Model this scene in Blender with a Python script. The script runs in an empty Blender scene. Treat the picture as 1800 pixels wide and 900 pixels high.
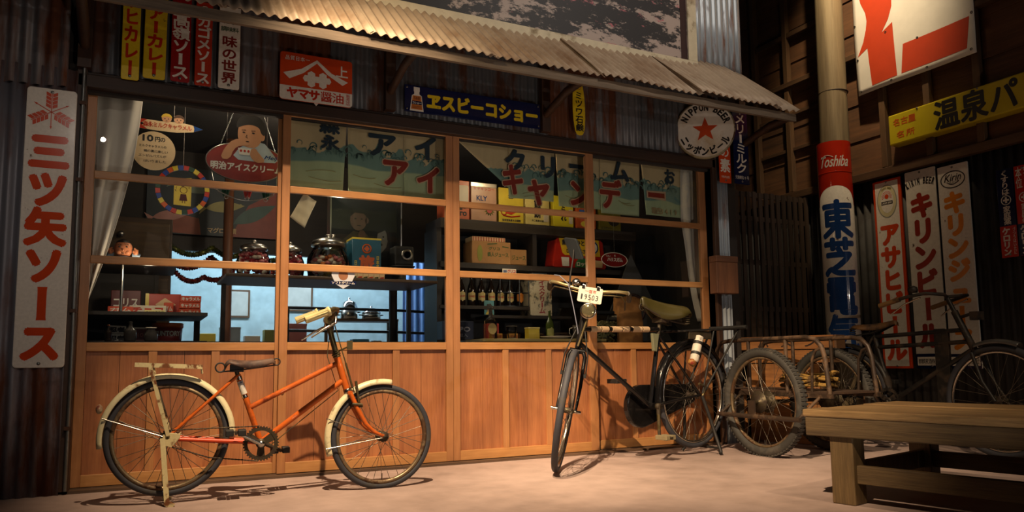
import bpy, bmesh, math, random
from mathutils import Vector, Matrix
R = math.radians
PI = math.pi
rnd = random.Random(7)
SC = bpy.context.scene
COL = SC.collection

# ---------------------------------------------------------------- camera
cam_d = bpy.data.cameras.new('camera')
cam_d.sensor_width = 36.0
cam_d.lens = 26.653
cam_d.shift_y = 47.4 / 1800.0
cam_d.clip_end = 100
cam = bpy.data.objects.new('camera', cam_d)
COL.objects.link(cam)
_F = Vector((0.44076733, 0.89173533, 0.10262683))
_Rt = Vector((0.89694941, -0.44197241, -0.01192261))
_U = Vector((-0.03472641, -0.09730618, 0.99464847))
cam.matrix_world = Matrix(((_Rt.x, _U.x, -_F.x, 0.0), (_Rt.y, _U.y, -_F.y, -4.905), (_Rt.z, _U.z, -_F.z, 0.70), (0, 0, 0, 1)))
SC.camera = cam

# ---------------------------------------------------------------- exposure, world, gallery lamps and added fill lights
SC.view_settings.view_transform = 'Standard'
SC.view_settings.look = 'None'
SC.view_settings.exposure = 0.0
SC.view_settings.gamma = 1.0
SC.view_settings.use_curve_mapping = False
world = bpy.data.worlds.new('dim_hall')
SC.world = world
world.use_nodes = True
world.node_tree.nodes['Background'].inputs[0].default_value = (0.55, 0.5, 0.52, 1)
world.node_tree.nodes['Background'].inputs[1].default_value = 0.02

def lamp(kind, name, loc, aim=None, power=100, color=(1, 0.72, 0.42), radius=0.05, angle=50, blend=0.4, size=(1, 1)):
    d = bpy.data.lights.new(name, kind)
    d.energy = power
    d.color = color
    if kind == 'SPOT':
        d.spot_size = R(angle)
        d.spot_blend = blend
        d.shadow_soft_size = radius
    elif kind == 'POINT':
        d.shadow_soft_size = radius
    elif kind == 'AREA':
        d.shape = 'RECTANGLE'
        d.size, d.size_y = size
    o = bpy.data.objects.new(name, d)
    COL.objects.link(o)
    o.location = loc
    if aim is not None:
        v = Vector(aim) - Vector(loc)
        o.rotation_euler = v.to_track_quat('-Z', 'Y').to_euler()
    return o

WARM = (1.0, 0.72, 0.45)
lamp('SPOT', 'spot_over_orange_bicycle', (0.60, -2.75, 4.6), (1.40, -0.40, 0.40), 2150, WARM, 0.03, 46, 1.0)
lamp('SPOT', 'spot_over_black_bicycle', (-0.9, -4.4, 5.1), (3.40, -0.8, 0.15), 4000, WARM, 0.03, 30, 1.0)
lamp('SPOT', 'spot_on_eave', (0.75, -1.15, 3.25), (1.30, -0.5, 2.65), 85, (1.0, 0.74, 0.46), 0.04, 95, 1.0)
lamp('SPOT', 'spot_on_billboard', (3.4, -3.2, 5.6), (3.4, 0.0, 3.4), 300, (1.0, 0.86, 0.72), 0.05, 62, 1.0)
lamp('SPOT', 'spot_on_wooden_wall', (4.75, -1.2, 5.6), (5.75, -0.62, 4.0), 620, (1.0, 0.76, 0.46), 0.05, 52, 1.0)
lamp('SPOT', 'spot_over_bench', (3.0, -4.8, 4.6), (4.0, -2.0, 0.4), 480, WARM, 0.05, 44, 1.0)
lamp('SPOT', 'hall_spot', (-0.55, -7.2, 4.0), (-0.3, 0, 1.4), 190, (1.0, 0.84, 0.72), 0.03, 22, 1.0)
lamp('SPOT', 'low_fill_spot', (5.05, -7.6, 1.75), (2.2, 0, 2.2), 110, (1.0, 0.86, 0.76), 0.02, 80, 0.9)  # added fill for the shop front, not a known hall lamp
lamp('SPOT', 'bounce_fill_left', (0.9, -3.3, 0.12), (0.75, 0, 2.45), 52, (1.0, 0.84, 0.70), 0.05, 70, 1.0)  # added uplight in place of light bounced off the floor
lamp('SPOT', 'bounce_fill_right', (2.6, -4.0, 0.12), (3.2, 0, 2.5), 88, (1.0, 0.84, 0.70), 0.05, 62, 1.0)  # second added uplight, imitating floor bounce on the awning signs
lamp('POINT', 'window_fill', (0.35, 0.24, 2.52), power=6, color=(1.0, 0.80, 0.55), radius=0.03)  # unseen fill added to brighten the hanging cards and curtain
lamp('POINT', 'shop_bulb', (1.05, 0.75, 2.25), power=16, color=(1.0, 0.82, 0.6), radius=0.05)
lamp('POINT', 'jar_fill', (1.22, 0.30, 1.76), power=3.5, color=(1.0, 0.82, 0.6), radius=0.03)  # added to brighten the sweets, no known bulb here
lamp('POINT', 'cabinet_fill', (0.05, 0.34, 1.30), power=3.0, color=(1.0, 0.8, 0.55), radius=0.03)  # unseen fill put in so the shelved boxes and doll show
lamp('POINT', 'tin_shelf_bulb', (2.75, 0.35, 2.3), power=7, color=(1.0, 0.75, 0.45), radius=0.05)
lamp('POINT', 'counter_fill', (2.85, 0.5, 1.42), power=3.0, color=(1.0, 0.78, 0.5), radius=0.03)  # added fill to lift the dark lower shelves and counter
lamp('AREA', 'back_room_light', (1.5, 3.0, 2.35), (1.5, 3.0, 0), 60, (0.78, 0.9, 1.0), size=(2.2, 0.3))  # unseen, lights the back room built in place of a reflection

# ---------------------------------------------------------------- colours and materials
def hexc(h):
    h = h.lstrip('#')
    out = []
    for i in (0, 2, 4):
        c = int(h[i:i + 2], 16) / 255.0
        out.append(c / 12.92 if c <= 0.04045 else ((c + 0.055) / 1.055) ** 2.4)
    return tuple(out)

_M = {}
def _base(name):
    m = bpy.data.materials.new(name)
    m.use_nodes = True
    nt = m.node_tree
    b = nt.nodes['Principled BSDF']
    return m, nt, b
def _n(nt, t, **kw):
    n = nt.nodes.new(t)
    for k, v in kw.items():
        if k in n.inputs: n.inputs[k].default_value = v
        else: setattr(n, k, v)
    return n
def _mix(nt, fac, a, b):
    m = nt.nodes.new('ShaderNodeMix'); m.data_type = 'RGBA'
    for sock, v in ((0, fac), (6, a), (7, b)):
        if hasattr(v, 'is_output'): nt.links.new(v, m.inputs[sock])
        else: m.inputs[sock].default_value = v if sock == 0 else (*v[:3], 1)
    return m.outputs[2]
def _ramp(nt, src, p0, p1, c0=(0, 0, 0), c1=(1, 1, 1)):
    r = nt.nodes.new('ShaderNodeValToRGB')
    r.color_ramp.elements[0].position = p0; r.color_ramp.elements[0].color = (*c0, 1)
    r.color_ramp.elements[1].position = p1; r.color_ramp.elements[1].color = (*c1, 1)
    nt.links.new(src, r.inputs[0])
    return r.outputs[0]
def _coords(nt, scale=(1, 1, 1)):
    tc = nt.nodes.new('ShaderNodeTexCoord'); mp = nt.nodes.new('ShaderNodeMapping')
    mp.inputs['Scale'].default_value = scale
    nt.links.new(tc.outputs['Object'], mp.inputs[0])
    return mp.outputs[0]
def _noise(nt, vec, scale, detail=4, rough=0.55, dist=0.0):
    n = nt.nodes.new('ShaderNodeTexNoise')
    n.inputs['Scale'].default_value = scale; n.inputs['Detail'].default_value = detail
    n.inputs['Roughness'].default_value = rough; n.inputs['Distortion'].default_value = dist
    nt.links.new(vec, n.inputs['Vector'])
    return n.outputs['Fac']
def _bump(nt, b, src, strength, dist=0.01):
    bp = nt.nodes.new('ShaderNodeBump')
    bp.inputs['Strength'].default_value = strength; bp.inputs['Distance'].default_value = dist
    nt.links.new(src, bp.inputs['Height']); nt.links.new(bp.outputs[0], b.inputs['Normal'])

def plain(name, c, rough=0.5, metal=0.0, var=0.18, scale=9.0, bump=0.0, coat=0.0):
    """a coat of one colour, slightly uneven"""
    if name in _M: return _M[name]
    c = hexc(c) if isinstance(c, str) else c
    m, nt, b = _base(name)
    v = _coords(nt)
    f = _noise(nt, v, scale)
    f = _ramp(nt, f, 0.3, 0.72)
    lo = tuple(x * (1 - var) for x in c); hi = tuple(min(1, x * (1 + var * 0.6)) for x in c)
    nt.links.new(_mix(nt, f, lo, hi), b.inputs['Base Color'])
    b.inputs['Roughness'].default_value = rough
    b.inputs['Metallic'].default_value = metal
    b.inputs['Coat Weight'].default_value = coat
    b.inputs['Coat Roughness'].default_value = 0.05
    if coat: b.inputs['Specular IOR Level'].default_value = 0.15
    if bump: _bump(nt, b, _noise(nt, v, scale * 7), bump, 0.004)
    _M[name] = m
    return m

def worn(name, c, c2, amount=0.5, scale=14.0, rough=0.5, metal=0.0, rough2=0.85, stretch=(1, 1, 1), bump=0.2, soft=0.08, coat=0.0):
    """a surface c with patches of c2 (rust, chips, dirt)"""
    if name in _M: return _M[name]
    c = hexc(c) if isinstance(c, str) else c
    c2 = hexc(c2) if isinstance(c2, str) else c2
    m, nt, b = _base(name)
    v = _coords(nt, stretch)
    f = _noise(nt, v, scale, 7, 0.62)
    g = _noise(nt, v, scale * 0.3, 3, 0.5)
    fm = nt.nodes.new('ShaderNodeMath'); fm.operation = 'ADD'
    nt.links.new(f, fm.inputs[0]); nt.links.new(g, fm.inputs[1])
    th = 1.36 - amount * 0.7
    mask = _ramp(nt, fm.outputs[0], max(0, (th - soft) / 2), min(1, (th + soft) / 2))
    # ramps read 0..1, so halve the sum first
    half = nt.nodes.new('ShaderNodeMath'); half.operation = 'MULTIPLY'; half.inputs[1].default_value = 0.5
    nt.links.new(fm.outputs[0], half.inputs[0])
    for l in list(nt.links):
        if l.to_node.type == 'VALTORGB': nt.links.remove(l)
    rn = [n for n in nt.nodes if n.type == 'VALTORGB'][0]
    nt.links.new(half.outputs[0], rn.inputs[0])
    h = _noise(nt, v, scale * 2.3, 4)
    ca = _mix(nt, h, tuple(x * 0.8 for x in c), tuple(min(1, x * 1.15) for x in c))
    cb = _mix(nt, h, tuple(x * 0.55 for x in c2), tuple(min(1, x * 1.3) for x in c2))
    nt.links.new(_mix(nt, mask, ca, cb), b.inputs['Base Color'])
    rr = nt.nodes.new('ShaderNodeMapRange'); rr.inputs[3].default_value = rough; rr.inputs[4].default_value = rough2
    nt.links.new(mask, rr.inputs[0]); nt.links.new(rr.outputs[0], b.inputs['Roughness'])
    mm = nt.nodes.new('ShaderNodeMapRange'); mm.inputs[3].default_value = metal; mm.inputs[4].default_value = metal * 0.1
    nt.links.new(mask, mm.inputs[0]); nt.links.new(mm.outputs[0], b.inputs['Metallic'])
    b.inputs['Coat Weight'].default_value = coat
    if coat: b.inputs['Specular IOR Level'].default_value = 0.15
    if bump: _bump(nt, b, f, bump, 0.004)
    _M[name] = m
    return m

def wood(name, dark, light, axis='z', scale=9.0, rough=0.55, bump=0.25, coat=0.0, long=0.07):
    if name in _M: return _M[name]
    dark = hexc(dark) if isinstance(dark, str) else dark
    light = hexc(light) if isinstance(light, str) else light
    m, nt, b = _base(name)
    st = [1, 1, 1]; st['xyz'.index(axis)] = long
    v = _coords(nt, tuple(st))
    f = _noise(nt, v, scale, 6, 0.6, 0.6)
    g = _noise(nt, v, scale * 7, 4, 0.7)
    a = nt.nodes.new('ShaderNodeMath'); a.operation = 'MULTIPLY_ADD'; a.inputs[1].default_value = 0.45
    nt.links.new(g, a.inputs[0])
    sc = nt.nodes.new('ShaderNodeMath'); sc.operation = 'MULTIPLY'; sc.inputs[1].default_value = 0.6
    nt.links.new(f, sc.inputs[0]); nt.links.new(sc.outputs[0], a.inputs[2])
    col = _ramp(nt, a.outputs[0], 0.32, 0.72, dark, light)
    # broad handling stains
    w = _ramp(nt, _noise(nt, _coords(nt), 2.2, 3), 0.35, 0.7, (0.72, 0.72, 0.72), (1, 1, 1))
    mx = nt.nodes.new('ShaderNodeMix'); mx.data_type = 'RGBA'; mx.blend_type = 'MULTIPLY'; mx.inputs[0].default_value = 1
    nt.links.new(col, mx.inputs[6]); nt.links.new(w, mx.inputs[7])
    nt.links.new(mx.outputs[2], b.inputs['Base Color'])
    b.inputs['Roughness'].default_value = rough
    b.inputs['Coat Weight'].default_value = coat
    b.inputs['Coat Roughness'].default_value = 0.25
    if bump: _bump(nt, b, a.outputs[0], bump, 0.003)
    _M[name] = m
    return m

def glass(name, tint=(1, 1, 1), gloss=1.0, rough=0.0):
    """thin pane: clear with a Fresnel reflection"""
    if name in _M: return _M[name]
    m = bpy.data.materials.new(name); m.use_nodes = True
    nt = m.node_tree; nt.nodes.clear()
    o = nt.nodes.new('ShaderNodeOutputMaterial'); mix = nt.nodes.new('ShaderNodeMixShader')
    t = nt.nodes.new('ShaderNodeBsdfTransparent'); t.inputs[0].default_value = (*tint, 1)
    g = nt.nodes.new('ShaderNodeBsdfGlossy'); g.inputs['Roughness'].default_value = rough
    fr = nt.nodes.new('ShaderNodeFresnel'); fr.inputs[0].default_value = 1.45
    mu = nt.nodes.new('ShaderNodeMath'); mu.operation = 'MULTIPLY'; mu.inputs[1].default_value = gloss
    nt.links.new(fr.outputs[0], mu.inputs[0]); nt.links.new(mu.outputs[0], mix.inputs[0])
    nt.links.new(t.outputs[0], mix.inputs[1]); nt.links.new(g.outputs[0], mix.inputs[2])
    nt.links.new(mix.outputs[0], o.inputs[0])
    _M[name] = m
    return m

# ---------------------------------------------------------------- mesh builder
class MB:
    def __init__(s):
        s.v = []; s.f = []; s.sm = []; s.mi = []; s.cur = 0
    def add(s, vs, fs, smooth=False, M=None):
        k = len(s.v)
        for p in vs:
            p = Vector(p)
            s.v.append(M @ p if M is not None else p)
        for f in fs:
            s.f.append([i + k for i in f]); s.sm.append(smooth); s.mi.append(s.cur)
        return s
    def box(s, x0, x1, y0, y1, z0, z1, M=None):
        vs = [(x, y, z) for x in (x0, x1) for y in (y0, y1) for z in (z0, z1)]
        return s.add(vs, [(0, 1, 3, 2), (4, 6, 7, 5), (0, 4, 5, 1), (2, 3, 7, 6), (0, 2, 6, 4), (1, 5, 7, 3)], False, M)
    def bar(s, a, b, w, h, up=(0, 0, 1)):
        """a straight bar from a to b, w wide and h tall"""
        a = Vector(a); b = Vector(b); d = (b - a).normalized(); up = Vector(up)
        if abs(d.dot(up)) > 0.98: up = Vector((1, 0, 0))
        e = d.cross(up).normalized(); u = e.cross(d).normalized()
        vs = [p + e * (w / 2 * i) + u * (h / 2 * j) for p in (a, b) for i, j in ((-1, -1), (1, -1), (1, 1), (-1, 1))]
        return s.add(vs, [(3, 2, 1, 0), (4, 5, 6, 7), (0, 1, 5, 4), (1, 2, 6, 5), (2, 3, 7, 6), (3, 0, 4, 7)])
    def tube(s, pts, r, n=8, closed=False, smooth=True, M=None, flat=1.0):
        pts = [Vector(p) for p in pts]
        m = len(pts)
        rs = r if isinstance(r, (list, tuple)) else [r] * m
        tang = []
        for i in range(m):
            a = pts[(i - 1) % m] if (closed or i > 0) else pts[i]
            b = pts[(i + 1) % m] if (closed or i < m - 1) else pts[i]
            tang.append((b - a).normalized())
        ref = Vector((0, 0, 1)) if abs(tang[0].z) < 0.9 else Vector((1, 0, 0))
        e = tang[0].cross(ref).normalized()
        vs = []; fs = []
        for i in range(m):
            e = (e - tang[i] * e.dot(tang[i]))
            e = e.normalized() if e.length > 1e-6 else tang[i].orthogonal().normalized()
            u = tang[i].cross(e)
            for k in range(n):
                t = 2 * PI * k / n
                vs.append(pts[i] + (e * math.cos(t) + u * (math.sin(t) * flat)) * rs[i])
        for i in range(m if closed else m - 1):
            for k in range(n):
                a = i * n + k; b = i * n + (k + 1) % n; c = ((i + 1) % m) * n + (k + 1) % n; d = ((i + 1) % m) * n + k
                fs.append((a, b, c, d))
        s.add(vs, fs, smooth, M)
        if not closed:
            s.add(vs[:n], [tuple(range(n - 1, -1, -1))], False, M); s.add(vs[-n:], [tuple(range(n))], False, M)
        return s
    def lathe(s, prof, n=24, M=None, smooth=True, sx=1.0, sy=1.0):
        """profile of (radius, height) turned round z"""
        vs = []; fs = []
        for r, h in prof:
            for k in range(n):
                t = 2 * PI * k / n
                vs.append((r * sx * math.cos(t), r * sy * math.sin(t), h))
        for i in range(len(prof) - 1):
            for k in range(n):
                fs.append((i * n + k, i * n + (k + 1) % n, (i + 1) * n + (k + 1) % n, (i + 1) * n + k))
        if prof[0][0] > 1e-5: fs.append(tuple(range(n - 1, -1, -1)))
        if prof[-1][0] > 1e-5: fs.append(tuple((len(prof) - 1) * n + k for k in range(n)))
        return s.add(vs, fs, smooth, M)
    def prism(s, poly, z0, z1, M=None, smooth=False):
        n = len(poly)
        area = sum(poly[i][0] * poly[(i + 1) % n][1] - poly[(i + 1) % n][0] * poly[i][1] for i in range(n))
        if area < 0: poly = poly[::-1]
        vs = [(x, y, z0) for x, y in poly] + [(x, y, z1) for x, y in poly]
        fs = [tuple(range(n - 1, -1, -1)), tuple(range(n, 2 * n))]
        fs += [(i, (i + 1) % n, n + (i + 1) % n, n + i) for i in range(n)]
        return s.add(vs, fs, smooth, M)
    def face(s, poly, z, M=None):
        n = len(poly)
        area = sum(poly[i][0] * poly[(i + 1) % n][1] - poly[(i + 1) % n][0] * poly[i][1] for i in range(n))
        if area < 0: poly = poly[::-1]
        return s.add([(x, y, z) for x, y in poly], [tuple(range(n))], False, M)
    def torus(s, Rr, r, nu=48, nv=10, M=None, flat=1.0):
        """ring round z"""
        vs = []; fs = []
        for i in range(nu):
            a = 2 * PI * i / nu
            for k in range(nv):
                t = 2 * PI * k / nv
                rr = Rr + r * math.cos(t)
                vs.append((rr * math.cos(a), rr * math.sin(a), r * flat * math.sin(t)))
        for i in range(nu):
            for k in range(nv):
                fs.append((i * nv + k, ((i + 1) % nu) * nv + k, ((i + 1) % nu) * nv + (k + 1) % nv, i * nv + (k + 1) % nv))
        return s.add(vs, fs, True, M)
    def ball(s, c, r, nu=20, nv=12, M=None):
        r = r if isinstance(r, (tuple, list)) else (r, r, r)
        vs = [(c[0], c[1], c[2] - r[2])]; fs = []
        for i in range(1, nv):
            p = -PI / 2 + PI * i / nv
            for k in range(nu):
                t = 2 * PI * k / nu
                vs.append((c[0] + r[0] * math.cos(p) * math.cos(t), c[1] + r[1] * math.cos(p) * math.sin(t), c[2] + r[2] * math.sin(p)))
        vs.append((c[0], c[1], c[2] + r[2])); last = len(vs) - 1
        for k in range(nu):
            fs.append((0, 1 + (k + 1) % nu, 1 + k)); fs.append((last, last - nu + k, last - nu + (k + 1) % nu))
        for i in range(nv - 2):
            for k in range(nu):
                a = 1 + i * nu
                fs.append((a + k, a + (k + 1) % nu, a + nu + (k + 1) % nu, a + nu + k))
        return s.add(vs, fs, True, M)
    def grid(s, fn, nu, nv, smooth=True, M=None):
        vs = [fn(i / nu, j / nv) for i in range(nu + 1) for j in range(nv + 1)]
        w = nv + 1
        fs = [(i * w + j, (i + 1) * w + j, (i + 1) * w + j + 1, i * w + j + 1) for i in range(nu) for j in range(nv)]
        return s.add(vs, fs, smooth, M)
    def build(s, name, mats, parent=None, loc=None, bevel=0.0, solid=0.0, seg=2, label=None):
        me = bpy.data.meshes.new(name)
        me.from_pydata([tuple(v) for v in s.v], [], s.f)
        me.polygons.foreach_set('use_smooth', s.sm)
        me.polygons.foreach_set('material_index', s.mi)
        for m in (mats if isinstance(mats, (list, tuple)) else [mats]): me.materials.append(m)
        me.update()
        o = bpy.data.objects.new(name, me)
        COL.objects.link(o)
        if parent is not None: o.parent = parent
        if loc is not None: o.location = loc
        if solid:
            md = o.modifiers.new('thickness', 'SOLIDIFY'); md.thickness = solid; md.offset = 0
        if bevel:
            md = o.modifiers.new('soft_edges', 'BEVEL'); md.width = bevel; md.segments = seg; md.limit_method = 'ANGLE'; md.angle_limit = R(50)
        if label: o['label'] = label
        return o

def tag(o, label=None, cat=None, group=None, kind=None):
    if label: o['label'] = label
    if cat: o['category'] = cat
    if group: o['group'] = group
    if kind: o['kind'] = kind
    return o
def thing(name, label, cat, M=None, group=None, kind=None):
    o = bpy.data.objects.new(name, None)
    COL.objects.link(o)
    o.empty_display_size = 0.1
    if M is not None:
        if isinstance(M, Matrix): o.matrix_world = M
        else: o.location = M
    return tag(o, label, cat, group, kind)
def struct(name, M=None):
    o = bpy.data.objects.new(name, None); COL.objects.link(o)
    if M is not None: o.location = M
    o['kind'] = 'structure'
    return o
def copy_tree(o, parent=None):
    c = o.copy(); COL.objects.link(c)
    if parent is not None: c.parent = parent
    for ch in list(o.children): copy_tree(ch, c)
    return c
def frame(o, ex, ey):
    ex = Vector(ex).normalized(); ey = Vector(ey).normalized(); ez = ex.cross(ey)
    return Matrix(((ex.x, ey.x, ez.x, o[0]), (ex.y, ey.y, ez.y, o[1]), (ex.z, ey.z, ez.z, o[2]), (0, 0, 0, 1)))
def FAC(x, z, y=0.0, tilt=0.0):
    """frame on the shop front: x to the right, y up, z towards the street"""
    return frame((x, y, z), (math.cos(tilt), 0, math.sin(tilt)), (-math.sin(tilt), 0, math.cos(tilt)))
def RWL(y, z, x=5.72):
    """frame on the right-hand wall"""
    return frame((x, y, z), (0, -1, 0), (0, 0, 1))
def rrect(w, h, r, y0=0.0, n=4):
    """rounded rectangle, centred in x, standing on y0"""
    r = min(r, w / 2 - 1e-4, h / 2 - 1e-4)
    out = []
    for cx, cy, a0 in ((w / 2 - r, y0 + h - r, 0), (-w / 2 + r, y0 + h - r, 90), (-w / 2 + r, y0 + r, 180), (w / 2 - r, y0 + r, 270)):
        for k in range(n + 1):
            a = R(a0 + 90 * k / n)
            out.append((cx + r * math.cos(a), cy + r * math.sin(a)))
    return out
def ellipse(cx, cy, rx, ry, n=40, a0=0, a1=360):
    return [(cx + rx * math.cos(R(a0 + (a1 - a0) * k / n)), cy + ry * math.sin(R(a0 + (a1 - a0) * k / n))) for k in range(n if abs(a1 - a0) == 360 else n + 1)]

def soft(poly, it=2):
    for _ in range(it):
        q = []
        for i, a in enumerate(poly):
            b = poly[(i + 1) % len(poly)]
            q += [(a[0] * 0.75 + b[0] * 0.25, a[1] * 0.75 + b[1] * 0.25), (a[0] * 0.25 + b[0] * 0.75, a[1] * 0.25 + b[1] * 0.75)]
        poly = q
    return poly

# ---------------------------------------------------------------- lettering (built-in font outlines turned into mesh)
_cu = bpy.data.curves.new('lettering', 'FONT'); _cu.resolution_u = 3
_to = bpy.data.objects.new('lettering_source', _cu)
_G = {}
def glyph(s, shear=0.0):
    k = (s, shear)
    if k not in _G:
        _cu.body = s; _cu.shear = shear
        me = _to.to_mesh()
        vs = [(v.co.x, v.co.y) for v in me.vertices]
        fs = [tuple(p.vertices) for p in me.polygons]
        out = []
        for f in fs:
            a = sum(vs[f[i]][0] * vs[f[(i + 1) % len(f)]][1] - vs[f[(i + 1) % len(f)]][0] * vs[f[i]][1] for i in range(len(f)))
            out.append(f if a >= 0 else f[::-1])
        xs = [v[0] for v in vs] or [0, 1]; ys = [v[1] for v in vs] or [0, 1]
        _to.to_mesh_clear()
        _G[k] = (vs, out, (min(xs), max(xs), min(ys), max(ys)))
    return _G[k]
def _ink(mb, pts, fs, bx, by, z, M, warp):
    """lay a flat outline down; heavy strokes are built up from shifted copies"""
    if warp:
        bmv = bmesh.new(); vv = [bmv.verts.new((x, y, 0)) for x, y in pts]
        for f in fs:
            try: bmv.faces.new([vv[i] for i in f])
            except ValueError: pass
        xs = [p[0] for p in pts]; x = min(xs) + 0.015
        while x < max(xs):
            bmesh.ops.bisect_plane(bmv, geom=bmv.verts[:] + bmv.edges[:] + bmv.faces[:], plane_co=(x, 0, 0), plane_no=(1, 0, 0)); x += 0.015
        idx = {v: i for i, v in enumerate(bmv.verts)}
        fs = [tuple(idx[q] for q in f.verts) for f in bmv.faces]; pts = [(v.co.x, v.co.y) for v in bmv.verts]
        bmv.free()
    steps = [(0, 0)] if bx < 1e-5 else [(0, 0)] + [(math.cos(k * PI / 4), math.sin(k * PI / 4)) for k in range(8)]
    for i, (dx, dy) in enumerate(steps):
        o = [(x + dx * bx, y + dy * by, z - 0.00002 * i) for x, y in pts]
        if warp: o = [warp(*p) for p in o]
        mb.add(o, fs, False, M)
def fit(mb, s, x0, x1, y0, y1, z=0.0, bold=0.02, shear=0.0, M=None, warp=None, turn=0):
    """the string s scaled to fill the box"""
    vs, fs, (a, b, c, d) = glyph(s, shear)
    b = b if b > a else a + 1; d = d if d > c else c + 1
    bw = min(bold * (y1 - y0), (x1 - x0) * 0.2) if not turn and s != 'ー' else 0
    x0 += bw; x1 -= bw; y0 += bw; y1 -= bw
    o = []
    for x, y in vs:
        u = (x - a) / (b - a); v = (y - c) / (d - c)
        if turn: u, v = v, 1 - u
        o.append((x0 + u * (x1 - x0), y0 + v * (y1 - y0)))
    _ink(mb, o, fs, bw, bw, z, M, warp)
def em(mb, ch, cx, cy, w, h, z=0.0, bold=0.02, M=None, warp=None, shear=0.0):
    """one full-width character in a cell of w by h about (cx, cy)"""
    vs, fs, _b = glyph(ch, shear)
    o = [(cx + (x - 0.5) * w, cy + (y - 0.38) * h) for x, y in vs]
    bw = bold * min(w, h)
    _ink(mb, o, fs, bw, bw, z, M, warp)
def column(mb, s, cx, y1, y0, w, z=0.0, bold=0.03, grow=1.1, M=None, warp=None):
    """s set upright, from y1 at the top down to y0"""
    n = len(s); h = (y1 - y0) / n
    for i, ch in enumerate(s):
        cy = y1 - h * (i + 0.5)
        if ch in 'ー～':
            fit(mb, 'ー', cx - w * 0.12, cx + w * 0.12, cy - h * 0.43, cy + h * 0.43, z, bold, 0, M, warp, turn=1)
        elif ch != ' ':
            em(mb, ch, cx, cy, w * grow, h * grow, z, bold, M, warp)
def row(mb, s, x0, x1, cy, h, z=0.0, bold=0.03, grow=1.08, M=None, warp=None):
    n = len(s); w = (x1 - x0) / n
    for i, ch in enumerate(s):
        if ch != ' ': em(mb, ch, x0 + w * (i + 0.5), cy, w * grow, h * grow, z, bold, M, warp)
def screw(parent, x, y, z=0.0, r=0.009, m=None):
    mb = MB(); mb.lathe([(r, 0), (r, 0.003), (r * 0.5, 0.005), (0, 0.005)], 10, Matrix.Translation((x, y, z)))
    return mb.build('screw', m or plain('zinc', '#8a8a86', 0.35, 0.9), parent)
# ================================================================ STRUCTURE
m_floor = worn('sanded_floor', '#a5918a', '#8f7c74', 0.45, 3.0, 0.85, 0, 0.9, bump=0.25, soft=0.3)
m_iron_dark = worn('old_iron_sheet', '#5a5c60', '#4a2a18', 0.42, 5.0, 0.5, 0.35, 0.85, (1.6, 1.6, 0.5))
m_iron_rusty = worn('rusty_iron_sheet', '#6e6e72', '#5c3218', 0.55, 4.0, 0.5, 0.3, 0.85, (1.8, 1.8, 0.3))
m_iron_blue = worn('blue_grey_iron_sheet', '#9aa3ab', '#7d4a28', 0.38, 6.0, 0.42, 0.3, 0.85, (2.2, 2.2, 0.35))
m_iron_black = worn('black_iron_sheet', '#2e2c2b', '#241f1b', 0.4, 5.0, 0.75, 0.1, 0.85)
m_zinc_roof = worn('pale_iron_roof', '#b4a089', '#7c5a3c', 0.25, 7.0, 0.6, 0.15, 0.85, (1, 0.6, 0.6), soft=0.25)
m_frame = wood('dark_frame_wood', '#1c110a', '#3d2616', 'x', 8)
m_frame_v = wood('dark_post_wood', '#23150c', '#4a2f1c', 'z', 8)
m_door_h = wood('door_rail_wood', '#a06a3c', '#c9965c', 'x', 8, 0.45, 0.15)
m_door_v = wood('door_stile_wood', '#94603a', '#b98352', 'z', 8, 0.45, 0.15)
m_door_p = wood('door_panel_wood', '#7d472a', '#b5774a', 'z', 13, 0.5, 0.3, 0, 0.05)
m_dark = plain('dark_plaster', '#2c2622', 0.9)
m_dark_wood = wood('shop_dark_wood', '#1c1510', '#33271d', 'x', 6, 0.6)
m_pane = glass('window_glass', (0.96, 0.98, 0.98), 0.8)

def corr(mb, w, h, pitch=0.0635, amp=0.008, seg=10, nv=4, M=None, wob=0.0, ph=0.0, jag=0.0, rr=None):
    """corrugated sheet in the local x-y plane, waves running along y"""
    nu = int(w / pitch * seg)
    jg = {}
    def fn(u, v):
        x = u * w
        z = amp * math.sin(2 * PI * x / pitch + ph) + wob * math.sin(5 * u + 3 * v + ph)
        y = v * h
        if jag and v == 0: y += jag * math.sin(x * 9 + ph) + jag * 0.5 * math.sin(x * 23)
        return (x, y, z)
    mb.grid(fn, nu, nv, True, M)

# floor
mb = MB(); mb.grid(lambda u, v: (-4 + 13 * u, -8 + 12.5 * v, 0), 2, 2, False)
mb.build('floor', m_floor)['kind'] = 'structure'

# corrugated shop front above the doors, in sheets
w = struct('wall_front')
x = -0.36
for i, (wd, m) in enumerate(((0.84, m_iron_dark), (0.62, m_iron_rusty), (0.86, m_iron_dark), (0.74, m_iron_dark), (0.9, m_iron_rusty), (0.85, m_iron_dark))):
    mb = MB(); corr(mb, min(wd, 4.5 - x) + 0.01, 0.95, M=FAC(x, 2.36, 0.035 + 0.004 * (i % 2)), ph=i)
    mb.build('iron_sheet', m, w, solid=0.002)
    x += wd
mb = MB(); mb.box(-0.4, 4.70, 0.06, 0.1, 2.3, 3.3); mb.build('backing', m_dark, w)
mb = MB(); mb.box(-2.5, 4.70, 0.04, 0.08, 3.1, 5.2); mb.build('upper_backing', m_dark, w)
# bright rusty upper sheet beside the billboard
mb = MB(); corr(mb, 0.56, 1.9, 0.0635, 0.008, 8, M=FAC(4.165, 3.14, 0.0)); mb.build('iron_sheet', m_iron_blue, w, solid=0.002)
# narrow pale strip right of the doors
mb = MB(); corr(mb, 0.135, 2.42, 0.045, 0.008, 8, M=FAC(4.38, 0.0, 0.02)); mb.build('iron_sheet', m_iron_blue, w, solid=0.002)
mb = MB(); mb.box(4.34, 4.52, 0.03, 0.12, 0, 2.4); mb.build('backing', m_dark, w)

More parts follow.
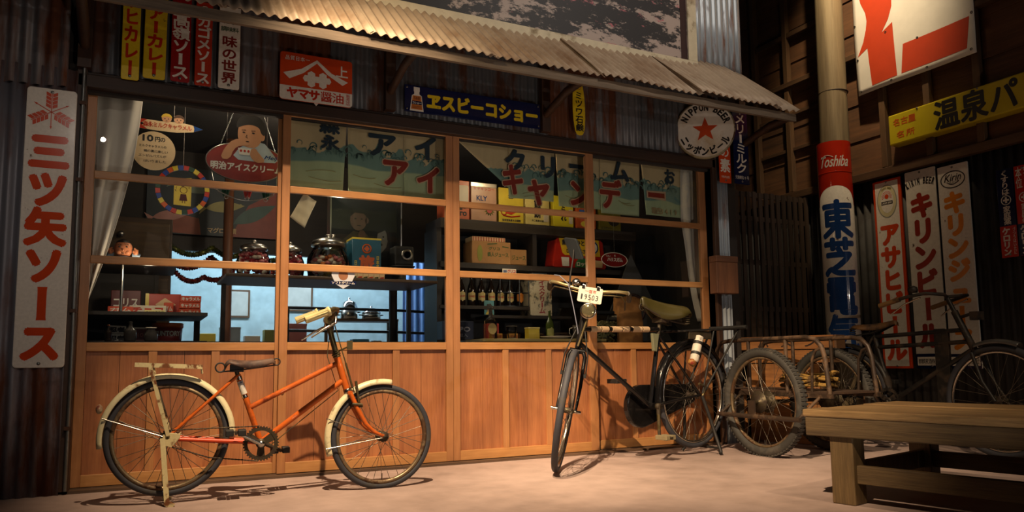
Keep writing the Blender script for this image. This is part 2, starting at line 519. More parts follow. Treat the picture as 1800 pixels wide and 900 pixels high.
# left wall sheets
w = struct('wall_left')
mb = MB(); corr(mb, 2.2, 2.05, 0.0635, 0.009, 8, M=FAC(-2.62, 0.3, 0.02), jag=0.0); mb.build('iron_sheet', worn('left_rust', '#6a6a70', '#5a3218', 0.6, 3.5, 0.5, 0.3, 0.85, (1.6, 1.6, 0.3)), w, solid=0.002)
mb = MB(); corr(mb, 2.25, 2.6, 0.0635, 0.009, 8, M=FAC(-2.66, 2.28, -0.015), ph=1, jag=0.012); mb.build('iron_sheet', m_iron_rusty, w, solid=0.002)
mb = MB(); corr(mb, 0.62, 2.4, 0.0635, 0.009, 8, M=FAC(-0.98, 0.0, -0.005), ph=2); mb.build('iron_sheet', worn('left_rust_low', '#75757c', '#5a2f16', 0.55, 3.5, 0.45, 0.3, 0.85, (1.6, 1.6, 0.3)), w, solid=0.002)
mb = MB(); mb.box(-3.5, -0.36, 0.04, 0.1, 0, 5.2); mb.build('backing', m_dark, w)

# frame of the shop front
t = MB(); t.box(-0.36, 4.375, 0.0, 0.16, 2.318, 2.392).build('trim_1', m_frame, bevel=0.004)['kind'] = 'structure'
t = MB(); t.box(-0.36, 4.375, 0.02, 0.16, 2.392, 2.412).build('trim_5', m_frame, bevel=0.003)['kind'] = 'structure'
t = MB(); t.box(-0.365, -0.312, 0.0, 0.16, 0.0, 2.50).build('trim_2', m_frame_v, bevel=0.004)['kind'] = 'structure'
t = MB(); t.box(4.34, 4.385, 0.0, 0.16, 0.0, 2.40).build('trim_3', m_frame_v, bevel=0.004)['kind'] = 'structure'
mb = MB(); mb.box(-0.36, 4.375, 0.0, 0.16, 0.0, 0.016)
for yy in (0.052, 0.097): mb.box(-0.31, 4.34, yy + 0.012, yy + 0.02, 0.016, 0.021)
mb.build('trim_4', wood('threshold_wood', '#3a2a1e', '#6b5340', 'x', 8))['kind'] = 'structure'

# sliding doors: outer pair in the rear track, inner pair in front
def make_door(n, x0, x1, y, left_w, right_w, mid):
    d = struct('door_%d' % n, (x0, y, 0.02))
    W = x1 - x0; t = 0.034
    for a, b in ((0, left_w), (W - right_w, W)):
        MB().box(a, b, 0, t, 0.0, 2.34).build('stile', m_door_v, d, bevel=0.002)
    a, b = left_w, W - right_w
    for z0, z1, nm in ((0.0, 0.066, 'bottom_rail'), (0.766, 0.816, 'sill_rail'), (2.29, 2.34, 'top_rail')):
        MB().box(a, b, 0.0, t, z0, z1).build(nm, m_door_h, d, bevel=0.002)
    for z0 in (1.278, 1.782):
        MB().box(a, b, -0.004, t * 0.7, z0, z0 + 0.046).build('glazing_bar', m_door_h, d, bevel=0.004)
    # boarded lower panel: three fields of two boards
    seg = (b - a) / 3
    for k in range(3):
        for j in range(2):
            p0 = a + seg * k + seg * j / 2
            MB().box(p0 + 0.0012, p0 + seg / 2 - 0.0012, 0.020, 0.028, 0.06, 0.77).build('panel_board', m_door_p, d)
    for k in (1, 2):
        c = a + seg * k
        MB().box(c - 0.024, c + 0.024, 0.004, 0.024, 0.066, 0.766).build('batten', m_door_v, d, bevel=0.002)
    MB().box(a, b, 0.026, 0.029, 0.06, 0.77).build('panel_back', m_dark, d)
    # four panes of glass
    for z0, z1 in ((0.816, 1.278), (1.324, 1.782), (1.828, 2.29)):
        MB().box(a, b, 0.016, 0.018, z0, z1).build('pane', m_pane, d)
    return d
make_door(1, -0.312, 0.835, 0.10, 0.05, 0.05, 2)
d2 = make_door(2, 0.805, 1.988, 0.055, 0.05, 0.052, 2)
d3 = make_door(3, 1.990, 3.178, 0.055, 0.05, 0.07, 2)
make_door(4, 3.14, 4.338, 0.10, 0.05, 0.068, 2)
mb = MB(); mb.lathe([(0.016, 0), (0.016, 0.003), (0.011, 0.004), (0.0105, 0.0025), (0, 0.002)], 20, Matrix.Translation((0.025, -0.001, 0.51)) @ Matrix.Rotation(R(90), 4, 'X'), sx=0.75, sy=1.35)
mb.build('keyhole_plate', plain('brass', '#8a6a38', 0.35, 0.9), d2)

# inside of the shop
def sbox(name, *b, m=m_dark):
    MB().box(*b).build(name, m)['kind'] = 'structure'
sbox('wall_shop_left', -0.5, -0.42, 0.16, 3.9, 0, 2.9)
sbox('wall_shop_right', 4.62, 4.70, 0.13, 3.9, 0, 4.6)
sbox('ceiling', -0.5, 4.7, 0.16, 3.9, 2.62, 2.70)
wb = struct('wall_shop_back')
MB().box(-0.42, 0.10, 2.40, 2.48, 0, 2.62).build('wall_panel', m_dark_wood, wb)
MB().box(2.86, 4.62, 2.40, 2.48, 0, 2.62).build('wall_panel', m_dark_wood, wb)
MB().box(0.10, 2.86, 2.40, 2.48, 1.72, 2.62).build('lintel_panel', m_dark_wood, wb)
m_blue = plain('pale_blue_plaster', '#a8c4cc', 0.9)  # for the added back room that stands in for a reflected room
sbox('wall_kitchen_back', 0.0, 3.3, 3.70, 3.78, 0, 2.62, m=m_blue)
sbox('wall_kitchen_left', 0.02, 0.10, 2.48, 3.70, 0, 2.62, m=m_blue)
sbox('wall_kitchen_right', 3.22, 3.30, 2.48, 3.70, 0, 2.62, m=m_blue)

# wooden wall on the right with its studs and the black iron below
w = struct('wall_right')
m_plank = wood('wall_plank_wood', '#3f2a1a', '#7a5232', 'y', 6, 0.7, 0.3)
mb = MB()
z = 2.31; k = 0
while z < 5.6:
    mb.add([(5.80, -5.2, z), (5.80, 3.4, z), (5.81, -5.2, z + 0.335), (5.81, 3.4, z + 0.335), (5.83, -5.2, z), (5.83, 3.4, z), (5.83, -5.2, z + 0.335), (5.83, 3.4, z + 0.335)],
           [(0, 2, 3, 1), (0, 1, 5, 4), (2, 6, 7, 3), (4, 5, 7, 6)])
    z += 0.335
mb.build('planking', m_plank, w)
m_stud = wood('stud_wood', '#432f1d', '#6e5032', 'z', 8, 0.65)
m_studh = wood('stud_wood_level', '#3d2a1b', '#66492e', 'y', 8, 0.65)
for y in (2.16, 1.74, 1.32, 0.90, 0.47, -0.17, -0.585, -1.0, -1.42, -1.84, -2.26, -2.7, -3.2):
    MB().box(5.745, 5.80, y - 0.028, y + 0.028, 2.33, 5.6).build('stud', m_stud, w, bevel=0.003)
MB().box(5.735, 5.80, -5.2, 3.4, 2.255, 2.325).build('bottom_beam', m_studh, w, bevel=0.004)
MB().box(5.728, 5.80, -5.2, 3.4, 3.385, 3.435).build('middle_beam', m_studh, w, bevel=0.004)
for y0, y1 in ((0.47, -0.14), (0.90, 0.47)):
    MB().box(5.752, 5.80, y1 + 0.03, y0 - 0.03, 3.90, 3.95).build('nogging', m_studh, w, bevel=0.003)
for yy in (2.74, 3.10): 
    MB().box(5.77, 5.80, 0.08 - 0.25, 0.47 + 0.45, yy, yy + 0.035).build('nogging', m_studh, w, bevel=0.003)
mb = MB(); corr(mb, 8.4, 2.28, 0.075, 0.012, 8, 2, M=frame((5.81, 3.3, 0.0), (0, -1, 0), (0, 0, 1))); mb.build('iron_sheet', m_iron_black, w, solid=0.002)
MB().box(5.83, 5.9, -5.2, 3.4, 0, 5.6).build('backing', m_dark, w)
sbox('wall_alley_back', 4.62, 5.9, 3.3, 3.4, 0, 5.6)
# ================================================================ AWNING, BILLBOARD, FENCE, POLE
aw = thing('awning_roof', 'pale corrugated iron awning roof over the shop windows', 'awning', (2.0, 0, 2.62))
L = math.hypot(0.62, 0.53); sl = math.atan2(0.53, 0.62)
x = -1.35
for i, wd in enumerate((0.86, 0.82, 0.85, 0.80, 0.84, 0.86, 0.78, 0.55)):
    W_ = min(wd + 0.05, 4.705 - x)
    if W_ < 0.1: break
    ov = 0.0035 * (i % 2) + (0.010 if i == 6 else 0)
    sk = (0.0, 0.006, -0.004, 0.008, -0.003, 0.012, 0.02, 0.0)[i]
    M = frame((x - 2.0, -0.625 - sk, 0.045 + ov), (1, 0, 0.006 * (-1) ** i), (0, math.cos(sl), math.sin(sl)))
    mb = MB(); corr(mb, W_, L + 0.02 + sk, 0.0635, 0.010, 10, 5, M=M, wob=0.003 if i < 5 else 0.008, ph=i * 1.3, jag=0.004)
    mb.build('roof_sheet', m_zinc_roof, aw, solid=0.002)
    x += wd
m_fascia = wood('weathered_fascia', '#4c4034', '#8c7a66', 'x', 10, 0.75)
MB().box(-3.35, 2.70, -0.60, -0.572, -0.028, 0.032).build('fascia', m_fascia, aw, bevel=0.002)
for bx in (-0.33, 1.50, 2.715, 4.675, -1.3):
    mb = MB()
    mb.tube([(bx - 2.0, -0.03, -0.07), (bx - 2.0, -0.16, -0.035), (bx - 2.0, -0.34, 0.01), (bx - 2.0, -0.54, 0.015)], 0.03, 6)
    mb.box(bx - 2.035, bx - 1.965, -0.035, 0.02, -0.2, 0.45)
    mb.build('bracket', m_frame_v, aw)
for k in range(3):
    MB().box(-3.35, 2.69, -0.42 + 0.2 * k - 0.02, -0.42 + 0.2 * k + 0.02, 0.15 + 0.171 * k, 0.185 + 0.171 * k).build('purlin', m_frame, aw)

bb = thing('billboard', 'huge peeling film billboard in a cream frame above the awning', 'billboard', (2.2, -0.06, 3.10))
def poster_mat():
    m, nt, b = _base('peeling_poster')
    v = _coords(nt, (0.75, 1, 1.7))
    n1 = _noise(nt, v, 2.6, 15, 0.74, 0.0); n2 = _noise(nt, v, 4.0, 12, 0.7, 0.0); n3 = _noise(nt, v, 0.8, 2)
    c = _mix(nt, _ramp(nt, n1, 0.51, 0.54), hexc('#26262a'), hexc('#a3948c'))
    c = _mix(nt, _ramp(nt, n2, 0.60, 0.625), c, hexc('#a8626a'))
    c = _mix(nt, _ramp(nt, n3, 0.62, 0.70), c, hexc('#4d4d52'))
    nt.links.new(c, b.inputs['Base Color']); b.inputs['Roughness'].default_value = 0.6
    return m
MB().box(-2.6, 1.87, -0.005, 0.012, 0.09, 1.75).build('poster', poster_mat(), bb)
MB().box(1.795, 1.86, -0.008, 0.0, 0.09, 1.75).build('poster_edge', plain('maroon', '#2a0f10', 0.6), bb)
m_cream = worn('cream_paint', '#c4b99e', '#8a7a60', 0.28, 8, 0.6)
MB().box(-2.6, 1.96, -0.022, 0.014, 0.0, 0.092).build('frame_rail', m_cream, bb, bevel=0.004)
MB().box(1.865, 1.958, -0.02, 0.014, 0.092, 1.75).build('frame_rail', m_cream, bb, bevel=0.004)
MB().box(1.905, 1.955, -0.027, -0.021, 0.01, 0.075).build('corner_plate', worn('rusty_plate', '#a59a88', '#5a3018', 0.5, 30, 0.5), bb, bevel=0.003)
# pale painted figures of the worn picture
mb = MB()
mb.prism([(-1.05, 0.93), (-1.0, 0.55), (-0.7, 0.62), (-0.5, 0.9), (-0.62, 1.3), (-1.0, 1.3)], -0.007, -0.004, M=frame((0, 0, 0), (1, 0, 0), (0, 0, 1)) )
mb.build('painted_figure', worn('faded_flesh', '#b8a898', '#6a5a55', 0.4, 9, 0.7), bb)

# lattice fence between the shop and the wooden wall
fe = thing('lattice_fence', 'dark slatted wooden fence between the shop corner and the wooden wall', 'fence', (5.22, 0.3, 0))
m_fence = wood('fence_wood', '#2a1f17', '#453325', 'z', 9, 0.7)
mb = MB()
for i in range(15):
    xx = -0.50 + i * 0.0735
    mb.box(xx - 0.021, xx + 0.021, -0.008, 0.008, 0.02, 2.23 + 0.004 * (i % 3))
mb.build('slats', m_fence, fe)
for zz in (2.21, 1.985, 1.58, 1.15, 0.72, 0.1):
    MB().box(-0.52, 0.56, 0.008, 0.03, zz - 0.022, zz + 0.022).build('fence_rail', wood('fence_rail_wood', '#2a1f17', '#453325', 'x', 9, 0.7), fe)
MB().box(-0.56, -0.52, -0.02, 0.03, 0, 2.25).build('fence_post', m_fence, fe)
mbx = thing('wooden_meter_box', 'plain wooden box hung on the iron strip right of the doors', 'box', (4.36, -0.02, 1.235))
MB().box(-0.115, 0.115, -0.09, 0.0, 0.0, 0.26).build('box_body', wood('box_wood', '#4e3020', '#7d5134', 'z', 9, 0.65), mbx, bevel=0.004)
MB().box(-0.117, 0.117, -0.094, 0.0, 0.26, 0.312).build('box_lid', wood('box_wood_x', '#4e3020', '#7d5134', 'x', 9, 0.65), mbx, bevel=0.004)

# utility pole
po = thing('utility_pole', 'weathered round wooden pole rising beside the red banner', 'pole', (5.54, -0.22, 0))
m_pole = worn('pole_wood', '#8a7a5c', '#55452f', 0.45, 7.0, 0.7, 0, 0.8, (3, 3, 0.16), 0.5, 0.25)
mb = MB()
def pole_r(z): return 0.134 - 0.004 * z
mb.lathe([(pole_r(z), z) for z in (0, 1, 2, 3, 4, 5.4)], 28, Matrix.Shear('XY', 4, (0.014, 0.0)))
mb.build('trunk', m_pole, po)
MB().torus(0.124, 0.006, 28, 6, Matrix.Translation((0.05, 0, 3.08))).build('wire_ring', plain('rusty_wire', '#2a2320', 0.6, 0.6), po)
# enamel sleeve on the pole
sl_ = thing('pole_sleeve_sign', 'blue, white and red enamel sleeve sign wrapped round the wooden pole', 'sign', (5.555, -0.22, 0.70))
m_wh = worn('enamel_white', '#d8d2c6', '#5e3a22', 0.10, 26, 0.13, 0, 0.7, bump=0.05, soft=0.04, coat=0.3)
m_red = plain('enamel_red', '#b32a14', 0.14, 0, 0.12, coat=0.3)
m_orange = plain('enamel_orange', '#c2431c', 0.14, 0, 0.1, coat=0.3)
m_navy = plain('enamel_navy', '#141a3e', 0.13, 0, 0.15, coat=0.3)
m_blue_e = plain('enamel_blue', '#1f3f74', 0.16, 0, 0.15, coat=0.3)
m_black = plain('print_black', '#1a1614', 0.35)
m_yel = worn('enamel_yellow', '#d0b422', '#4a3018', 0.10, 24, 0.28, 0, 0.7, bump=0.05, soft=0.04, coat=0.2)
r0 = 0.141; ph0 = math.atan2(-4.7, -5.5)
mb = MB(); mb.grid(lambda u, v: (r0 * math.cos(2 * PI * u), r0 * math.sin(2 * PI * u), 1.9 * v), 48, 2); mb.build('sleeve', m_wh, sl_, solid=0.002)
def wrapc(x, y, z): return ((r0 + z) * math.cos(ph0 + x / r0), (r0 + z) * math.sin(ph0 + x / r0), y)
mb = MB()
mb.grid(lambda u, v: wrapc(-PI * r0 + 2 * PI * r0 * u, (1.33 + 0.17 * max(0, 1 - ((-PI + 2 * PI * u) / 1.3) ** 2) ** 0.5) * (1 - v) + 1.903 * v, 0.0015), 72, 4)
mb.build('red_band', m_red, sl_)
MB().torus(r0 + 0.001, 0.004, 40, 6, Matrix.Translation((0, 0, 1.625))).build('seam_ring', m_red, sl_)
mb = MB()
column(mb, '東芝電気', 0.0, 1.37, 0.03, 0.275, 0.0018, 0.042, 1.06, warp=wrapc)
mb.build('lettering', m_blue_e, sl_)
mb = MB(); fit(mb, 'Toshiba', -0.12, 0.125, 1.67, 1.77, 0.003, 0.015, 0.45, warp=wrapc)
mb.tube([wrapc(-0.115 + 0.012 * k, 1.755 + 0.022 * math.sin(k / 9 * PI), 0.003) for k in range(10)], 0.003, 5)
mb.build('lettering', m_wh, sl_)
# ================================================================ ENAMEL SIGNS
def sign(name, label, M, w, h, m, r=0.012, th=0.01, group=None, cat='sign', screws=True):
    s = thing(name, label, cat, M, group)
    mb = MB(); mb.prism(rrect(w, h, r), -th, 0.0)
    mb.build('panel', m, s, bevel=min(0.004, th * 0.4))
    if screws:
        for yy in ((h - 0.022, 0.022)): screw(s, 0, yy)
    return s
def letters(s, m, fn, name='lettering'):
    mb = MB(); fn(mb); return mb.build(name, m, s)

# tall sauce sign with three arrows
s = sign('sauce_sign', 'tall white enamel sign with red characters and three crossed arrows, left of the doors', FAC(-0.479, 0.695, -0.03), 0.245, 1.572, m_wh, 0.02, 0.014)
letters(s, m_orange, lambda mb: column(mb, '三ツ矢ソース', 0.0, 1.315, 0.03, 0.2, 0.0012, 0.066, 1.0))
mb = MB()
cx, cy = 0.0, 1.435
for a in (90, 210, 330):
    A = frame((cx, cy, 0.0012), (math.cos(R(a)), math.sin(R(a)), 0), (-math.sin(R(a)), math.cos(R(a)), 0))
    for sgn in (1, -1):
        for k in range(4):
            x0 = 0.02 + k * 0.022
            mb.face([(x0, sgn * 0.004), (x0 + 0.019, sgn * 0.004), (x0 + 0.019 + 0.012, sgn * 0.028), (x0 + 0.012, sgn * 0.028)], 0, A)
    mb.face([(-0.085, -0.0022), (0.11, -0.0022), (0.11, 0.0022), (-0.085, 0.0022)], 0.0004, A)
    mb.face([(-0.1, 0), (-0.082, 0.006), (-0.082, -0.006)], 0.0004, A)
mb.build('emblem', m_orange, s)

# row of five narrow signs under the awning
tall = 'narrow upright enamel signs under the awning'
s = sign('curry_sign', 'yellow upright enamel sign with red characters, leftmost under the awning', FAC(-0.094, 2.385, -0.02, 0.004), 0.096, 0.66, m_yel, 0.012, 0.008, tall)
letters(s, m_red, lambda mb: column(mb, 'アサヒカレー', 0, 0.65, 0.02, 0.082, 0.001, 0.04, 1.05))
s = sign('curry_sign', 'chipped yellow upright enamel sign with red characters, second under the awning', FAC(0.034, 2.41, -0.02, -0.006), 0.122, 0.64, worn('chipped_yellow', '#cdb020', '#2a1c12', 0.26, 15, 0.28, 0, 0.7, soft=0.03, coat=0.2), 0.014, 0.008, tall)
letters(s, m_red, lambda mb: column(mb, 'ムアーカレー', 0.0, 0.54, 0.02, 0.095, 0.001, 0.045, 1.05))
s = sign('sauce_sign', 'dark red upright enamel sign with white characters, third under the awning', FAC(0.177, 2.415, -0.02), 0.108, 0.64, worn('crimson', '#8e1416', '#2a100c', 0.2, 18, 0.25, 0, 0.6, soft=0.04, coat=0.3), 0.012, 0.008, tall)
letters(s, m_wh, lambda mb: column(mb, '髙嶺ソース', 0, 0.43, 0.02, 0.095, 0.001, 0.03, 1.08))
s = sign('sauce_sign', 'orange-red upright enamel sign with white characters, fourth under the awning', FAC(0.306, 2.41, -0.02), 0.096, 0.63, plain('brick_red', '#b0341c', 0.25, 0, 0.15, coat=0.3), 0.01, 0.008, tall)
letters(s, m_wh, lambda mb: column(mb, 'カゴメソース', 0, 0.445, 0.012, 0.08, 0.001, 0.035, 1.08))
letters(s, m_wh, lambda mb: mb.torus(0.024, 0.003, 24, 4, Matrix.Translation((0, 0.485, 0.001)), flat=0.2), 'emblem')
s = sign('seasoning_sign', 'white upright enamel sign with red-brown characters, rightmost of the row under the awning', FAC(0.456, 2.413, -0.02), 0.126, 0.60, m_wh, 0.012, 0.008, tall)
letters(s, plain('red_brown', '#7a2018', 0.3), lambda mb: column(mb, '味の世界', 0, 0.345, 0.03, 0.098, 0.001, 0.035, 0.95))
letters(s, plain('print_green', '#2f4a2a', 0.4), lambda mb: row(mb, '化学', -0.045, 0.045, 0.435, 0.032, 0.001, 0.02))
letters(s, plain('print_green', '#2f4a2a', 0.4), lambda mb: row(mb, '調味料', -0.052, 0.052, 0.385, 0.032, 0.001, 0.02))

# soy sauce sign
s = sign('soy_sauce_sign', 'red and white enamel sign with a mountain-shaped crest over the second door', FAC(0.998, 2.395, -0.03, 0.0), 0.47, 0.318, m_orange, 0.02, 0.012, screws=False)
mb = MB(); mb.prism([(x, y) for x, y in rrect(0.47, 0.318, 0.02) if y < 0.03] + [(0.235, 0.093), (-0.235, 0.093)], 0.0, 0.0012)
mb.build('white_band', m_wh, s)
mb = MB(); mb.prism([(-0.016, 0.002), (0.016, 0.002), (0.0, -0.018)], -0.01, -0.004); mb.build('hook_tab', m_wh, s)
def crest(mb):
    mb.face([(-0.215, 0.176), (-0.1, 0.215), (0.0, 0.29), (0.0, 0.268), (-0.085, 0.19), (-0.175, 0.14)], 0.0012)
    mb.face([(0.0, 0.29), (0.095, 0.215), (0.205, 0.168), (0.17, 0.142), (0.07, 0.2), (0.0, 0.268)], 0.0012)
    for c in (-0.035, 0.04):
        mb.face([(c - 0.024, 0.113), (c, 0.1), (c + 0.024, 0.113), (c + 0.024, 0.197), (c, 0.21), (c - 0.024, 0.197)], 0.0012)
    mb.face([(-0.09, 0.156), (-0.078, 0.136), (0.083, 0.136), (0.095, 0.156), (0.083, 0.178), (-0.078, 0.178)], 0.0013)
letters(s, m_wh, crest, 'crest')
letters(s, m_wh, lambda mb: row(mb, '品質日本一', -0.205, -0.045, 0.28, 0.034, 0.0012, 0.01, 0.95))
letters(s, m_wh, lambda mb: em(mb, '上', 0.165, 0.235, 0.085, 0.085, 0.0012, 0.02))
letters(s, m_red, lambda mb: (row(mb, 'ヤマサ', -0.19, 0.02, 0.05, 0.068, 0.0016, 0.055), row(mb, '醤油', 0.025, 0.18, 0.05, 0.068, 0.0016, 0.014)), 'lettering')
letters(s, m_red, lambda mb: column(mb, '販売店', 0.207, 0.088, 0.012, 0.026, 0.0016, 0.01))

# pepper sign
s = sign('pepper_sign', 'long navy enamel sign with yellow characters and a small bottle', FAC(2.132, 2.43, -0.03, 0.004), 1.065, 0.192, m_navy, 0.006, 0.012, screws=False)
for sx_ in (-0.515, 0.515):
    for yy in (0.02, 0.172): screw(s, sx_, yy, 0, 0.007)
letters(s, m_yel, lambda mb: row(mb, 'ヱスビーコショー', -0.375, 0.515, 0.094, 0.125, 0.0012, 0.06, 1.0))
mb = MB(); mb.prism([(-0.495, 0.008), (-0.395, 0.008), (-0.408, 0.118), (-0.425, 0.13), (-0.425, 0.145), (-0.422, 0.15), (-0.422, 0.18), (-0.466, 0.18), (-0.466, 0.15), (-0.463, 0.145), (-0.463, 0.13), (-0.48, 0.118)], 0.0, 0.001)
mb.build('bottle_print', m_wh, s)
mb = MB(); mb.face([(-0.487, 0.02), (-0.403, 0.02), (-0.414, 0.118), (-0.474, 0.118)], 0.0014); mb.build('label_print', plain('label_orange', '#b5661c', 0.4), s)
mb = MB(); mb.face([(-0.483, 0.055), (-0.407, 0.055), (-0.409, 0.08), (-0.48, 0.08)], 0.0017); mb.build('label_band', m_navy, s)
letters(s, m_wh, lambda mb: row(mb, 'コショー', -0.478, -0.412, 0.067, 0.017, 0.002, 0.03))
letters(s, plain('label_brown', '#5a2a10', 0.5), lambda mb: (fit(mb, 'S&B', -0.466, -0.422, 0.09, 0.112, 0.0018, 0.02), mb.face([(-0.475, 0.03), (-0.415, 0.03), (-0.415, 0.033), (-0.475, 0.033)], 0.0018), mb.face([(-0.477, 0.04), (-0.413, 0.04), (-0.413, 0.043), (-0.477, 0.043)], 0.0018)))

# soap sign: surfboard outline
s = thing('soap_sign', 'slender yellow oval enamel sign with black characters', 'sign', FAC(3.005, 2.425, -0.04, 0.02))
out = []
for k in range(36):
    a = 2 * PI * k / 36
    out.append((0.055 * math.copysign(abs(math.cos(a)) ** 0.55, math.cos(a)), 0.215 + 0.215 * math.copysign(abs(math.sin(a)) ** 0.95, math.sin(a))))
MB().prism(out, -0.008, 0.0).build('panel', m_yel, s, bevel=0.003)
letters(s, m_black, lambda mb: column(mb, 'ミツワ石鹸', 0, 0.345, 0.03, 0.07, 0.001, 0.03, 1.02))
letters(s, m_orange, lambda mb: mb.torus(0.025, 0.0018, 6, 4, Matrix.Translation((0.0, 0.385, 0.001)), flat=0.2), 'emblem')

# round beer sign projecting from the corner
c = Vector((4.19, -0.10, 2.605)); n = Vector((-0.60, -0.80, 0)).normalized()
M = frame(c, Vector((0, 0, 1)).cross(n), (0, 0, 1))
s = thing('round_beer_sign', 'round white enamel sign with a red star hung under the awning corner', 'sign', M)
RR = 0.245
mb = MB(); mb.lathe([(RR - 0.008, -0.05), (RR, -0.044), (RR, -0.004), (RR - 0.010, 0.0)], 56); mb.build('rim', worn('rusty_cream', '#8d8468', '#4a3018', 0.35, 20, 0.5), s)
mb = MB(); mb.lathe([(RR - 0.012, -0.002), (RR - 0.013, 0.0022), (0, 0.0022)], 56, smooth=False); mb.build('face', worn('star_white', '#d4cec2', '#a8842c', 0.16, 5, 0.3, soft=0.2, bump=0), s)
star = []
for k in range(10):
    a = R(90 + 36 * k); rr = 0.108 if k % 2 == 0 else 0.044
    star.append((rr * math.cos(a), rr * math.sin(a) - 0.004))
MB().face(star, 0.0036).build('star', plain('star_red', '#b8431c', 0.3), s)
def arc(mb, txt, r, a0, a1, hgt, inside, z=0.0036, bold=0.05, wch=None):
    n_ = len(txt)
    for i, ch in enumerate(txt):
        if ch == ' ': continue
        a = R(a0 + (a1 - a0) * (i + 0.5) / n_)
        wd = wch or (abs(R(a1 - a0)) * r / n_ * 0.86)
        ex = (math.sin(a), -math.cos(a), 0) if inside else (-math.sin(a), math.cos(a), 0)
        ey = (math.cos(a), math.sin(a), 0) if inside else (-math.cos(a), -math.sin(a), 0)
        A = frame((r * math.cos(a), r * math.sin(a), z), ex, ey)
        if ch in 'ー': fit(mb, ch, -wd / 2, wd / 2, -hgt * 0.09, hgt * 0.09, 0, bold, 0, A)
        elif ord(ch) > 255: em(mb, ch, 0, 0, wd * 1.15, hgt * 1.1, 0, bold, A)
        else: fit(mb, ch, -wd / 2 * (0.35 if ch == 'I' else 1), wd / 2 * (0.35 if ch == 'I' else 1), -hgt / 2, hgt / 2, 0, bold, 0, A)
letters(s, m_black, lambda mb: (arc(mb, 'NIPPON BEER', 0.188, 157, 14, 0.062, True), arc(mb, 'ニッポンビール', 0.188, 198, 338, 0.072, False)))
MB().box(-0.012, 0.012, RR - 0.01, RR + 0.06, -0.036, -0.014).build('hanger', m_frame_v, s)

# two upright signs on the corner strip
pair = 'upright enamel signs at the shop corner'
s = sign('milk_sign', 'navy upright enamel sign with white characters at the shop corner', FAC(4.622, 2.19, -0.05), 0.168, 0.64, m_navy, 0.006, 0.008, pair)
letters(s, m_wh, lambda mb: (column(mb, 'メリーミルク', 0, 0.62, 0.095, 0.115, 0.001, 0.025), row(mb, '兄島練乳39号', -0.075, 0.075, 0.058, 0.032, 0.001, 0.0)))
s = sign('seasoning_sign', 'orange upright enamel sign partly behind the round star sign', FAC(4.455, 2.19, -0.03), 0.128, 0.60, m_orange, 0.006, 0.008, pair)
letters(s, m_wh, lambda mb: (em(mb, 'の', 0, 0.27, 0.1, 0.1, 0.001, 0.02), em(mb, '素', 0, 0.152, 0.115, 0.125, 0.001, 0.03), row(mb, '特約店', -0.045, 0.045, 0.052, 0.022, 0.001, 0.0)))

# galvanised conduit by the sauce sign
cd = thing('conduit_pipe', 'thin galvanised conduit running down beside the sauce sign', 'pipe', (-0.328, -0.012, 0))
MB().tube([(0, 0, 0.02), (0.003, 0, 0.8), (-0.003, 0, 1.6), (0, 0, 2.42)], 0.010, 10).build('pipe', plain('galvanised', '#7d7f7c', 0.4, 0.8), cd)
for zz in (0.35, 1.0, 1.75, 2.2): MB().box(-0.018, 0.018, -0.014, 0.012, zz, zz + 0.02).build('clip', plain('rusty_clip', '#4a3020', 0.6, 0.4), cd)

# ---------------------------------------------------------------- right-hand wall
s = thing('vinyl_banner', 'large white vinyl banner with bold red shapes on the wooden wall', 'banner', RWL(-0.925, 3.02, 5.716))
def ban(u, v):
    return (-0.535 + 1.07 * u, 1.5 * v, 0.006 * math.sin(7 * u + 2 * v) + 0.008 * math.sin(5 * v + 3 * u))
mb = MB(); mb.grid(ban, 30, 30); mb.build('sheet', plain('banner_white', '#dcd8cf', 0.45, 0, 0.06), s, solid=0.003)
def on(x, y): 
    u = (x + 0.535) / 1.07; v = y / 1.5
    return (x, y, ban(u, v)[2] + 0.003)
def banshape(poly, name):
    mb = MB()
    bmv = bmesh.new(); f = bmv.faces.new([bmv.verts.new((x, y, 0)) for x, y in poly])
    bmesh.ops.triangulate(bmv, faces=[f])
    for _ in range(3): bmesh.ops.subdivide_edges(bmv, edges=[e for e in bmv.edges if e.calc_length() > 0.06], cuts=1); bmesh.ops.triangulate(bmv, faces=bmv.faces[:])
    bmv.normal_update()
    idx = {v_: i for i, v_ in enumerate(bmv.verts)}
    fs = [tuple(idx[q] for q in (ff.verts if ff.normal.z > 0 else reversed(ff.verts))) for ff in bmv.faces]
    mb.add([on(v_.co.x, v_.co.y) for v_ in bmv.verts], fs, True)
    bmv.free()
    mb.build(name, plain('banner_red', '#c0401e', 0.45, 0, 0.08), s)
def bp(y, z): return (-0.925 - y, z - 3.02)
banshape([bp(-0.40, 4.3), bp(-0.43, 4.05), bp(-0.47, 3.85), bp(-0.515, 3.74), bp(-0.525, 3.66), bp(-0.512, 3.58), bp(-0.48, 3.48), bp(-0.416, 3.368), bp(-0.519, 3.415),
          bp(-0.541, 3.067), bp(-0.787, 3.074), bp(-0.766, 3.555), bp(-0.664, 3.50), bp(-0.73, 3.60), bp(-0.765, 3.70), bp(-0.77, 3.85), bp(-0.74, 4.1), bp(-0.7, 4.3)], 'red_figure')
banshape([bp(-0.853, 3.325), bp(-1.421, 3.328), bp(-1.388, 3.079), bp(-0.826, 3.076)], 'red_bar')
for yy, zz in ((-0.42, 3.05), (-0.73, 3.05), (-1.05, 3.05), (-1.42, 3.06), (-0.41, 3.34), (-0.40, 3.66), (-1.44, 3.35), (-0.70, 3.49), (-0.98, 3.33)):
    x_, y_ = bp(yy, zz)
    mb = MB(); mb.torus(0.008, 0.003, 14, 6, Matrix.Translation(on(x_, y_))); mb.build('eyelet', plain('eyelet_metal', '#4a4844', 0.4, 0.8), s)

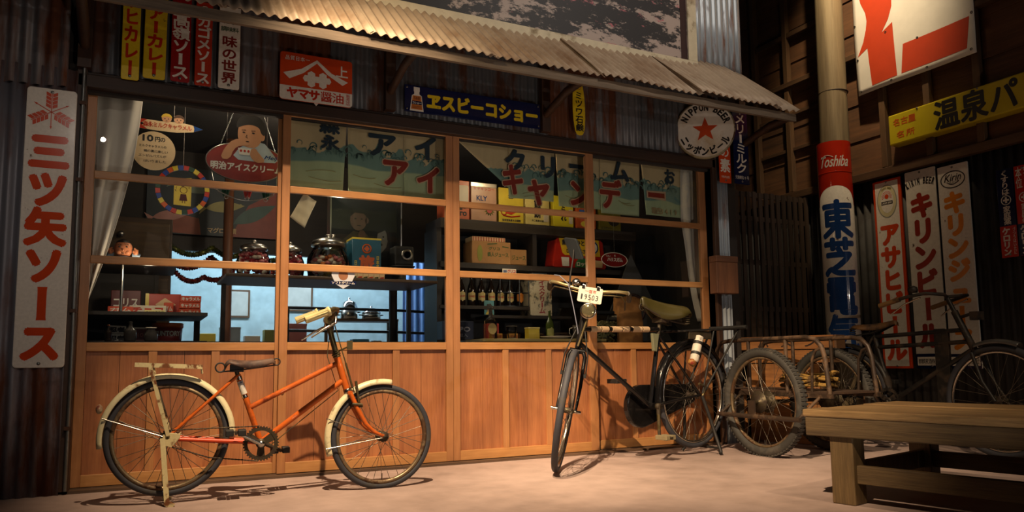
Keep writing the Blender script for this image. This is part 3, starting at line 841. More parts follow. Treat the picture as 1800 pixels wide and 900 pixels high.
s = thing('hot_spring_sign', 'long yellow box sign with big black characters below the banner', 'sign', RWL(-1.46, 2.478, 5.735))
MB().prism(rrect(1.54, 0.262, 0.012), -0.06, 0.055).build('box_body', plain('sign_yellow', '#c7b526', 0.35, 0, 0.08, coat=0.2), s, bevel=0.012)
letters(s, m_black, lambda mb: row(mb, '温泉パレ', -0.365, 0.52, 0.13, 0.25, 0.0566, 0.035, 0.98))
letters(s, plain('sign_orange', '#cf5a1c', 0.4), lambda mb: (row(mb, '名古屋', -0.725, -0.515, 0.185, 0.068, 0.0566, 0.02, 1.0), row(mb, '名所', -0.705, -0.525, 0.075, 0.068, 0.0566, 0.02, 0.9)))
for k in range(3): screw(s, -0.5 + 0.5 * k, 0.25, 0.056, 0.008)

post = 'tall upright beer and juice signs on the black iron wall'
s = sign('beer_sign', 'tall white enamel sign in a red border with an oval label on top', RWL(-0.568, 0.60, 5.765), 0.268, 1.625, m_orange, 0.004, 0.02, post)
MB().prism(rrect(0.222, 1.585, 0.004, 0.02), 0.0, 0.001).build('white_field', m_wh, s)
letters(s, m_orange, lambda mb: column(mb, 'アサヒビール', 0.004, 1.245, 0.06, 0.19, 0.002, 0.06, 1.02))
mb = MB(); mb.face(ellipse(0, 1.435, 0.096, 0.145), 0.0018); mb.build('label_ring', plain('label_grey', '#8d9088', 0.4), s)
mb = MB(); mb.face(ellipse(0, 1.435, 0.088, 0.136), 0.0022); mb.build('label_field', plain('label_cream', '#c8bf96', 0.4), s)
mb = MB(); mb.face(ellipse(0, 1.435, 0.062, 0.102), 0.0026); mb.build('label_centre', m_wh, s)
def ray(mb):
    mb.face(ellipse(0, 1.475, 0.02, 0.021, 20), 0.0032)
    for k in range(14):
        a = R(-20 + 220 * k / 13)
        mb.face([(0.024 * math.cos(a - .05), 1.475 + 0.024 * math.sin(a - .05)), (0.05 * math.cos(a - .06), 1.475 + 0.05 * math.sin(a - .06)), (0.05 * math.cos(a + .06), 1.475 + 0.05 * math.sin(a + .06)), (0.024 * math.cos(a + .05), 1.475 + 0.024 * math.sin(a + .05))], 0.003)
letters(s, m_orange, ray, 'rising_sun')
letters(s, m_black, lambda mb: mb.face([(-0.055, 1.405), (0.055, 1.405), (0.055, 1.435), (-0.055, 1.435)], 0.003))
letters(s, m_wh, lambda mb: fit(mb, 'LAGER BEER', -0.048, 0.048, 1.412, 1.428, 0.0035, 0.02))
letters(s, plain('label_olive', '#5d5a1e', 0.5), lambda mb: (arc(mb, 'ASAHI BEER', 0.076, 130, 50, 0.016, True, 0.0, 0.02),), 'lettering').location = (0, 1.475, 0.003)
s = sign('beer_sign', 'tall chipped white enamel sign with red-brown characters and small black capitals', RWL(-0.882, 0.60, 5.765), 0.272, 1.64, worn('chipped_white', '#d0cabd', '#4a2c18', 0.2, 12, 0.25, 0, 0.75, soft=0.03, coat=0.2), 0.01, 0.014, post)
letters(s, plain('rust_red', '#8e2a14', 0.3), lambda mb: column(mb, 'キリンビール', 0.0, 1.45, 0.16, 0.2, 0.0012, 0.065, 1.05))
def arch(txt):
    def f(mb):
        for i, ch in enumerate(txt):
            if ch == ' ': continue
            t = (i + 0.5) / len(txt) * 2 - 1
            wq = 0.007 if ch == 'I' else 0.021
            x_ = t * 0.118; y_ = 1.515 - 0.026 * t * t
            A = frame((x_, y_, 0.0012), (1, -0.42 * t, 0), (0.42 * t, 1, 0))
            fit(mb, ch, -wq / 2, wq / 2, 0, 0.058, 0, 0.035, 0, A)
    return f
letters(s, m_black, arch('KIRIN BEER'))
MB().prism(rrect(0.27, 0.12, 0.008, 0.0), 0.0, 0.001).build('blue_foot', m_navy, s)
MB().prism(rrect(0.25, 0.07, 0.003, 0.025), 0.0, 0.0016).build('foot_field', m_wh, s)
letters(s, m_black, lambda mb: row(mb, '麒麟麦酒株式会社', -0.115, 0.115, 0.06, 0.04, 0.002, 0.01))
s = sign('juice_sign', 'tall white enamel sign with orange characters and a small oval emblem', RWL(-1.162, 0.60, 5.765), 0.25, 1.615, m_wh, 0.008, 0.014, post)
letters(s, plain('juice_orange', '#d8801a', 0.3), lambda mb: column(mb, 'キリンジュース', 0.0, 1.40, 0.14, 0.18, 0.0012, 0.065, 1.05))
mb = MB(); mb.tube([(0.098 * math.cos(t), 1.495 + 0.066 * math.sin(t), 0.0012) for t in [2 * PI * k / 40 for k in range(40)]], 0.0042, 4, True, flat=0.3)
mb.tube([(-0.05 + 0.1 * k / 8, 1.478 - 0.022 * math.sin(PI * k / 8), 0.0012) for k in range(9)], 0.0035, 4, flat=0.3)
fit(mb, 'Kirin', -0.072, 0.072, 1.482, 1.54, 0.0014, 0.015, 0.35)
mb.build('emblem', m_black, s)
letters(s, m_black, lambda mb: fit(mb, 'JUICE', -0.03, 0.05, 1.458, 1.478, 0.0014, 0.0))
MB().prism(rrect(0.246, 0.115, 0.008, 0.0), 0.0, 0.001).build('blue_foot', m_navy, s)
MB().prism(rrect(0.228, 0.07, 0.003, 0.022), 0.0, 0.0016).build('foot_field', m_wh, s)
letters(s, m_black, lambda mb: row(mb, '麒麟麦酒株式会社', -0.105, 0.105, 0.057, 0.04, 0.002, 0.01))

med = 'pair of medicine signs on the black iron wall'
def medicine(label, y, top, bot, first):
    s = sign('medicine_sign', label, RWL(y, 1.42, 5.775), 0.122, 0.668, top, 0.003, 0.008, med)
    MB().prism(rrect(0.12, 0.235, 0.003, 0.001), 0.0, 0.0012).build('lower_field', bot, s)
    mb = MB()
    if first: column(mb, 'くすりは', 0, 0.655, 0.47, 0.055, 0.0014, 0.03)
    else: (column(mb, '本位', -0.028, 0.655, 0.50, 0.042, 0.0014, 0.02), column(mb, '効キメ', 0.028, 0.655, 0.49, 0.042, 0.0014, 0.02))
    column(mb, '家庭薬', 0, 0.385, 0.245, 0.05, 0.0014, 0.02)
    column(mb, 'ケロリン', -0.016, 0.225, 0.015, 0.055, 0.0018, 0.05)
    column(mb, 'づつうはいたに', 0.04, 0.22, 0.02, 0.02, 0.0018, 0.01)
    mb.torus(0.034, 0.0035, 28, 4, Matrix.Translation((0, 0.43, 0.0014)), flat=0.2)
    mb.face([(-0.007, 0.408), (0.007, 0.408), (0.007, 0.452), (-0.007, 0.452)], 0.0016)
    mb.face([(-0.022, 0.423), (0.022, 0.423), (0.022, 0.437), (-0.022, 0.437)], 0.0018)
    mb.build('lettering', m_wh, s)
medicine('narrow medicine sign, navy above and red below', -1.552, m_navy, m_red, True)
medicine('narrow medicine sign, red above and navy below, at the right edge', -1.682, m_red, m_navy, False)
# ================================================================ BICYCLES
m_tyre = worn('tyre_rubber', '#2e3038', '#3d3a36', 0.3, 20, 0.7, 0, 0.85, bump=0.1)
m_chrome = plain('chrome', '#b8b4aa', 0.22, 1.0, 0.1)
m_rim_rust = worn('rusty_rim', '#8a7a60', '#4a3018', 0.5, 24, 0.4, 0.8, 0.8)
m_spoke = plain('spoke_steel', '#7d766a', 0.4, 0.9)
m_bike_orange = worn('bicycle_orange', '#b9591f', '#6f2e12', 0.2, 18, 0.35, 0, 0.6, soft=0.12, bump=0.03, coat=0.3)
m_bike_red = worn('bicycle_red_orange', '#c03f16', '#5a2410', 0.25, 16, 0.4, 0, 0.7, soft=0.1, bump=0.03)
m_ivory = worn('ivory_paint', '#d2caa4', '#7a5a30', 0.2, 18, 0.4, 0, 0.7, soft=0.1, bump=0.05)
m_ivory_rust = worn('ivory_rusty', '#c2b68a', '#6a3c18', 0.36, 26, 0.45, 0, 0.8, soft=0.06)
m_grease = worn('greasy_steel', '#4a4232', '#2a1d10', 0.5, 30, 0.5, 0.7, 0.8)
m_bronze = worn('tarnished_chrome', '#6b5f40', '#33291a', 0.45, 24, 0.35, 0.85, 0.7)
m_leather = worn('old_leather', '#33211a', '#5a4234', 0.35, 12, 0.5, 0, 0.7)
m_blackp = plain('bicycle_black', '#121112', 0.22, 0, 0.3, coat=0.5)
m_blackm = plain('matt_black', '#191817', 0.6)
m_grip = plain('ivory_grip', '#d3c58e', 0.5)

def part(name, parent):
    o = bpy.data.objects.new(name, None); COL.objects.link(o); o.parent = parent
    return o
def make_wheel(parent, c, rad, tr, S=None, spokes=28, tyre=m_tyre, rim=m_rim_rust, spoke_m=m_spoke, hub_w=0.05, hub_r=0.018, flat=0.0, tread=False):
    w = part('wheel', parent)
    w.matrix_local = (S if S is not None else Matrix()) @ Matrix.Translation(c)
    X = Matrix.Rotation(R(90), 4, 'X')
    mb = MB(); mb.torus(rad - tr, tr, 72, 12, X)
    if flat:
        for v in mb.v:
            if v.z < -(rad - flat): v.z = -(rad - flat); 
    mb.build('tyre', tyre, w)
    if tread:
        mb = MB()
        for k in range(80):
            a = 2 * PI * k / 80
            A = Matrix.Rotation(a, 4, 'Y')
            mb.box(-0.009, 0.009, -tr * 0.75, tr * 0.75, rad - 0.010, rad + 0.0012, A)
        mb.build('tread', tyre, w)
    mb = MB()
    r1 = rad - 2 * tr
    prof = [(r1 - 0.014, -0.006), (r1 - 0.010, -0.014), (r1 + 0.006, -0.015), (r1 + 0.004, -0.010), (r1 - 0.002, -0.006), (r1 - 0.002, 0.006), (r1 + 0.004, 0.010), (r1 + 0.006, 0.015), (r1 - 0.010, 0.014), (r1 - 0.014, 0.006), (r1 - 0.014, -0.006)]
    n = 72; vs = []; fs = []
    for r_, h in prof[:-1]:
        for k in range(n):
            a = 2 * PI * k / n; vs.append((r_ * math.cos(a), r_ * math.sin(a), h))
    q = len(prof) - 1
    for i in range(q):
        for k in range(n): fs.append((i * n + k, i * n + (k + 1) % n, ((i + 1) % q) * n + (k + 1) % n, ((i + 1) % q) * n + k))
    mb.add(vs, fs, True, X); mb.build('rim', rim, w)
    mb = MB(); mb.lathe([(0.008, -hub_w * 1.3), (0.010, -hub_w), (hub_r * 1.6, -hub_w * 0.8), (hub_r * 1.6, -hub_w * 0.72), (hub_r, -hub_w * 0.65), (hub_r, hub_w * 0.65), (hub_r * 1.6, hub_w * 0.72), (hub_r * 1.6, hub_w * 0.8), (0.010, hub_w), (0.008, hub_w * 1.3)], 20, X)
    mb.build('hub', m_grease, w)
    for k in range(spokes):
        a = 2 * PI * k / spokes; sgn = 1 if k % 2 else -1; off = R(62) * (1 if (k // 2) % 2 else -1)
        hr = hub_r * 1.45
        p0 = (hr * math.cos(a + off), sgn * hub_w * 0.76, hr * math.sin(a + off)); p1 = ((r1 - 0.008) * math.cos(a), sgn * 0.004, (r1 - 0.008) * math.sin(a))
        MB().tube([p0, p1], 0.0015, 5).build('spoke', spoke_m, w)
    MB().tube([(0, 0, -(r1 - 0.012)), (0.0, 0, -(r1 - 0.05))], 0.0035, 6).build('valve', m_blackm, w)
    return w
def fender(name, parent, c, rad, a0, a1, wd, m, S=None, sag=0.016, drop=0.012):
    mb = MB()
    def fn(u, v):
        a = R(a0 + (a1 - a0) * u); t = v * 2 - 1
        rr = rad - sag * t * t - (drop if abs(t) > 0.98 else 0)
        return (c[0] + rr * math.cos(a), c[1] + t * wd / 2, c[2] + rr * math.sin(a))
    mb.grid(fn, 40, 8, True, S)
    return mb.build(name, m, parent, solid=0.002)
def saddle(parent, nose, rear, wid, m, drop=0.05, name='saddle'):
    n = Vector((nose[0], 0, nose[1])); r = Vector((rear[0], 0, rear[1]))
    mb = MB()
    def fn(u, v):
        p = n.lerp(r, u); t = v * 2 - 1
        hw = 0.022 + (wid / 2 - 0.022) * min(1, max(0, (u - 0.12) / 0.62)) ** 1.5
        if u > 0.9: hw *= math.sqrt(max(0.0, 1 - ((u - 0.9) / 0.1) ** 2)) * 0.35 + 0.65
        if u < 0.08: hw *= 0.55 + 0.45 * u / 0.08
        dz = -(drop * (0.45 + 0.75 * math.sin(PI * min(1, u * 1.1)) * 0.8)) * abs(t) ** 3 - 0.03 * math.sin(PI * u) * (1 - abs(t)) * 0.5 
        end = -0.03 * max(0, (u - 0.9) / 0.1) ** 2 - 0.02 * max(0, (0.06 - u) / 0.06) ** 2
        return (p.x, t * hw * (1 - 0.12 * abs(t) ** 4), p.z + dz + end)
    mb.grid(fn, 24, 14)
    return mb.build(name, m, parent, solid=0.006)
def chain(parent, pts, m):
    mb = MB(); P = [Vector(p) for p in pts]
    q = []; rs = []
    for a, b in zip(P[:-1], P[1:]):
        k = max(2, int((b - a).length / 0.008))
        for i in range(k): q.append(a.lerp(b, i / k)); rs.append(0.0062 if len(q) % 2 else 0.0040)
    q.append(P[-1]); rs.append(0.005)
    mb.tube(q, rs, 6, flat=0.7); return mb.build('chain', m, parent)
def gear(name, parent, c, rad, teeth, th, m, arms=3, inner=0.76):
    mb = MB(); X = frame((c[0], c[1], c[2]), (1, 0, 0), (0, 0, 1))
    out = []
    for k in range(teeth * 4):
        a = 2 * PI * k / (teeth * 4); out.append((rad + (0.004 if k % 4 < 2 else -0.003)) ); 
    n = teeth * 4; vs = []
    for z in (-th / 2, th / 2):
        for ri in (0, 1):
            for k in range(n):
                a = 2 * PI * k / n; rr = out[k] if ri else rad * inner
                vs.append((rr * math.cos(a), rr * math.sin(a), z))
    fs = []
    for k in range(n):
        j = (k + 1) % n
        fs += [(k, j, n + j, n + k)[::-1], (2 * n + k, 2 * n + j, 3 * n + j, 3 * n + k), (n + k, n + j, 3 * n + j, 3 * n + k), (k, 2 * n + k, 2 * n + j, j)]
    mb.add(vs, fs, False, X)
    for k in range(arms):
        a = R(30 + 360 / arms * k)
        A = X @ Matrix.Rotation(a, 4, 'Z')
        mb.prism([(0, -0.014), (rad * inner + 0.003, -0.022), (rad * inner + 0.003, 0.022), (0, 0.014)], -th / 2, th / 2, A)
    mb.lathe([(0.026, -th), (0.026, th), (0.012, th * 1.6), (0, th * 1.6)], 20, X)
    return mb.build(name, m, parent)
def pedal(parent, c, m, wd=0.085, S=None):
    p = part('pedal', parent); p.location = c
    for dx in (-0.03, 0.03):
        MB().box(dx - 0.02, dx + 0.02, -wd / 2, wd / 2, -0.016, 0.016).build('tread_block', m, p, bevel=0.004)
    MB().tube([(0, -wd / 2 - 0.012, 0), (0, wd / 2 + 0.012, 0)], 0.008, 8).build('spindle', m_grease, p)
    return p

# ---------------------------------------------------------------- orange bicycle, left
ob = thing('orange_bicycle', 'small rusty orange bicycle with ivory mudguards on its stand, parked along the left doors', 'bicycle',
           Matrix.Translation((0.158, -0.575, 0.0)) @ Matrix.Rotation(R(-5), 4, 'Z'))
RA = (0.0, 0, 0.334); FA = (1.108, 0, 0.286)
S_o = Matrix.Translation((0.905, 0, 0.56)) @ Matrix.Rotation(R(4), 4, Vector((-0.3, 0, 0.95))) @ Matrix.Translation((-0.905, 0, -0.56))
make_wheel(ob, RA, 0.298, 0.0185, spokes=32)
make_wheel(ob, FA, 0.292, 0.0185, S_o, spokes=32, flat=0.008)
mb = MB()
mb.tube([(0.454, 0, 0.286), (0.331, 0, 0.645)], 0.0155, 12)
mb.tube([(0.85, 0, 0.738), (0.908, 0, 0.55)], 0.0195, 14)
mb.tube([(0.398, 0, 0.472), (0.865, 0, 0.706)], 0.0142, 12)
mb.tube([(0.454, 0, 0.286), (0.888, 0, 0.606)], 0.0158, 12)
mb.tube([(0.454, -0.035, 0.286), (0.454, 0.035, 0.286)], 0.022, 12)
for s_ in (-1, 1):
    mb.tube([(0.0, 0.055 * s_, 0.336), (0.325, 0.016 * s_, 0.636)], 0.0085, 8)
mb.build('frame', m_bike_orange, ob)
mb = MB()
for s_ in (-1, 1): mb.tube([(0.02, 0.055 * s_, 0.328), (0.25, 0.05 * s_, 0.306), (0.44, 0.028 * s_, 0.29)], [0.010, 0.012, 0.012], 10)
mb.build('chain_stay', m_bike_red, ob)
for s_ in (-1, 1):
    mb = MB(); mb.prism([(-0.02, 0.30), (0.02, 0.285), (0.06, 0.33), (0.062, 0.352), (0.015, 0.36), (-0.02, 0.35)], -0.003, 0.003, frame((0, 0.062 * s_, 0), (1, 0, 0), (0, 0, 1)))
    mb.build('dropout', m_ivory_rust, ob, bevel=0.002)
mb = MB(); mb.tube([(0.366, 0, 0.543), (0.342, 0, 0.612)], 0.0162, 14); mb.build('frame_decal', worn('decal', '#c9c6bc', '#46506a', 0.5, 40, 0.4), ob)
mb = MB(); mb.tube([(0.340, 0, 0.618), (0.334, 0, 0.636)], 0.0165, 14); mb.tube([(0.366, 0, 0.540), (0.372, 0, 0.523)], 0.0163, 14); mb.build('seat_ring', m_chrome, ob)
mb = MB()
for s_ in (-1, 1):
    mb.tube([S_o @ Vector(p) for p in [(0.92, 0.036 * s_, 0.53), (0.955, 0.046 * s_, 0.45), (1.0, 0.05 * s_, 0.365), (1.05, 0.05 * s_, 0.315), (1.108, 0.05 * s_, 0.288)]], [0.0135, 0.013, 0.012, 0.0105, 0.009], 10)
mb.tube([S_o @ Vector((0.918, -0.045, 0.533)), S_o @ Vector((0.918, 0.045, 0.533))], 0.014, 10)
mb.build('fork', m_bike_orange, ob)
mb = MB(); mb.lathe([(0.017, -0.02), (0.024, -0.016), (0.024, 0.012), (0.018, 0.016)], 20, Matrix.Translation((0.912, 0, 0.545)) @ Matrix.Rotation(R(-17), 4, 'Y')); mb.build('crown_cap', m_chrome, ob)
mb = MB()
for k, (rr, z) in enumerate(((0.022, 0.0), (0.025, 0.012), (0.020, 0.022))): mb.torus(rr - 0.006, 0.007, 20, 6, Matrix.Translation((0.85 - z * 0.3, 0, 0.738 + z)) @ Matrix.Rotation(R(-17), 4, 'Y'))
mb.build('headset', m_bronze, ob)
mb = MB(); mb.tube([(0.848, 0, 0.745), (0.805, 0, 0.905), (0.800, 0, 0.94)], [0.0155, 0.016, 0.019], 12)
mb.tube([(0.800, -0.03, 0.942), (0.800, 0.03, 0.942)], 0.024, 12); mb.build('stem', m_bronze, ob)
mb = MB()
for s_ in (-1, 1):
    dz = 0.008 * s_
    mb.tube([(0.800, 0, 0.942), (0.812, 0.07 * s_, 0.965 + dz), (0.826, 0.14 * s_, 0.985 + dz), (0.822, 0.19 * s_, 0.996 + dz), (0.800, 0.225 * s_, 0.996 + dz), (0.765, 0.245 * s_, 0.985 + 1.5 * dz), (0.68, 0.255 * s_, 0.952 + 1.5 * dz)], 0.0135, 10)
mb.build('handlebar', m_bronze, ob)
for s_ in (-1, 1):
    dz = 0.012 * s_
    mb = MB(); a = Vector((0.775, 0.246 * s_, 0.988 + dz)); b = Vector((0.648, 0.257 * s_, 0.938 + dz)); e = (b - a).normalized()
    mb.tube([a, a + e * 0.012, a + e * 0.0121, b - e * 0.004, b], [0.025, 0.025, 0.0195, 0.021, 0.016], 16)
    for k in range(10):
        t = 2 * PI * k / 10; o_ = Vector((0, math.cos(t), math.sin(t))) * 0.0195
        mb.tube([a + e * 0.015 + o_, b - e * 0.006 + o_], 0.0022, 4)
    mb.build('grip', m_grip, ob)
    mb = MB(); mb.tube([(0.815, 0.2 * s_, 0.975), (0.812, 0.215 * s_, 0.915), (0.79, 0.228 * s_, 0.905), (0.75, 0.236 * s_, 0.882), (0.682, 0.243 * s_, 0.836)], [0.007, 0.007, 0.0065, 0.006, 0.005], 8); mb.build('brake_lever', m_chrome, ob)
mb = MB(); mb.tube([(0.822, -0.06, 0.93), (0.87, -0.035, 0.78), (0.925, -0.03, 0.60), (0.945, -0.03, 0.54)], 0.0035, 6); mb.tube([(0.895, -0.03, 0.70), (0.935, -0.03, 0.56)], 0.006, 6); mb.tube([(0.952, -0.03, 0.60), (0.972, -0.03, 0.47)], 0.008, 6)
mb.tube([(0.82, 0.05, 0.92), (0.80, 0.02, 0.74), (0.86, 0.0, 0.55), (0.50, 0.01, 0.262)], 0.0028, 6)
mb.build('brake_rod', m_bronze, ob)
mb = MB(); mb.box(0.945, 0.99, -0.05, 0.05, 0.455, 0.47); mb.tube([(0.93, -0.055, 0.475), (0.985, -0.055, 0.47)], 0.008, 6); mb.build('brake_caliper', m_bronze, ob)
mb = MB(); mb.tube([(0.852, -0.01, 0.765), (0.905, -0.03, 0.79)], 0.005, 6); mb.box(0.90, 0.93, -0.045, -0.03, 0.775, 0.825); mb.build('lamp_bracket', m_bronze, ob)
fender('mudguard', ob, FA, 0.322, 80, 197, 0.058, m_ivory, S_o)
fender('mudguard', ob, RA, 0.326, -3, 188, 0.062, m_ivory)
for s_ in (-1, 1):
    mb = MB()
    mb.tube([S_o @ Vector((1.10, 0.052 * s_, 0.285)), S_o @ Vector((0.80, 0.03 * s_, 0.395))], 0.0032, 6)
    mb.tube([S_o @ Vector((1.10, 0.052 * s_, 0.281)), S_o @ Vector((0.79, 0.03 * s_, 0.235))], 0.0032, 6)
    mb.build('mudguard_stay', m_chrome, ob)
    MB().tube([(0, 0.06 * s_, 0.334), (-0.30, 0.035 * s_, 0.44)], 0.0036, 6).build('mudguard_stay', m_chrome, ob)
mb = MB(); mb.ball((-0.318, 0, 0.485), (0.016, 0.02, 0.024), 14, 8); mb.build('tail_lamp', worn('lamp_ivory', '#b9a98a', '#6a3020', 0.3, 20, 0.4), ob)
ra_ = part('rack', ob)
mb = MB()
for y_ in (-0.055, -0.02, 0.02, 0.055): mb.bar((-0.16, y_, 0.703), (0.15, y_, 0.688), 0.014, 0.007)
mb.bar((-0.145, -0.06, 0.703), (-0.145, 0.06, 0.703), 0.02, 0.012); mb.bar((0.15, -0.06, 0.688), (0.15, 0.06, 0.688), 0.012, 0.02); mb.bar((-0.16, -0.06, 0.705), (0.155, -0.06, 0.69), 0.008, 0.022); mb.bar((-0.16, 0.06, 0.705), (0.155, 0.06, 0.69), 0.008, 0.022)
mb.build('rack_top', m_ivory_rust, ra_)
for s_ in (-1, 1):
    MB().bar((-0.09, 0.062 * s_, 0.70), (0.005, 0.07 * s_, 0.345), 0.006, 0.018).build('rack_leg', m_ivory_rust, ra_)
    MB().tube([(0.15, 0.05 * s_, 0.69), (0.155, 0.04 * s_, 0.655)], 0.005, 6).build('rack_leg', m_ivory_rust, ra_)
st = part('kickstand', ob)
for s_ in (-1, 1):
    mb = MB(); mb.bar((-0.02, 0.075 * s_, 0.335), (0.0 + 0.012 * -s_, 0.105 * s_, 0.012), 0.012, 0.024, (1, 0, 0)); mb.bar((-0.005 + 0.012 * -s_, 0.105 * s_, 0.02), (0.03 + 0.012 * -s_, 0.108 * s_, 0.0), 0.02, 0.026)
    mb.build('stand_leg', m_ivory_rust, st)
MB().tube([(0.0, -0.1, 0.03), (0.0, 0.1, 0.03)], 0.005, 6).build('stand_bar', m_grease, st)
gear('chainwheel', ob, (0.453, -0.055, 0.284), 0.088, 36, 0.004, m_grease)
gear('sprocket', ob, (0, -0.055, 0.334), 0.036, 16, 0.004, m_grease, 4, 0.6)
chain(ob, [(0.0, -0.055, 0.372), (0.445, -0.055, 0.375)], m_grease); chain(ob, [(0.0, -0.055, 0.297), (0.2, -0.055, 0.225), (0.44, -0.055, 0.194)], m_grease)
for a_, s_, c2 in (((0.453, 0.284), -1, (0.325, 0.352)), ((0.453, 0.284), 1, (0.565, 0.226))):
    mb = MB(); mb.tube([(a_[0], 0.07 * s_, a_[1]), (c2[0], 0.085 * s_, c2[1])], [0.013, 0.009], 8); mb.lathe([(0.018, -0.01), (0.018, 0.01)], 14, Matrix.Translation((a_[0], 0.07 * s_, a_[1])) @ Matrix.Rotation(R(90), 4, 'X')); mb.build('crank', m_chrome if s_ < 0 else m_grease, ob)
    pedal(ob, (c2[0], 0.135 * s_, c2[1]), m_blackm)
saddle(ob, (0.52, 0.732), (0.265, 0.728), 0.17, m_leather)
mb = MB(); mb.tube([(0.331, 0, 0.64), (0.318, 0, 0.69)], 0.012, 10); mb.build('seat_post', m_grease, ob)
mb = MB()
mb.torus(0.024, 0.004, 24, 6, Matrix.Translation((0.243, -0.05, 0.685)) @ Matrix.Rotation(R(90), 4, 'X')); mb.torus(0.024, 0.004, 24, 6, Matrix.Translation((0.243, 0.05, 0.685)) @ Matrix.Rotation(R(90), 4, 'X'))
mb.torus(0.018, 0.0035, 24, 6, Matrix.Translation((0.528, 0.0, 0.712)) @ Matrix.Rotation(R(90), 4, 'X'))
for s_ in (-1, 1): mb.tube([(0.245, 0.05 * s_, 0.662), (0.32, 0.035 * s_, 0.668), (0.42, 0.02 * s_, 0.68), (0.525, 0.004 * s_, 0.695)], 0.004, 6)
mb.box(0.29, 0.36, -0.03, 0.03, 0.66, 0.70)
mb.build('saddle_spring', m_blackm, ob)

# ---------------------------------------------------------------- black roadster, centre
bk = thing('black_bicycle', 'black roadster bicycle with olive saddle and number plate, front wheel turned, before the right doors', 'bicycle',
           Matrix.Translation((3.72, -0.39, 0.0)) @ Matrix.Rotation(R(180 + 12.5), 4, 'Z'))
RA = (0.0, 0, 0.435); HB = Vector((1.165, 0, 0.785)); HT = Vector((1.10, 0, 1.02))
sv = (HT - HB).normalized(); fv = Vector((sv.z, 0, -sv.x))
S_k = Matrix.Translation(HB) @ Matrix.Rotation(R(43), 4, sv) @ Matrix.Translation(-HB)
HUB = HB - sv * 0.425 + fv * 0.075
make_wheel(bk, RA, 0.388, 0.021, spokes=36, rim=m_chrome)
make_wheel(bk, HUB, 0.388, 0.021, S_k, spokes=32, rim=m_chrome)
BB = Vector((0.48, 0, 0.375)); STP = Vector((0.37, 0, 0.875))
mb = MB()
mb.tube([BB, STP], 0.0165, 12); mb.tube([HT + sv * 0.01, HB - sv * 0.01], 0.0205, 14)
mb.tube([BB, HB + sv * 0.03], 0.0165, 12)
mb.tube([BB - Vector((0, 0.04, 0)), BB + Vector((0, 0.04, 0))], 0.024, 14)
for s_ in (-1, 1):
    mb.tube([(0, 0.065 * s_, 0.435), (0.24, 0.055 * s_, 0.41), BB + Vector((-0.01, 0.03 * s_, 0))], 0.0105, 8)
    mb.tube([(0, 0.065 * s_, 0.437), STP + Vector((0, 0.02 * s_, -0.02))], 0.0095, 8)
mb.build('frame', m_blackp, bk)
A_ = HT - sv * 0.12; B_ = STP + Vector((0, 0, 0.04))
m_taped = plain('cream_tape', '#b59a78', 0.6)
mb = MB(); mb.tube([A_, B_], 0.0165, 12)
mb.build('top_tube', m_blackp, bk)
mb = MB()
for k in range(6):
    t0 = 0.10 + 0.135 * k
    p = A_.lerp(B_, t0); q = A_.lerp(B_, t0 + (0.12 if k % 2 == 0 else 0.085))
    mb.tube([p, q], 0.0205, 12)
mb.build('tape_wrap', m_taped, bk)
mb = MB()
for s_ in (-1, 1):
    P = [HB - sv * 0.02 + Vector((0, 0.035 * s_, 0)), HB - sv * 0.06 + Vector((0, 0.055 * s_, 0)) + fv * 0.005, HB - sv * 0.26 + Vector((0, 0.06 * s_, 0)) + fv * 0.012, HUB + sv * 0.06 + Vector((0, 0.06 * s_, 0)) - fv * 0.03, HUB + Vector((0, 0.06 * s_, 0))]
    mb.tube([S_k @ Vector(p) for p in P], [0.014, 0.0135, 0.012, 0.010, 0.009], 10)
mb.tube([S_k @ (HB - sv * 0.025 + Vector((0, -0.05, 0))), S_k @ (HB - sv * 0.025 + Vector((0, 0.05, 0)))], 0.017, 10)
mb.build('fork', m_blackp, bk)
mb = MB()
for s_ in (-1, 1): mb.tube([S_k @ (HUB + Vector((0, 0.055 * s_, 0))), S_k @ (HUB + Vector((0, 0.095 * s_, 0)))], 0.010, 8)
mb.build('axle_step', m_chrome, bk)
mb = MB()
for s_ in (-1, 1):
    mb.tube([S_k @ (HB + sv * 0.1 + fv * 0.05 + Vector((0, 0.03 * s_, 0))), S_k @ (HB - sv * 0.06 + fv * 0.05 + Vector((0, 0.075 * s_, 0))), S_k @ (HB - sv * 0.17 + Vector((0, 0.08 * s_, 0)))], 0.0045, 6)
    mb.box(-0.012, 0.02, -0.008, 0.008, -0.012, 0.012, S_k @ Matrix.Translation(HB - sv * 0.18 + Vector((0, 0.075 * s_, 0))))
mb.build('brake_rod', m_blackm, bk)
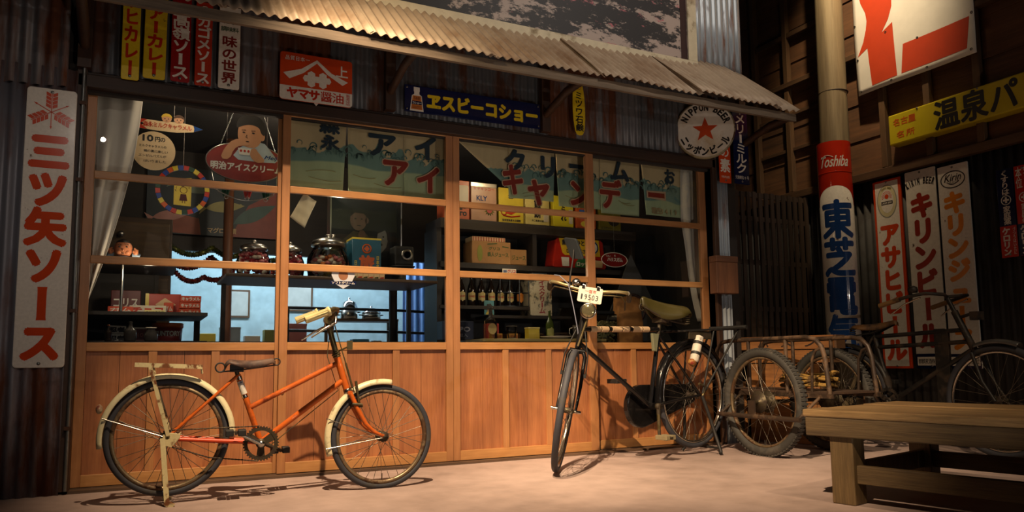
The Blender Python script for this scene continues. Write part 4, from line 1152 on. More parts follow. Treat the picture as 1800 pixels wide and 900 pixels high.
# handlebar assembly, in the steered frame
HC = HT + sv * 0.135 + fv * 0.02
mb = MB(); mb.tube([S_k @ HT, S_k @ (HT + sv * 0.10), S_k @ HC], 0.0135, 10); mb.build('stem', m_bronze, bk)
def hb(dx, w, dz): return S_k @ (HC + Vector((dx, w, dz)))
mb = MB()
mb.tube([hb(-0.13, -0.27, -0.02), hb(-0.09, -0.27, 0.015), hb(-0.03, -0.25, 0.03), hb(0.01, -0.2, 0.028), hb(0.02, -0.1, 0.012), hb(0.02, 0.0, 0.0), hb(0.02, 0.1, 0.012), hb(0.01, 0.2, 0.028), hb(-0.03, 0.25, 0.03), hb(-0.09, 0.27, 0.015), hb(-0.13, 0.27, -0.02)], 0.0115, 12)
mb.build('handlebar', plain('old_nickel', '#b5a678', 0.35, 0.7), bk)
for s_ in (-1, 1):
    mb = MB(); mb.tube([hb(-0.13, 0.272 * s_, -0.022), hb(-0.09, 0.27 * s_, 0.014), hb(-0.045, 0.258 * s_, 0.027)], [0.017, 0.018, 0.016], 12); mb.build('grip', plain('dark_grip', '#3a3222', 0.6), bk)
    mb = MB(); mb.tube([hb(0.03, 0.02 * s_, -0.02), hb(0.03, 0.15 * s_, -0.005), hb(-0.0, 0.225 * s_, 0.0), hb(-0.06, 0.25 * s_, -0.03), hb(-0.11, 0.255 * s_, -0.085)], 0.0048, 8); mb.build('brake_lever', m_bronze, bk)
mb = MB(); mb.lathe([(0.026, -0.022), (0.030, -0.015), (0.030, -0.002), (0.026, 0.012), (0.014, 0.022), (0, 0.025)], 24, Matrix.Translation(hb(0.02, -0.085, 0.05)) @ Matrix.Rotation(R(12), 4, 'X')); mb.tube([hb(0.02, -0.085, 0.005), hb(0.02, -0.085, 0.035)], 0.008, 8); mb.build('bell', m_chrome, bk)
# number plate
SR = S_k.to_3x3(); fw = SR @ Vector((1, 0, 0)); lf = SR @ Vector((0, 1, 0)); upv = SR @ Vector((0.05, 0, 1))
PL = frame(hb(0.048, 0.022, -0.022), lf, upv) @ Matrix.Scale(1.28, 4)
pl = part('number_plate', bk); pl.matrix_local = PL
MB().prism(rrect(0.125, 0.08, 0.008, -0.04), -0.0015, 0.0015).build('plate', worn('plate_white', '#d6cfc0', '#8a7a60', 0.2, 30, 0.5), pl, bevel=0.001)
for sx_ in (-0.038, 0.038): MB().box(sx_ - 0.009, sx_ + 0.009, 0.028, 0.05, -0.008, 0.004).build('clamp', m_chrome, pl, bevel=0.002)
mb = MB()
for i, ch in enumerate('19503'): fit(mb, ch, -0.046 + i * 0.019, -0.046 + i * 0.019 + (0.008 if ch == '1' else 0.013), -0.026, 0.002, 0.0022, 0.012)
mb.build('number', plain('plate_ink', '#33363a', 0.5), pl)
mb = MB(); row(mb, '一宮市', -0.03, 0.03, 0.018, 0.019, 0.0022, 0.02, 1.0); mb.build('place_name', plain('plate_red', '#b04a3a', 0.5), pl)
# headlamp
LP = frame(S_k @ (HT + Vector((0.085, 0.03, 0.01))), lf, SR @ Vector((0.0, 0, 1)))
hl = part('headlamp', bk); hl.matrix_local = LP
mb = MB(); mb.lathe([(0.012, -0.06), (0.035, -0.05), (0.048, -0.018), (0.053, 0.0), (0.053, 0.006), (0.046, 0.008)], 28); mb.build('shell', m_chrome, hl)
mb = MB(); mb.lathe([(0.046, 0.006), (0.036, 0.013), (0.016, 0.018), (0.006, 0.0165), (0, 0.0165)], 28); mb.build('lens', plain('lamp_lens', '#8f8868', 0.12, 0.75, 0.1, coat=0.6), hl)
mb = MB(); mb.tube([S_k @ (HB + fv * 0.03), S_k @ (HT + Vector((0.06, 0.03, -0.04)))], 0.008, 8); mb.build('lamp_bracket', m_bronze, bk)
# mirror on a stalk
mi = part('mirror', bk)
mb = MB(); mb.tube([hb(0.02, -0.125, 0.02), hb(0.02, -0.13, 0.1), hb(0.01, -0.13, 0.2), hb(0.0, -0.135, 0.26)], 0.0055, 8); mb.ball(hb(0.02, -0.125, 0.02), 0.013, 10, 8); mb.build('stalk', m_blackm, mi)
mb = MB(); mb.prism(rrect(0.10, 0.15, 0.014, -0.07), -0.012, 0.010, frame(hb(-0.01, -0.135, 0.265), lf + fw * 0.5, upv - lf * 0.55)); mb.build('mirror_back', plain('mirror_shell', '#23282b', 0.45), mi, bevel=0.004)
mb = MB(); mb.tube([hb(-0.02, -0.24, 0.075), hb(0.03, -0.2, 0.075), hb(0.06, -0.13, 0.03), hb(0.075, -0.07, -0.12), hb(0.075, -0.02, -0.26), hb(0.05, 0.0, -0.36)], 0.0033, 8); mb.build('brake_cable', plain('cable_grey', '#6f7484', 0.5), bk)
fender('mudguard', bk, RA, 0.418, -12, 158, 0.078, m_blackp, None, 0.02, 0.014)
fender('mudguard', bk, RA, 0.418, 158, 186, 0.078, m_blackm, None, 0.02, 0.014)
# chain case on the far side
mb = MB()
pts_ = [(BB.x + 0.03 + 0.155 * math.cos(R(a)), BB.z - 0.002 + 0.15 * math.sin(R(a))) for a in range(-100, 91, 10)] + [(-0.02 + 0.075 * math.cos(R(a)), 0.44 + 0.075 * math.sin(R(a))) for a in range(90, 271, 15)]
mb.prism(pts_, -0.022, 0.022, frame((0, -0.062, 0), (1, 0, 0), (0, 0, 1))); mb.build('chain_case', m_blackp, bk, bevel=0.008)
for s_, e_ in ((1, (0.49, 0.168)), (-1, (0.72, 0.60))):
    yy = 0.075 * s_ if s_ > 0 else -0.105
    mb = MB(); mb.tube([(BB.x, yy, BB.z), (e_[0], yy + 0.01 * s_, e_[1])] if s_ > 0 else [(BB.x, yy, BB.z), (0.63, yy, 0.55)], [0.015, 0.011], 8); mb.lathe([(0.022, -0.012), (0.022, 0.012)], 14, Matrix.Translation((BB.x, yy, BB.z)) @ Matrix.Rotation(R(90), 4, 'X')); mb.build('crank', m_bronze, bk)
    pedal(bk, (e_[0], yy + 0.065, e_[1]) if s_ > 0 else (0.63, yy - 0.065, 0.55), plain('pedal_rubber', '#7a6f52', 0.7) if s_ > 0 else m_blackm, 0.1)
saddle(bk, (0.54, 1.15), (0.10, 1.085), 0.27, plain('olive_vinyl', '#3d3716', 0.42, 0, 0.15), 0.13)
mb = MB(); mb.tube([STP, STP + Vector((-0.03, 0, 0.12))], 0.0135, 10); mb.build('seat_post', m_grease, bk)
mb = MB()
for s_ in (-1, 1):
    for k in range(5): mb.torus(0.022, 0.004, 16, 6, Matrix.Translation((0.15, 0.085 * s_, 0.955 + 0.015 * k)))
    mb.tube([(0.15, 0.085 * s_, 0.95), (0.34, 0.045 * s_, 0.985), (0.50, 0.02 * s_, 1.06), (0.54, 0.0, 1.085)], 0.007, 8)
mb.torus(0.024, 0.0045, 18, 6, Matrix.Translation((0.535, 0.0, 1.07)) @ Matrix.Rotation(R(90), 4, 'X'))
mb.box(0.30, 0.38, -0.045, 0.045, 0.965, 1.0)
mb.build('saddle_spring', m_grease, bk)
# carrier
ca = part('carrier', bk)
mb = MB()
for y_ in (-0.14, -0.07, 0.0, 0.07, 0.14): mb.bar((0.20, y_ * 0.75, 0.905), (-0.47, y_, 0.935), 0.022, 0.012)
mb.bar((0.15, -0.12, 0.905), (0.15, 0.12, 0.905), 0.03, 0.012); mb.bar((-0.2, -0.14, 0.92), (-0.2, 0.14, 0.92), 0.03, 0.012)
mb.build('carrier_deck', m_blackm, ca)
MB().tube([(-0.47, -0.17, 0.94), (-0.47, 0.17, 0.94)], 0.017, 12).build('carrier_roller', m_blackm, ca)
mb = MB(); mb.box(-0.1, 0.16, 0.10, 0.115, 0.845, 0.905); mb.build('carrier_side', m_grease, ca, bevel=0.003)
for s_ in (-1, 1):
    MB().tube([(-0.42, 0.13 * s_, 0.925), (-0.02, 0.085 * s_, 0.45)], 0.008, 8).build('carrier_stay', m_blackm, ca)
    MB().tube([(-0.12, 0.125 * s_, 0.92), (0.0, 0.09 * s_, 0.45)], 0.007, 8).build('carrier_stay', m_blackm, ca)
# stand
st = part('kickstand', bk)
for s_ in (-1, 1):
    mb = MB(); mb.tube([(0.0, 0.085 * s_, 0.43), (-0.045, 0.12 * s_, 0.25), (-0.09, 0.165 * s_, 0.03), (-0.075, 0.175 * s_, 0.012)], 0.0125, 10); mb.build('stand_leg', m_blackm, st)
MB().tube([(-0.088, -0.16, 0.05), (-0.15, 0, 0.045), (-0.088, 0.16, 0.05)], 0.009, 8).build('stand_bar', m_blackm, st)
mb = MB(); mb.tube([(0.0, 0.09, 0.43), (-0.03, 0.095, 0.5), (0.05, 0.1, 0.52)], 0.009, 8); mb.build('axle_lever', m_bronze, bk)
# taped hitch handle and small tail lamp
mb = MB(); a = Vector((0.05, 0.115, 0.86)); b = Vector((0.13, 0.125, 0.69)); e = (b - a)
mb.tube([a - e * 0.06, a, b, b + e * 0.08], [0.012, 0.033, 0.033, 0.014], 16); mb.build('hitch_handle', worn('white_tape', '#c9c2b4', '#2a2826', 0.18, 30, 0.6), bk)
mb = MB(); 
for t in (0.28, 0.72): mb.tube([a + e * (t - 0.06), a + e * (t + 0.06)], 0.035, 16)
mb.build('tape_band', m_blackm, bk)
mb = MB(); mb.lathe([(0.0, -0.03), (0.024, -0.024), (0.026, 0.01), (0.018, 0.026), (0, 0.03)], 18, Matrix.Translation((0.16, 0.13, 0.675)) @ Matrix.Rotation(R(60), 4, 'Y')); mb.build('tail_lamp', worn('lamp_amber', '#b08a44', '#7a2418', 0.4, 14, 0.3), bk)
mb = MB(); mb.prism([(0.405, 0.88), (0.475, 0.885), (0.465, 0.76), (0.435, 0.755)], -0.012, 0.012, frame((0, 0.03, 0), (1, 0, 0), (0, 0, 1))); mb.build('tool_pouch', plain('grey_green', '#6d6f56', 0.6), bk, bevel=0.004)

# ---------------------------------------------------------------- dark carrier bicycle, right
cb = thing('cargo_bicycle', 'dark carrier bicycle with twin top tubes in shadow before the black wall', 'bicycle', Matrix.Translation((5.3, -0.44, 0.0)) @ Matrix.Rotation(R(-90), 4, 'Z'))
m_dk = worn('oily_black', '#1c1a18', '#33271c', 0.4, 16, 0.5, 0.2, 0.8)
RA = (0.0, 0, 0.39); HB = Vector((1.10, 0, 0.72)); HT = Vector((0.965, 0, 1.02)); sv = (HT - HB).normalized(); fv = Vector((sv.z, 0, -sv.x))
HUB = Vector((1.25, 0, 0.388))
make_wheel(cb, RA, 0.388, 0.024, spokes=28, rim=m_rim_rust); make_wheel(cb, HUB, 0.388, 0.024, spokes=28, rim=m_chrome)
mb = MB()
mb.tube([(0.42, 0, 0.36), (0.28, 0, 0.90)], 0.018, 10); mb.tube([HT, HB], 0.024, 12)
mb.tube([(0.29, 0, 0.86), (1.03, 0, 0.885)], 0.0165, 10); mb.tube([(0.31, 0, 0.775), (1.07, 0, 0.80)], 0.0165, 10)
mb.tube([(0.42, 0, 0.36), HB + sv * 0.03], 0.018, 10)
for s_ in (-1, 1):
    mb.tube([(0, 0.065 * s_, 0.39), (0.42, 0.03 * s_, 0.36)], 0.011, 8); mb.tube([(0, 0.065 * s_, 0.39), (0.29, 0.02 * s_, 0.86)], 0.010, 8)
mb.build('frame', m_dk, cb)
mb = MB()
for s_ in (-1, 1): mb.tube([HB + Vector((0, 0.05 * s_, 0)), HB + (HUB - HB) * 0.6 + Vector((-0.02, 0.065 * s_, 0)), HUB + Vector((0, 0.065 * s_, 0))], 0.013, 8)
mb.build('fork', m_dk, cb)
mb = MB(); mb.tube([HT, HT + sv * 0.12], 0.016, 10); mb.build('stem', m_dk, cb)
hc = HT + sv * 0.12
mb = MB()
for s_ in (-1, 1): mb.tube([hc, hc + Vector((0.06, 0.12 * s_, 0.01)), hc + Vector((0.0, 0.24 * s_, 0.02)), hc + Vector((-0.12, 0.285 * s_, 0.0)), hc + Vector((-0.30, 0.30 * s_, -0.04))], 0.0125, 10)
mb.build('handlebar', m_dk, cb)
for s_ in (-1, 1):
    MB().tube([hc + Vector((-0.17, 0.288 * s_, -0.012)), hc + Vector((-0.33, 0.302 * s_, -0.05))], 0.0185, 12).build('grip', worn('brown_grip', '#7a5a30', '#3a2a1a', 0.4, 14, 0.6), cb)
    MB().tube([hc + Vector((-0.02, 0.27 * s_, -0.01)), hc + Vector((-0.14, 0.28 * s_, -0.05)), hc + Vector((-0.25, 0.29 * s_, -0.12))], 0.006, 8).build('brake_lever', m_chrome, cb)
mb = MB(); mb.lathe([(0.03, -0.02), (0.035, 0), (0.03, 0.02), (0.01, 0.03), (0, 0.03)], 18, Matrix.Translation(hc + Vector((-0.08, -0.26, 0.05)))); mb.build('bell', m_dk, cb)
mb = MB(); mb.tube([HT + Vector((0.02, 0, -0.05)), HT + Vector((0.14, 0, -0.02)), HT + Vector((0.17, 0, -0.06))], 0.012, 8); mb.box(HT.x + 0.13, HT.x + 0.19, -0.035, 0.035, HT.z - 0.07, HT.z - 0.01); mb.build('lamp_bracket', m_dk, cb)
fender('mudguard', cb, HUB, 0.424, 68, 112, 0.07, plain('tin_grey', '#6a6a68', 0.4, 0.7), None)
fender('mudguard', cb, RA, 0.424, 0, 170, 0.07, m_dk, None)
saddle(cb, (0.50, 0.985), (0.12, 0.96), 0.22, worn('tan_leather', '#6a4a26', '#33241a', 0.4, 8, 0.5), 0.06)
mb = MB(); mb.tube([(0.28, 0, 0.89), (0.27, 0, 0.94)], 0.014, 8); mb.build('seat_post', m_dk, cb)
mb = MB()
for s_ in (-1, 1):
    for k in range(4): mb.torus(0.022, 0.004, 14, 6, Matrix.Translation((0.15, 0.08 * s_, 0.87 + 0.018 * k)))
    mb.tube([(0.15, 0.08 * s_, 0.87), (0.30, 0.04 * s_, 0.89), (0.48, 0.01 * s_, 0.955)], 0.006, 6)
mb.build('saddle_spring', m_dk, cb)
mb = MB(); mb.box(0.80, 0.88, -0.012, 0.012, 0.34, 0.90); mb.box(0.86, 0.91, -0.014, 0.014, 0.30, 0.88); mb.build('frame_plate', m_dk, cb, bevel=0.003)
gear('chainwheel', cb, (0.42, -0.055, 0.36), 0.10, 40, 0.004, m_dk)
for s_, e_ in ((-1, (0.52, 0.22)), (1, (0.32, 0.50))):
    MB().tube([(0.42, 0.07 * s_, 0.36), (e_[0], 0.08 * s_, e_[1])], 0.012, 8).build('crank', m_dk, cb)
    pedal(cb, (e_[0], 0.14 * s_, e_[1]), m_blackm)
mb = MB()
for s_ in (-1, 1): mb.tube([(0, 0.08 * s_, 0.38), (-0.07, 0.16 * s_, 0.012)], 0.012, 8)
mb.build('kickstand', m_dk, cb)

# ---------------------------------------------------------------- two-wheeled hand cart behind the roadster
ct = thing('bicycle_cart', 'two-wheeled tubular cart with spoked wheels standing behind the black bicycle', 'cart', (4.52, -0.74, 0))
m_tubeb = worn('brown_tube', '#3d3128', '#5c4632', 0.35, 14, 0.45, 0.3, 0.7)
for X_ in (-0.45, 0.23):
    make_wheel(ct, (0, 0, 0), 0.388, 0.034, Matrix.Translation((X_, 0, 0.386)) @ Matrix.Rotation(R(90), 4, 'Z'), spokes=32, rim=m_rim_rust, hub_w=0.055, hub_r=0.05, tread=True, tyre=worn('grey_tyre', '#33322f', '#4a4640', 0.35, 18, 0.75))
MB().tube([(-0.53, 0, 0.386), (0.31, 0, 0.386)], 0.014, 10).build('axle', m_grease, ct)
for X_ in (-0.34, 0.12):
    P = [(X_, 0.60, 0.30), (X_, 0.60, 0.70), (X_, 0.585, 0.775), (X_, 0.54, 0.825), (X_, 0.45, 0.838), (X_, -0.32, 0.842), (X_, -0.40, 0.825), (X_, -0.45, 0.775), (X_, -0.475, 0.70), (X_, -0.50, 0.45)]
    MB().tube(P, 0.0165, 12).build('side_rail', m_tubeb, ct)
    MB().tube([(X_, -0.445, 0.765), (X_, -0.40, 0.75), (X_, -0.365, 0.69), (X_, -0.35, 0.45)], 0.010, 10).build('brace', m_tubeb, ct)
    for y_ in (-0.13, 0.24): MB().tube([(X_, y_, 0.84), (X_, y_, 0.45)], 0.014, 10).build('upright', m_tubeb, ct)
    MB().bar((X_, 0.62, 0.44), (X_, -0.52, 0.44), 0.035, 0.03).build('bed_rail', m_tubeb, ct)
MB().box(-0.35, 0.13, -0.5, 0.6, 0.452, 0.466).build('bed', wood('bed_wood', '#2e2119', '#513a28', 'y', 8, 0.7), ct)
for X_, y1_ in ((-0.56, 0.35), (0.31, 0.06)):
    MB().tube([(X_, y1_, 0.288), (X_, -0.44, 0.288)], 0.0165, 12).build('outer_bar', m_tubeb, ct)
    for y_ in (-0.42, y1_ - 0.02): MB().tube([(X_, y_, 0.288), (X_ * 0.62, y_, 0.43)], 0.011, 8).build('bar_strut', m_tubeb, ct)
    MB().box(X_ - 0.008, X_ + 0.008, -0.03, 0.03, 0.28, 0.40).build('axle_plate', m_tubeb, ct)
MB().tube([(-0.1, 0.6, 0.44), (-0.2, 0.64, 0.46), (-0.33, 0.66, 0.52)], 0.015, 8).build('drawbar', m_blackm, ct)
# ================================================================ BENCH, CRATES, ROPE
d_ = Vector((0.977, 0.214, 0)); l_ = Vector((0.214, 0.977, 0))
be = thing('wooden_bench', 'broad low weathered wooden bench at the lower right corner', 'bench', frame((2.985, -2.11, 0), (0.977, 0.214, 0), (-0.214, 0.977, 0)))
# local x: across the seat away from the street, local y: along it (negative towards the camera's right)
m_b = wood('bench_wood', '#5d4830', '#a5875c', 'y', 20, 0.36, 0.9, 0.25, 0.05)
m_bd = wood('bench_side_wood', '#3b2d1f', '#75603f', 'y', 24, 0.6, 1.0, 0.0, 0.04)
m_bz = wood('bench_leg_wood', '#3f321f', '#7a6340', 'z', 20, 0.6, 0.8, 0.0, 0.06)
for k in range(5):
    MB().box(0.0 + 0.20 * k, 0.197 + 0.20 * k, -2.3, 0.0 - 0.004 * (k % 2), 0.408, 0.446 - 0.002 * (k % 3)).build('seat_plank', m_b, be, bevel=0.009, seg=3)
MB().box(0.004, 0.05, -2.29, -0.012, 0.318, 0.408).build('apron', m_bd, be, bevel=0.006)
MB().box(0.95, 0.996, -2.29, -0.012, 0.318, 0.408).build('apron', m_bd, be, bevel=0.006)
MB().box(0.05, 0.95, -0.06, -0.018, 0.322, 0.408).build('end_apron', wood('bench_end_wood', '#4a3a28', '#7a6244', 'x', 9, 0.6, 0.6), be, bevel=0.006)
for x0 in (0.03, 0.86):
    for y0 in (-0.235, -2.1): MB().box(x0, x0 + 0.115, y0, y0 + 0.115, 0, 0.322).build('leg', m_bz, be, bevel=0.006)
for x0 in (0.06, 0.90): MB().box(x0, x0 + 0.04, -2.0, -0.23, 0.10, 0.185).build('stretcher', m_bd, be, bevel=0.004)
MB().box(0.14, 0.87, -0.20, -0.16, 0.10, 0.19).build('stretcher', m_bz, be, bevel=0.004)

m_cr = wood('crate_wood', '#6f4420', '#b3783e', 'y', 18, 0.65, 0.6, 0, 0.06)
m_crx = wood('crate_wood_end', '#4d3522', '#7d5936', 'x', 8, 0.7, 0.3)
def crate(name, label, c, w, l, h, rot=0, rows=1, group='wooden crates piled by the wall', cat='crate'):
    t = thing(name, label, cat, Matrix.Translation(c) @ Matrix.Rotation(R(rot), 4, 'Z'), group)
    hh = h / rows
    for k in range(rows):
        for s_ in (-1, 1):
            MB().box(s_ * w / 2 - 0.009, s_ * w / 2 + 0.009, -l / 2, l / 2, k * hh + 0.003, (k + 1) * hh - 0.003).build('side_board', m_cr, t, bevel=0.002)
            MB().box(-w / 2 + 0.01, w / 2 - 0.01, s_ * l / 2 - 0.018, s_ * l / 2, k * hh + 0.003, (k + 1) * hh - 0.003).build('end_board', m_crx, t, bevel=0.002)
    MB().box(-w / 2 + 0.009, w / 2 - 0.009, -l / 2 + 0.01, l / 2 - 0.01, 0.004, 0.016).build('bottom_board', m_crx, t)
    return t
CR = 19.0
t = crate('wooden_crate', 'tall wooden crate standing under the flat crates by the wall', (4.93, -0.17, 0.0), 0.20, 0.62, 0.655, CR - 2, 2)
t = crate('flat_crate', 'flat wooden crate with painted strokes, topmost of the pile', (4.935, -0.20, 0.768), 0.20, 0.80, 0.115, CR, 1)
mb = MB()
A = frame((-0.112, 0.0, 0.058), (0, -1, 0), (0, 0, 1))
for i, ch in enumerate('バメン'): em(mb, ch, -0.19 + 0.2 * i, 0, 0.11, 0.085, 0, 0.02, A)
mb.build('lettering', plain('crate_ink', '#2a1a10', 0.7), t)
t = crate('flat_crate', 'flat wooden crate squeezed between the topmost crate and the tall crate', (4.935, -0.19, 0.657), 0.19, 0.74, 0.108, CR - 3, 1)
bo = thing('brown_carton', 'plain brown cardboard box between the lattice fence and the cart', 'box', Matrix.Translation((4.66, 0.20, 0.0)) @ Matrix.Rotation(R(4), 4, 'Z'))
MB().box(-0.1, 0.1, -0.05, 0.05, 0, 0.5).build('box_body', plain('cardboard', '#a5703c', 0.8), bo, bevel=0.004)
MB().box(-0.06, 0.06, -0.053, -0.05, 0.3, 0.4).build('box_tape', plain('tape', '#8a5a2c', 0.5), bo)
ro = thing('rope_coil', 'coil of tan rope lying on the cart behind the bench', 'rope', (4.41, -0.86, 0.468))
mb = MB()
for k in range(9):
    P = []
    for i in range(28):
        a = 2 * PI * i / 28
        P.append(((0.105 + 0.014 * math.sin(k * 2.1)) * math.cos(a) + 0.03 * math.sin(3 * a + k * 1.9), (0.22 + 0.03 * math.sin(k * 1.7)) * math.sin(a) + 0.02 * math.sin(4 * a + k), 0.014 + 0.011 * k * 0.9 + 0.022 * math.sin(2 * a + k * 1.3) * (0.3 + 0.09 * k) + 0.016))
    mb.tube(P, 0.011, 6, True)
mb.build('rope', worn('tan_rope', '#8a6a2c', '#4a3618', 0.4, 40, 0.85, bump=0.6), ro)
mb = MB()
for k in range(3): mb.tube([(0.11 * math.cos(a) * 0.5 - 0.02, 0.12 + 0.02 * k, 0.065 + 0.062 * math.sin(a)) for a in [2 * PI * i / 16 for i in range(16)]], 0.011, 6, True)
mb.build('rope_wrap', worn('tan_rope', '#8a6a2c', '#4a3618', 0.4, 40, 0.85, bump=0.6), ro)
# ================================================================ INSIDE THE SHOP WINDOW
m_cloth = plain('curtain_white', '#c9bfb2', 0.9, 0, 0.06)
m_skin = plain('skin_print', '#c08a64', 0.6, 0, 0.1)
m_card = plain('card_cream', '#d2b48a', 0.7, 0, 0.06)
m_ink = plain('ink_dark', '#24201e', 0.6)
m_tinr = plain('tin_red', '#b0301c', 0.35)
m_tiny = plain('tin_yellow', '#cdb63a', 0.35)
m_clear = glass('clear_glass', (0.93, 0.95, 0.94), 1.0)
m_steel = plain('lid_steel', '#a8a49c', 0.28, 1.0)
def card_frame(x, z, y): return FAC(x, z, y)
def flat(mb, poly, z): mb.face(poly, z)

# curtains
def curtain(label, edge_l, edge_r, z1, z0, n, y=0.22):
    t = thing('curtain', label, 'curtain', (0, y, 0))
    def fn(u, v):
        z = z1 + (z0 - z1) * v
        a = edge_l(v); b = edge_r(v)
        x = a + (b - a) * u
        return (x, 0.022 * math.sin(n * 2 * PI * u + 2 * v) * (0.5 + 0.5 * v) + 0.012 * math.sin(9 * v + 6 * u), z)
    MB_ = MB(); MB_.grid(fn, 48, 36); MB_.build('curtain_cloth', m_cloth, t, solid=0.002)
    MB().tube([(edge_l(0) - 0.02, 0, z1 + 0.004), (edge_r(0) + 0.02, 0, z1 + 0.004)], 0.006, 6).build('curtain_rod', m_bronze, t)
curtain('white curtain drawn to the left edge of the leftmost window', lambda v: -0.285 + 0.01 * v, lambda v: -0.02 - 0.075 * v - 0.19 * v * v, 2.36, 1.05, 2.2)
curtain('white curtain drawn to the right edge of the rightmost window', lambda v: 4.14 + 0.03 * v + 0.155 * v * v, lambda v: 4.37, 2.38, 1.02, 1.8)

# noren: printed shop curtain in panels
def noren_mat():
    m, nt, b = _base('printed_noren')
    v = _coords(nt)
    sp = nt.nodes.new('ShaderNodeSeparateXYZ'); nt.links.new(v, sp.inputs[0])
    n1 = _noise(nt, v, 3.2, 3, 0.6, 1.2); n2 = _noise(nt, v, 1.6, 2, 0.5)
    def band(n, amp, z0, w):
        a = nt.nodes.new('ShaderNodeMath'); a.operation = 'MULTIPLY_ADD'; a.inputs[1].default_value = amp
        nt.links.new(n, a.inputs[0]); nt.links.new(sp.outputs[2], a.inputs[2])
        mr = nt.nodes.new('ShaderNodeMapRange'); mr.inputs[1].default_value = z0 + amp / 2 - w; mr.inputs[2].default_value = z0 + amp / 2 + w
        nt.links.new(a.outputs[0], mr.inputs[0]); return mr.outputs[0]
    c = _mix(nt, band(n2, 0.22, 2.045, 0.006), hexc('#b0bd94'), hexc('#749186'))
    c = _mix(nt, band(n1, 0.30, 2.165, 0.004), c, hexc('#d2b88c'))
    w = _ramp(nt, _noise(nt, _coords(nt, (4, 4, 1)), 3, 4), 0.3, 0.75, (0.82, 0.82, 0.82), (1, 1, 1))
    mx = nt.nodes.new('ShaderNodeMix'); mx.data_type = 'RGBA'; mx.blend_type = 'MULTIPLY'; mx.inputs[0].default_value = 1
    nt.links.new(c, mx.inputs[6]); nt.links.new(w, mx.inputs[7]); nt.links.new(mx.outputs[2], b.inputs['Base Color'])
    b.inputs['Roughness'].default_value = 0.9
    return m
no = thing('shop_curtain', 'long printed shop curtain with green waves and navy and red characters across three windows', 'curtain', (0, 0.20, 0))
m_noren = noren_mat()
def ny(x, z): return 0.006 * math.sin(x * 11) + 0.004 * math.sin(x * 23 + z * 6)
for k, (a0, a1, b0, b1, zb) in enumerate(((0.82, 1.2575, 0.82, 1.236, 1.885), (1.262, 1.6685, 1.272, 1.668, 1.872), (1.671, 2.075, 1.673, 2.075, 1.87), (2.508, 2.915, 2.506, 2.897, 1.942), (2.92, 3.33, 2.945, 3.328, 1.912), (3.333, 3.728, 3.333, 3.712, 1.885), (3.735, 4.165, 3.778, 4.15, 1.905))):
    def fn(u, v):
        z = 2.42 + (zb - 2.42) * v
        x = (a0 + (b0 - a0) * v) * (1 - u) + (a1 + (b1 - a1) * v) * u
        return (x, ny(x, z), z)
    mb = MB(); mb.grid(fn, 16, 12); mb.build('panel', m_noren, no, solid=0.0015)
def fold(u, v):
    x = 2.082 + 0.423 * u
    zlow = 2.335 - 0.315 * u
    z = 2.42 + (zlow - 2.42) * v
    return (x, ny(x, z), z)
mb = MB(); mb.grid(fold, 16, 8); mb.build('panel', m_noren, no, solid=0.0015)
MB().tube([(0.83, 0.0, 2.425), (4.2, 0.0, 2.425)], 0.008, 8).build('bamboo_rod', wood('bamboo', '#7a6238', '#a58c55', 'x', 8), no)
A = frame((0, -0.0125, 0), (1, 0, 0), (0, 0, 1))
m_nnavy = plain('dye_navy', '#26343f', 0.9); m_nred = plain('dye_red', '#8e2e1e', 0.9); m_npale = plain('dye_pale', '#c9a584', 0.9)
mb = MB()
for ch, x, z, w_, h_ in (('森', 1.135, 2.322, 0.14, 0.115), ('永', 1.14, 2.205, 0.13, 0.105), ('ア', 1.50, 2.235, 0.23, 0.19), ('イ', 1.835, 2.25, 0.19, 0.2), ('ク', 2.56, 2.225, 0.2, 0.21), ('リ', 2.845, 2.215, 0.2, 0.2), ('ム', 3.52, 2.25, 0.2, 0.19), ('お', 4.03, 2.25, 0.12, 0.14)):
    em(mb, ch, x, z, w_, h_, 0.0, 0.045, A)
fit(mb, 'ー', 3.04, 3.21, 2.225, 2.262, 0, 0.0, 0, A)
mb.build('lettering', m_nnavy, no)
mb = MB(); mc = MB()
for ch, x, z, w_, h_ in (('ア', 1.60, 2.045, 0.21, 0.22), ('イ', 1.855, 2.015, 0.2, 0.22), ('キ', 2.535, 2.085, 0.2, 0.26), ('ャ', 2.755, 2.03, 0.24, 0.26), ('ン', 3.13, 2.03, 0.22, 0.24), ('デ', 3.42, 2.045, 0.22, 0.25)):
    em(mb, ch, x, z, w_, h_, 0.0006, 0.045, A); em(mc, ch, x, z, w_, h_, 0.0, 0.085, A)
fit(mb, 'ー', 3.80, 3.97, 2.055, 2.10, 0.0006, 0, 0, A); mc.face([(3.785, 2.05), (3.985, 2.035), (3.985, 2.115), (3.785, 2.11)], 0.0, A)
mc.build('lettering_edge', m_npale, no); mb.build('lettering', m_nred, no)
mb = MB(); row(mb, '電西3419', 3.83, 4.12, 1.945, 0.055, 0.0006, 0.03, 1.1, A); mb.build('lettering', plain('dye_buff', '#a58e66', 0.9), no)
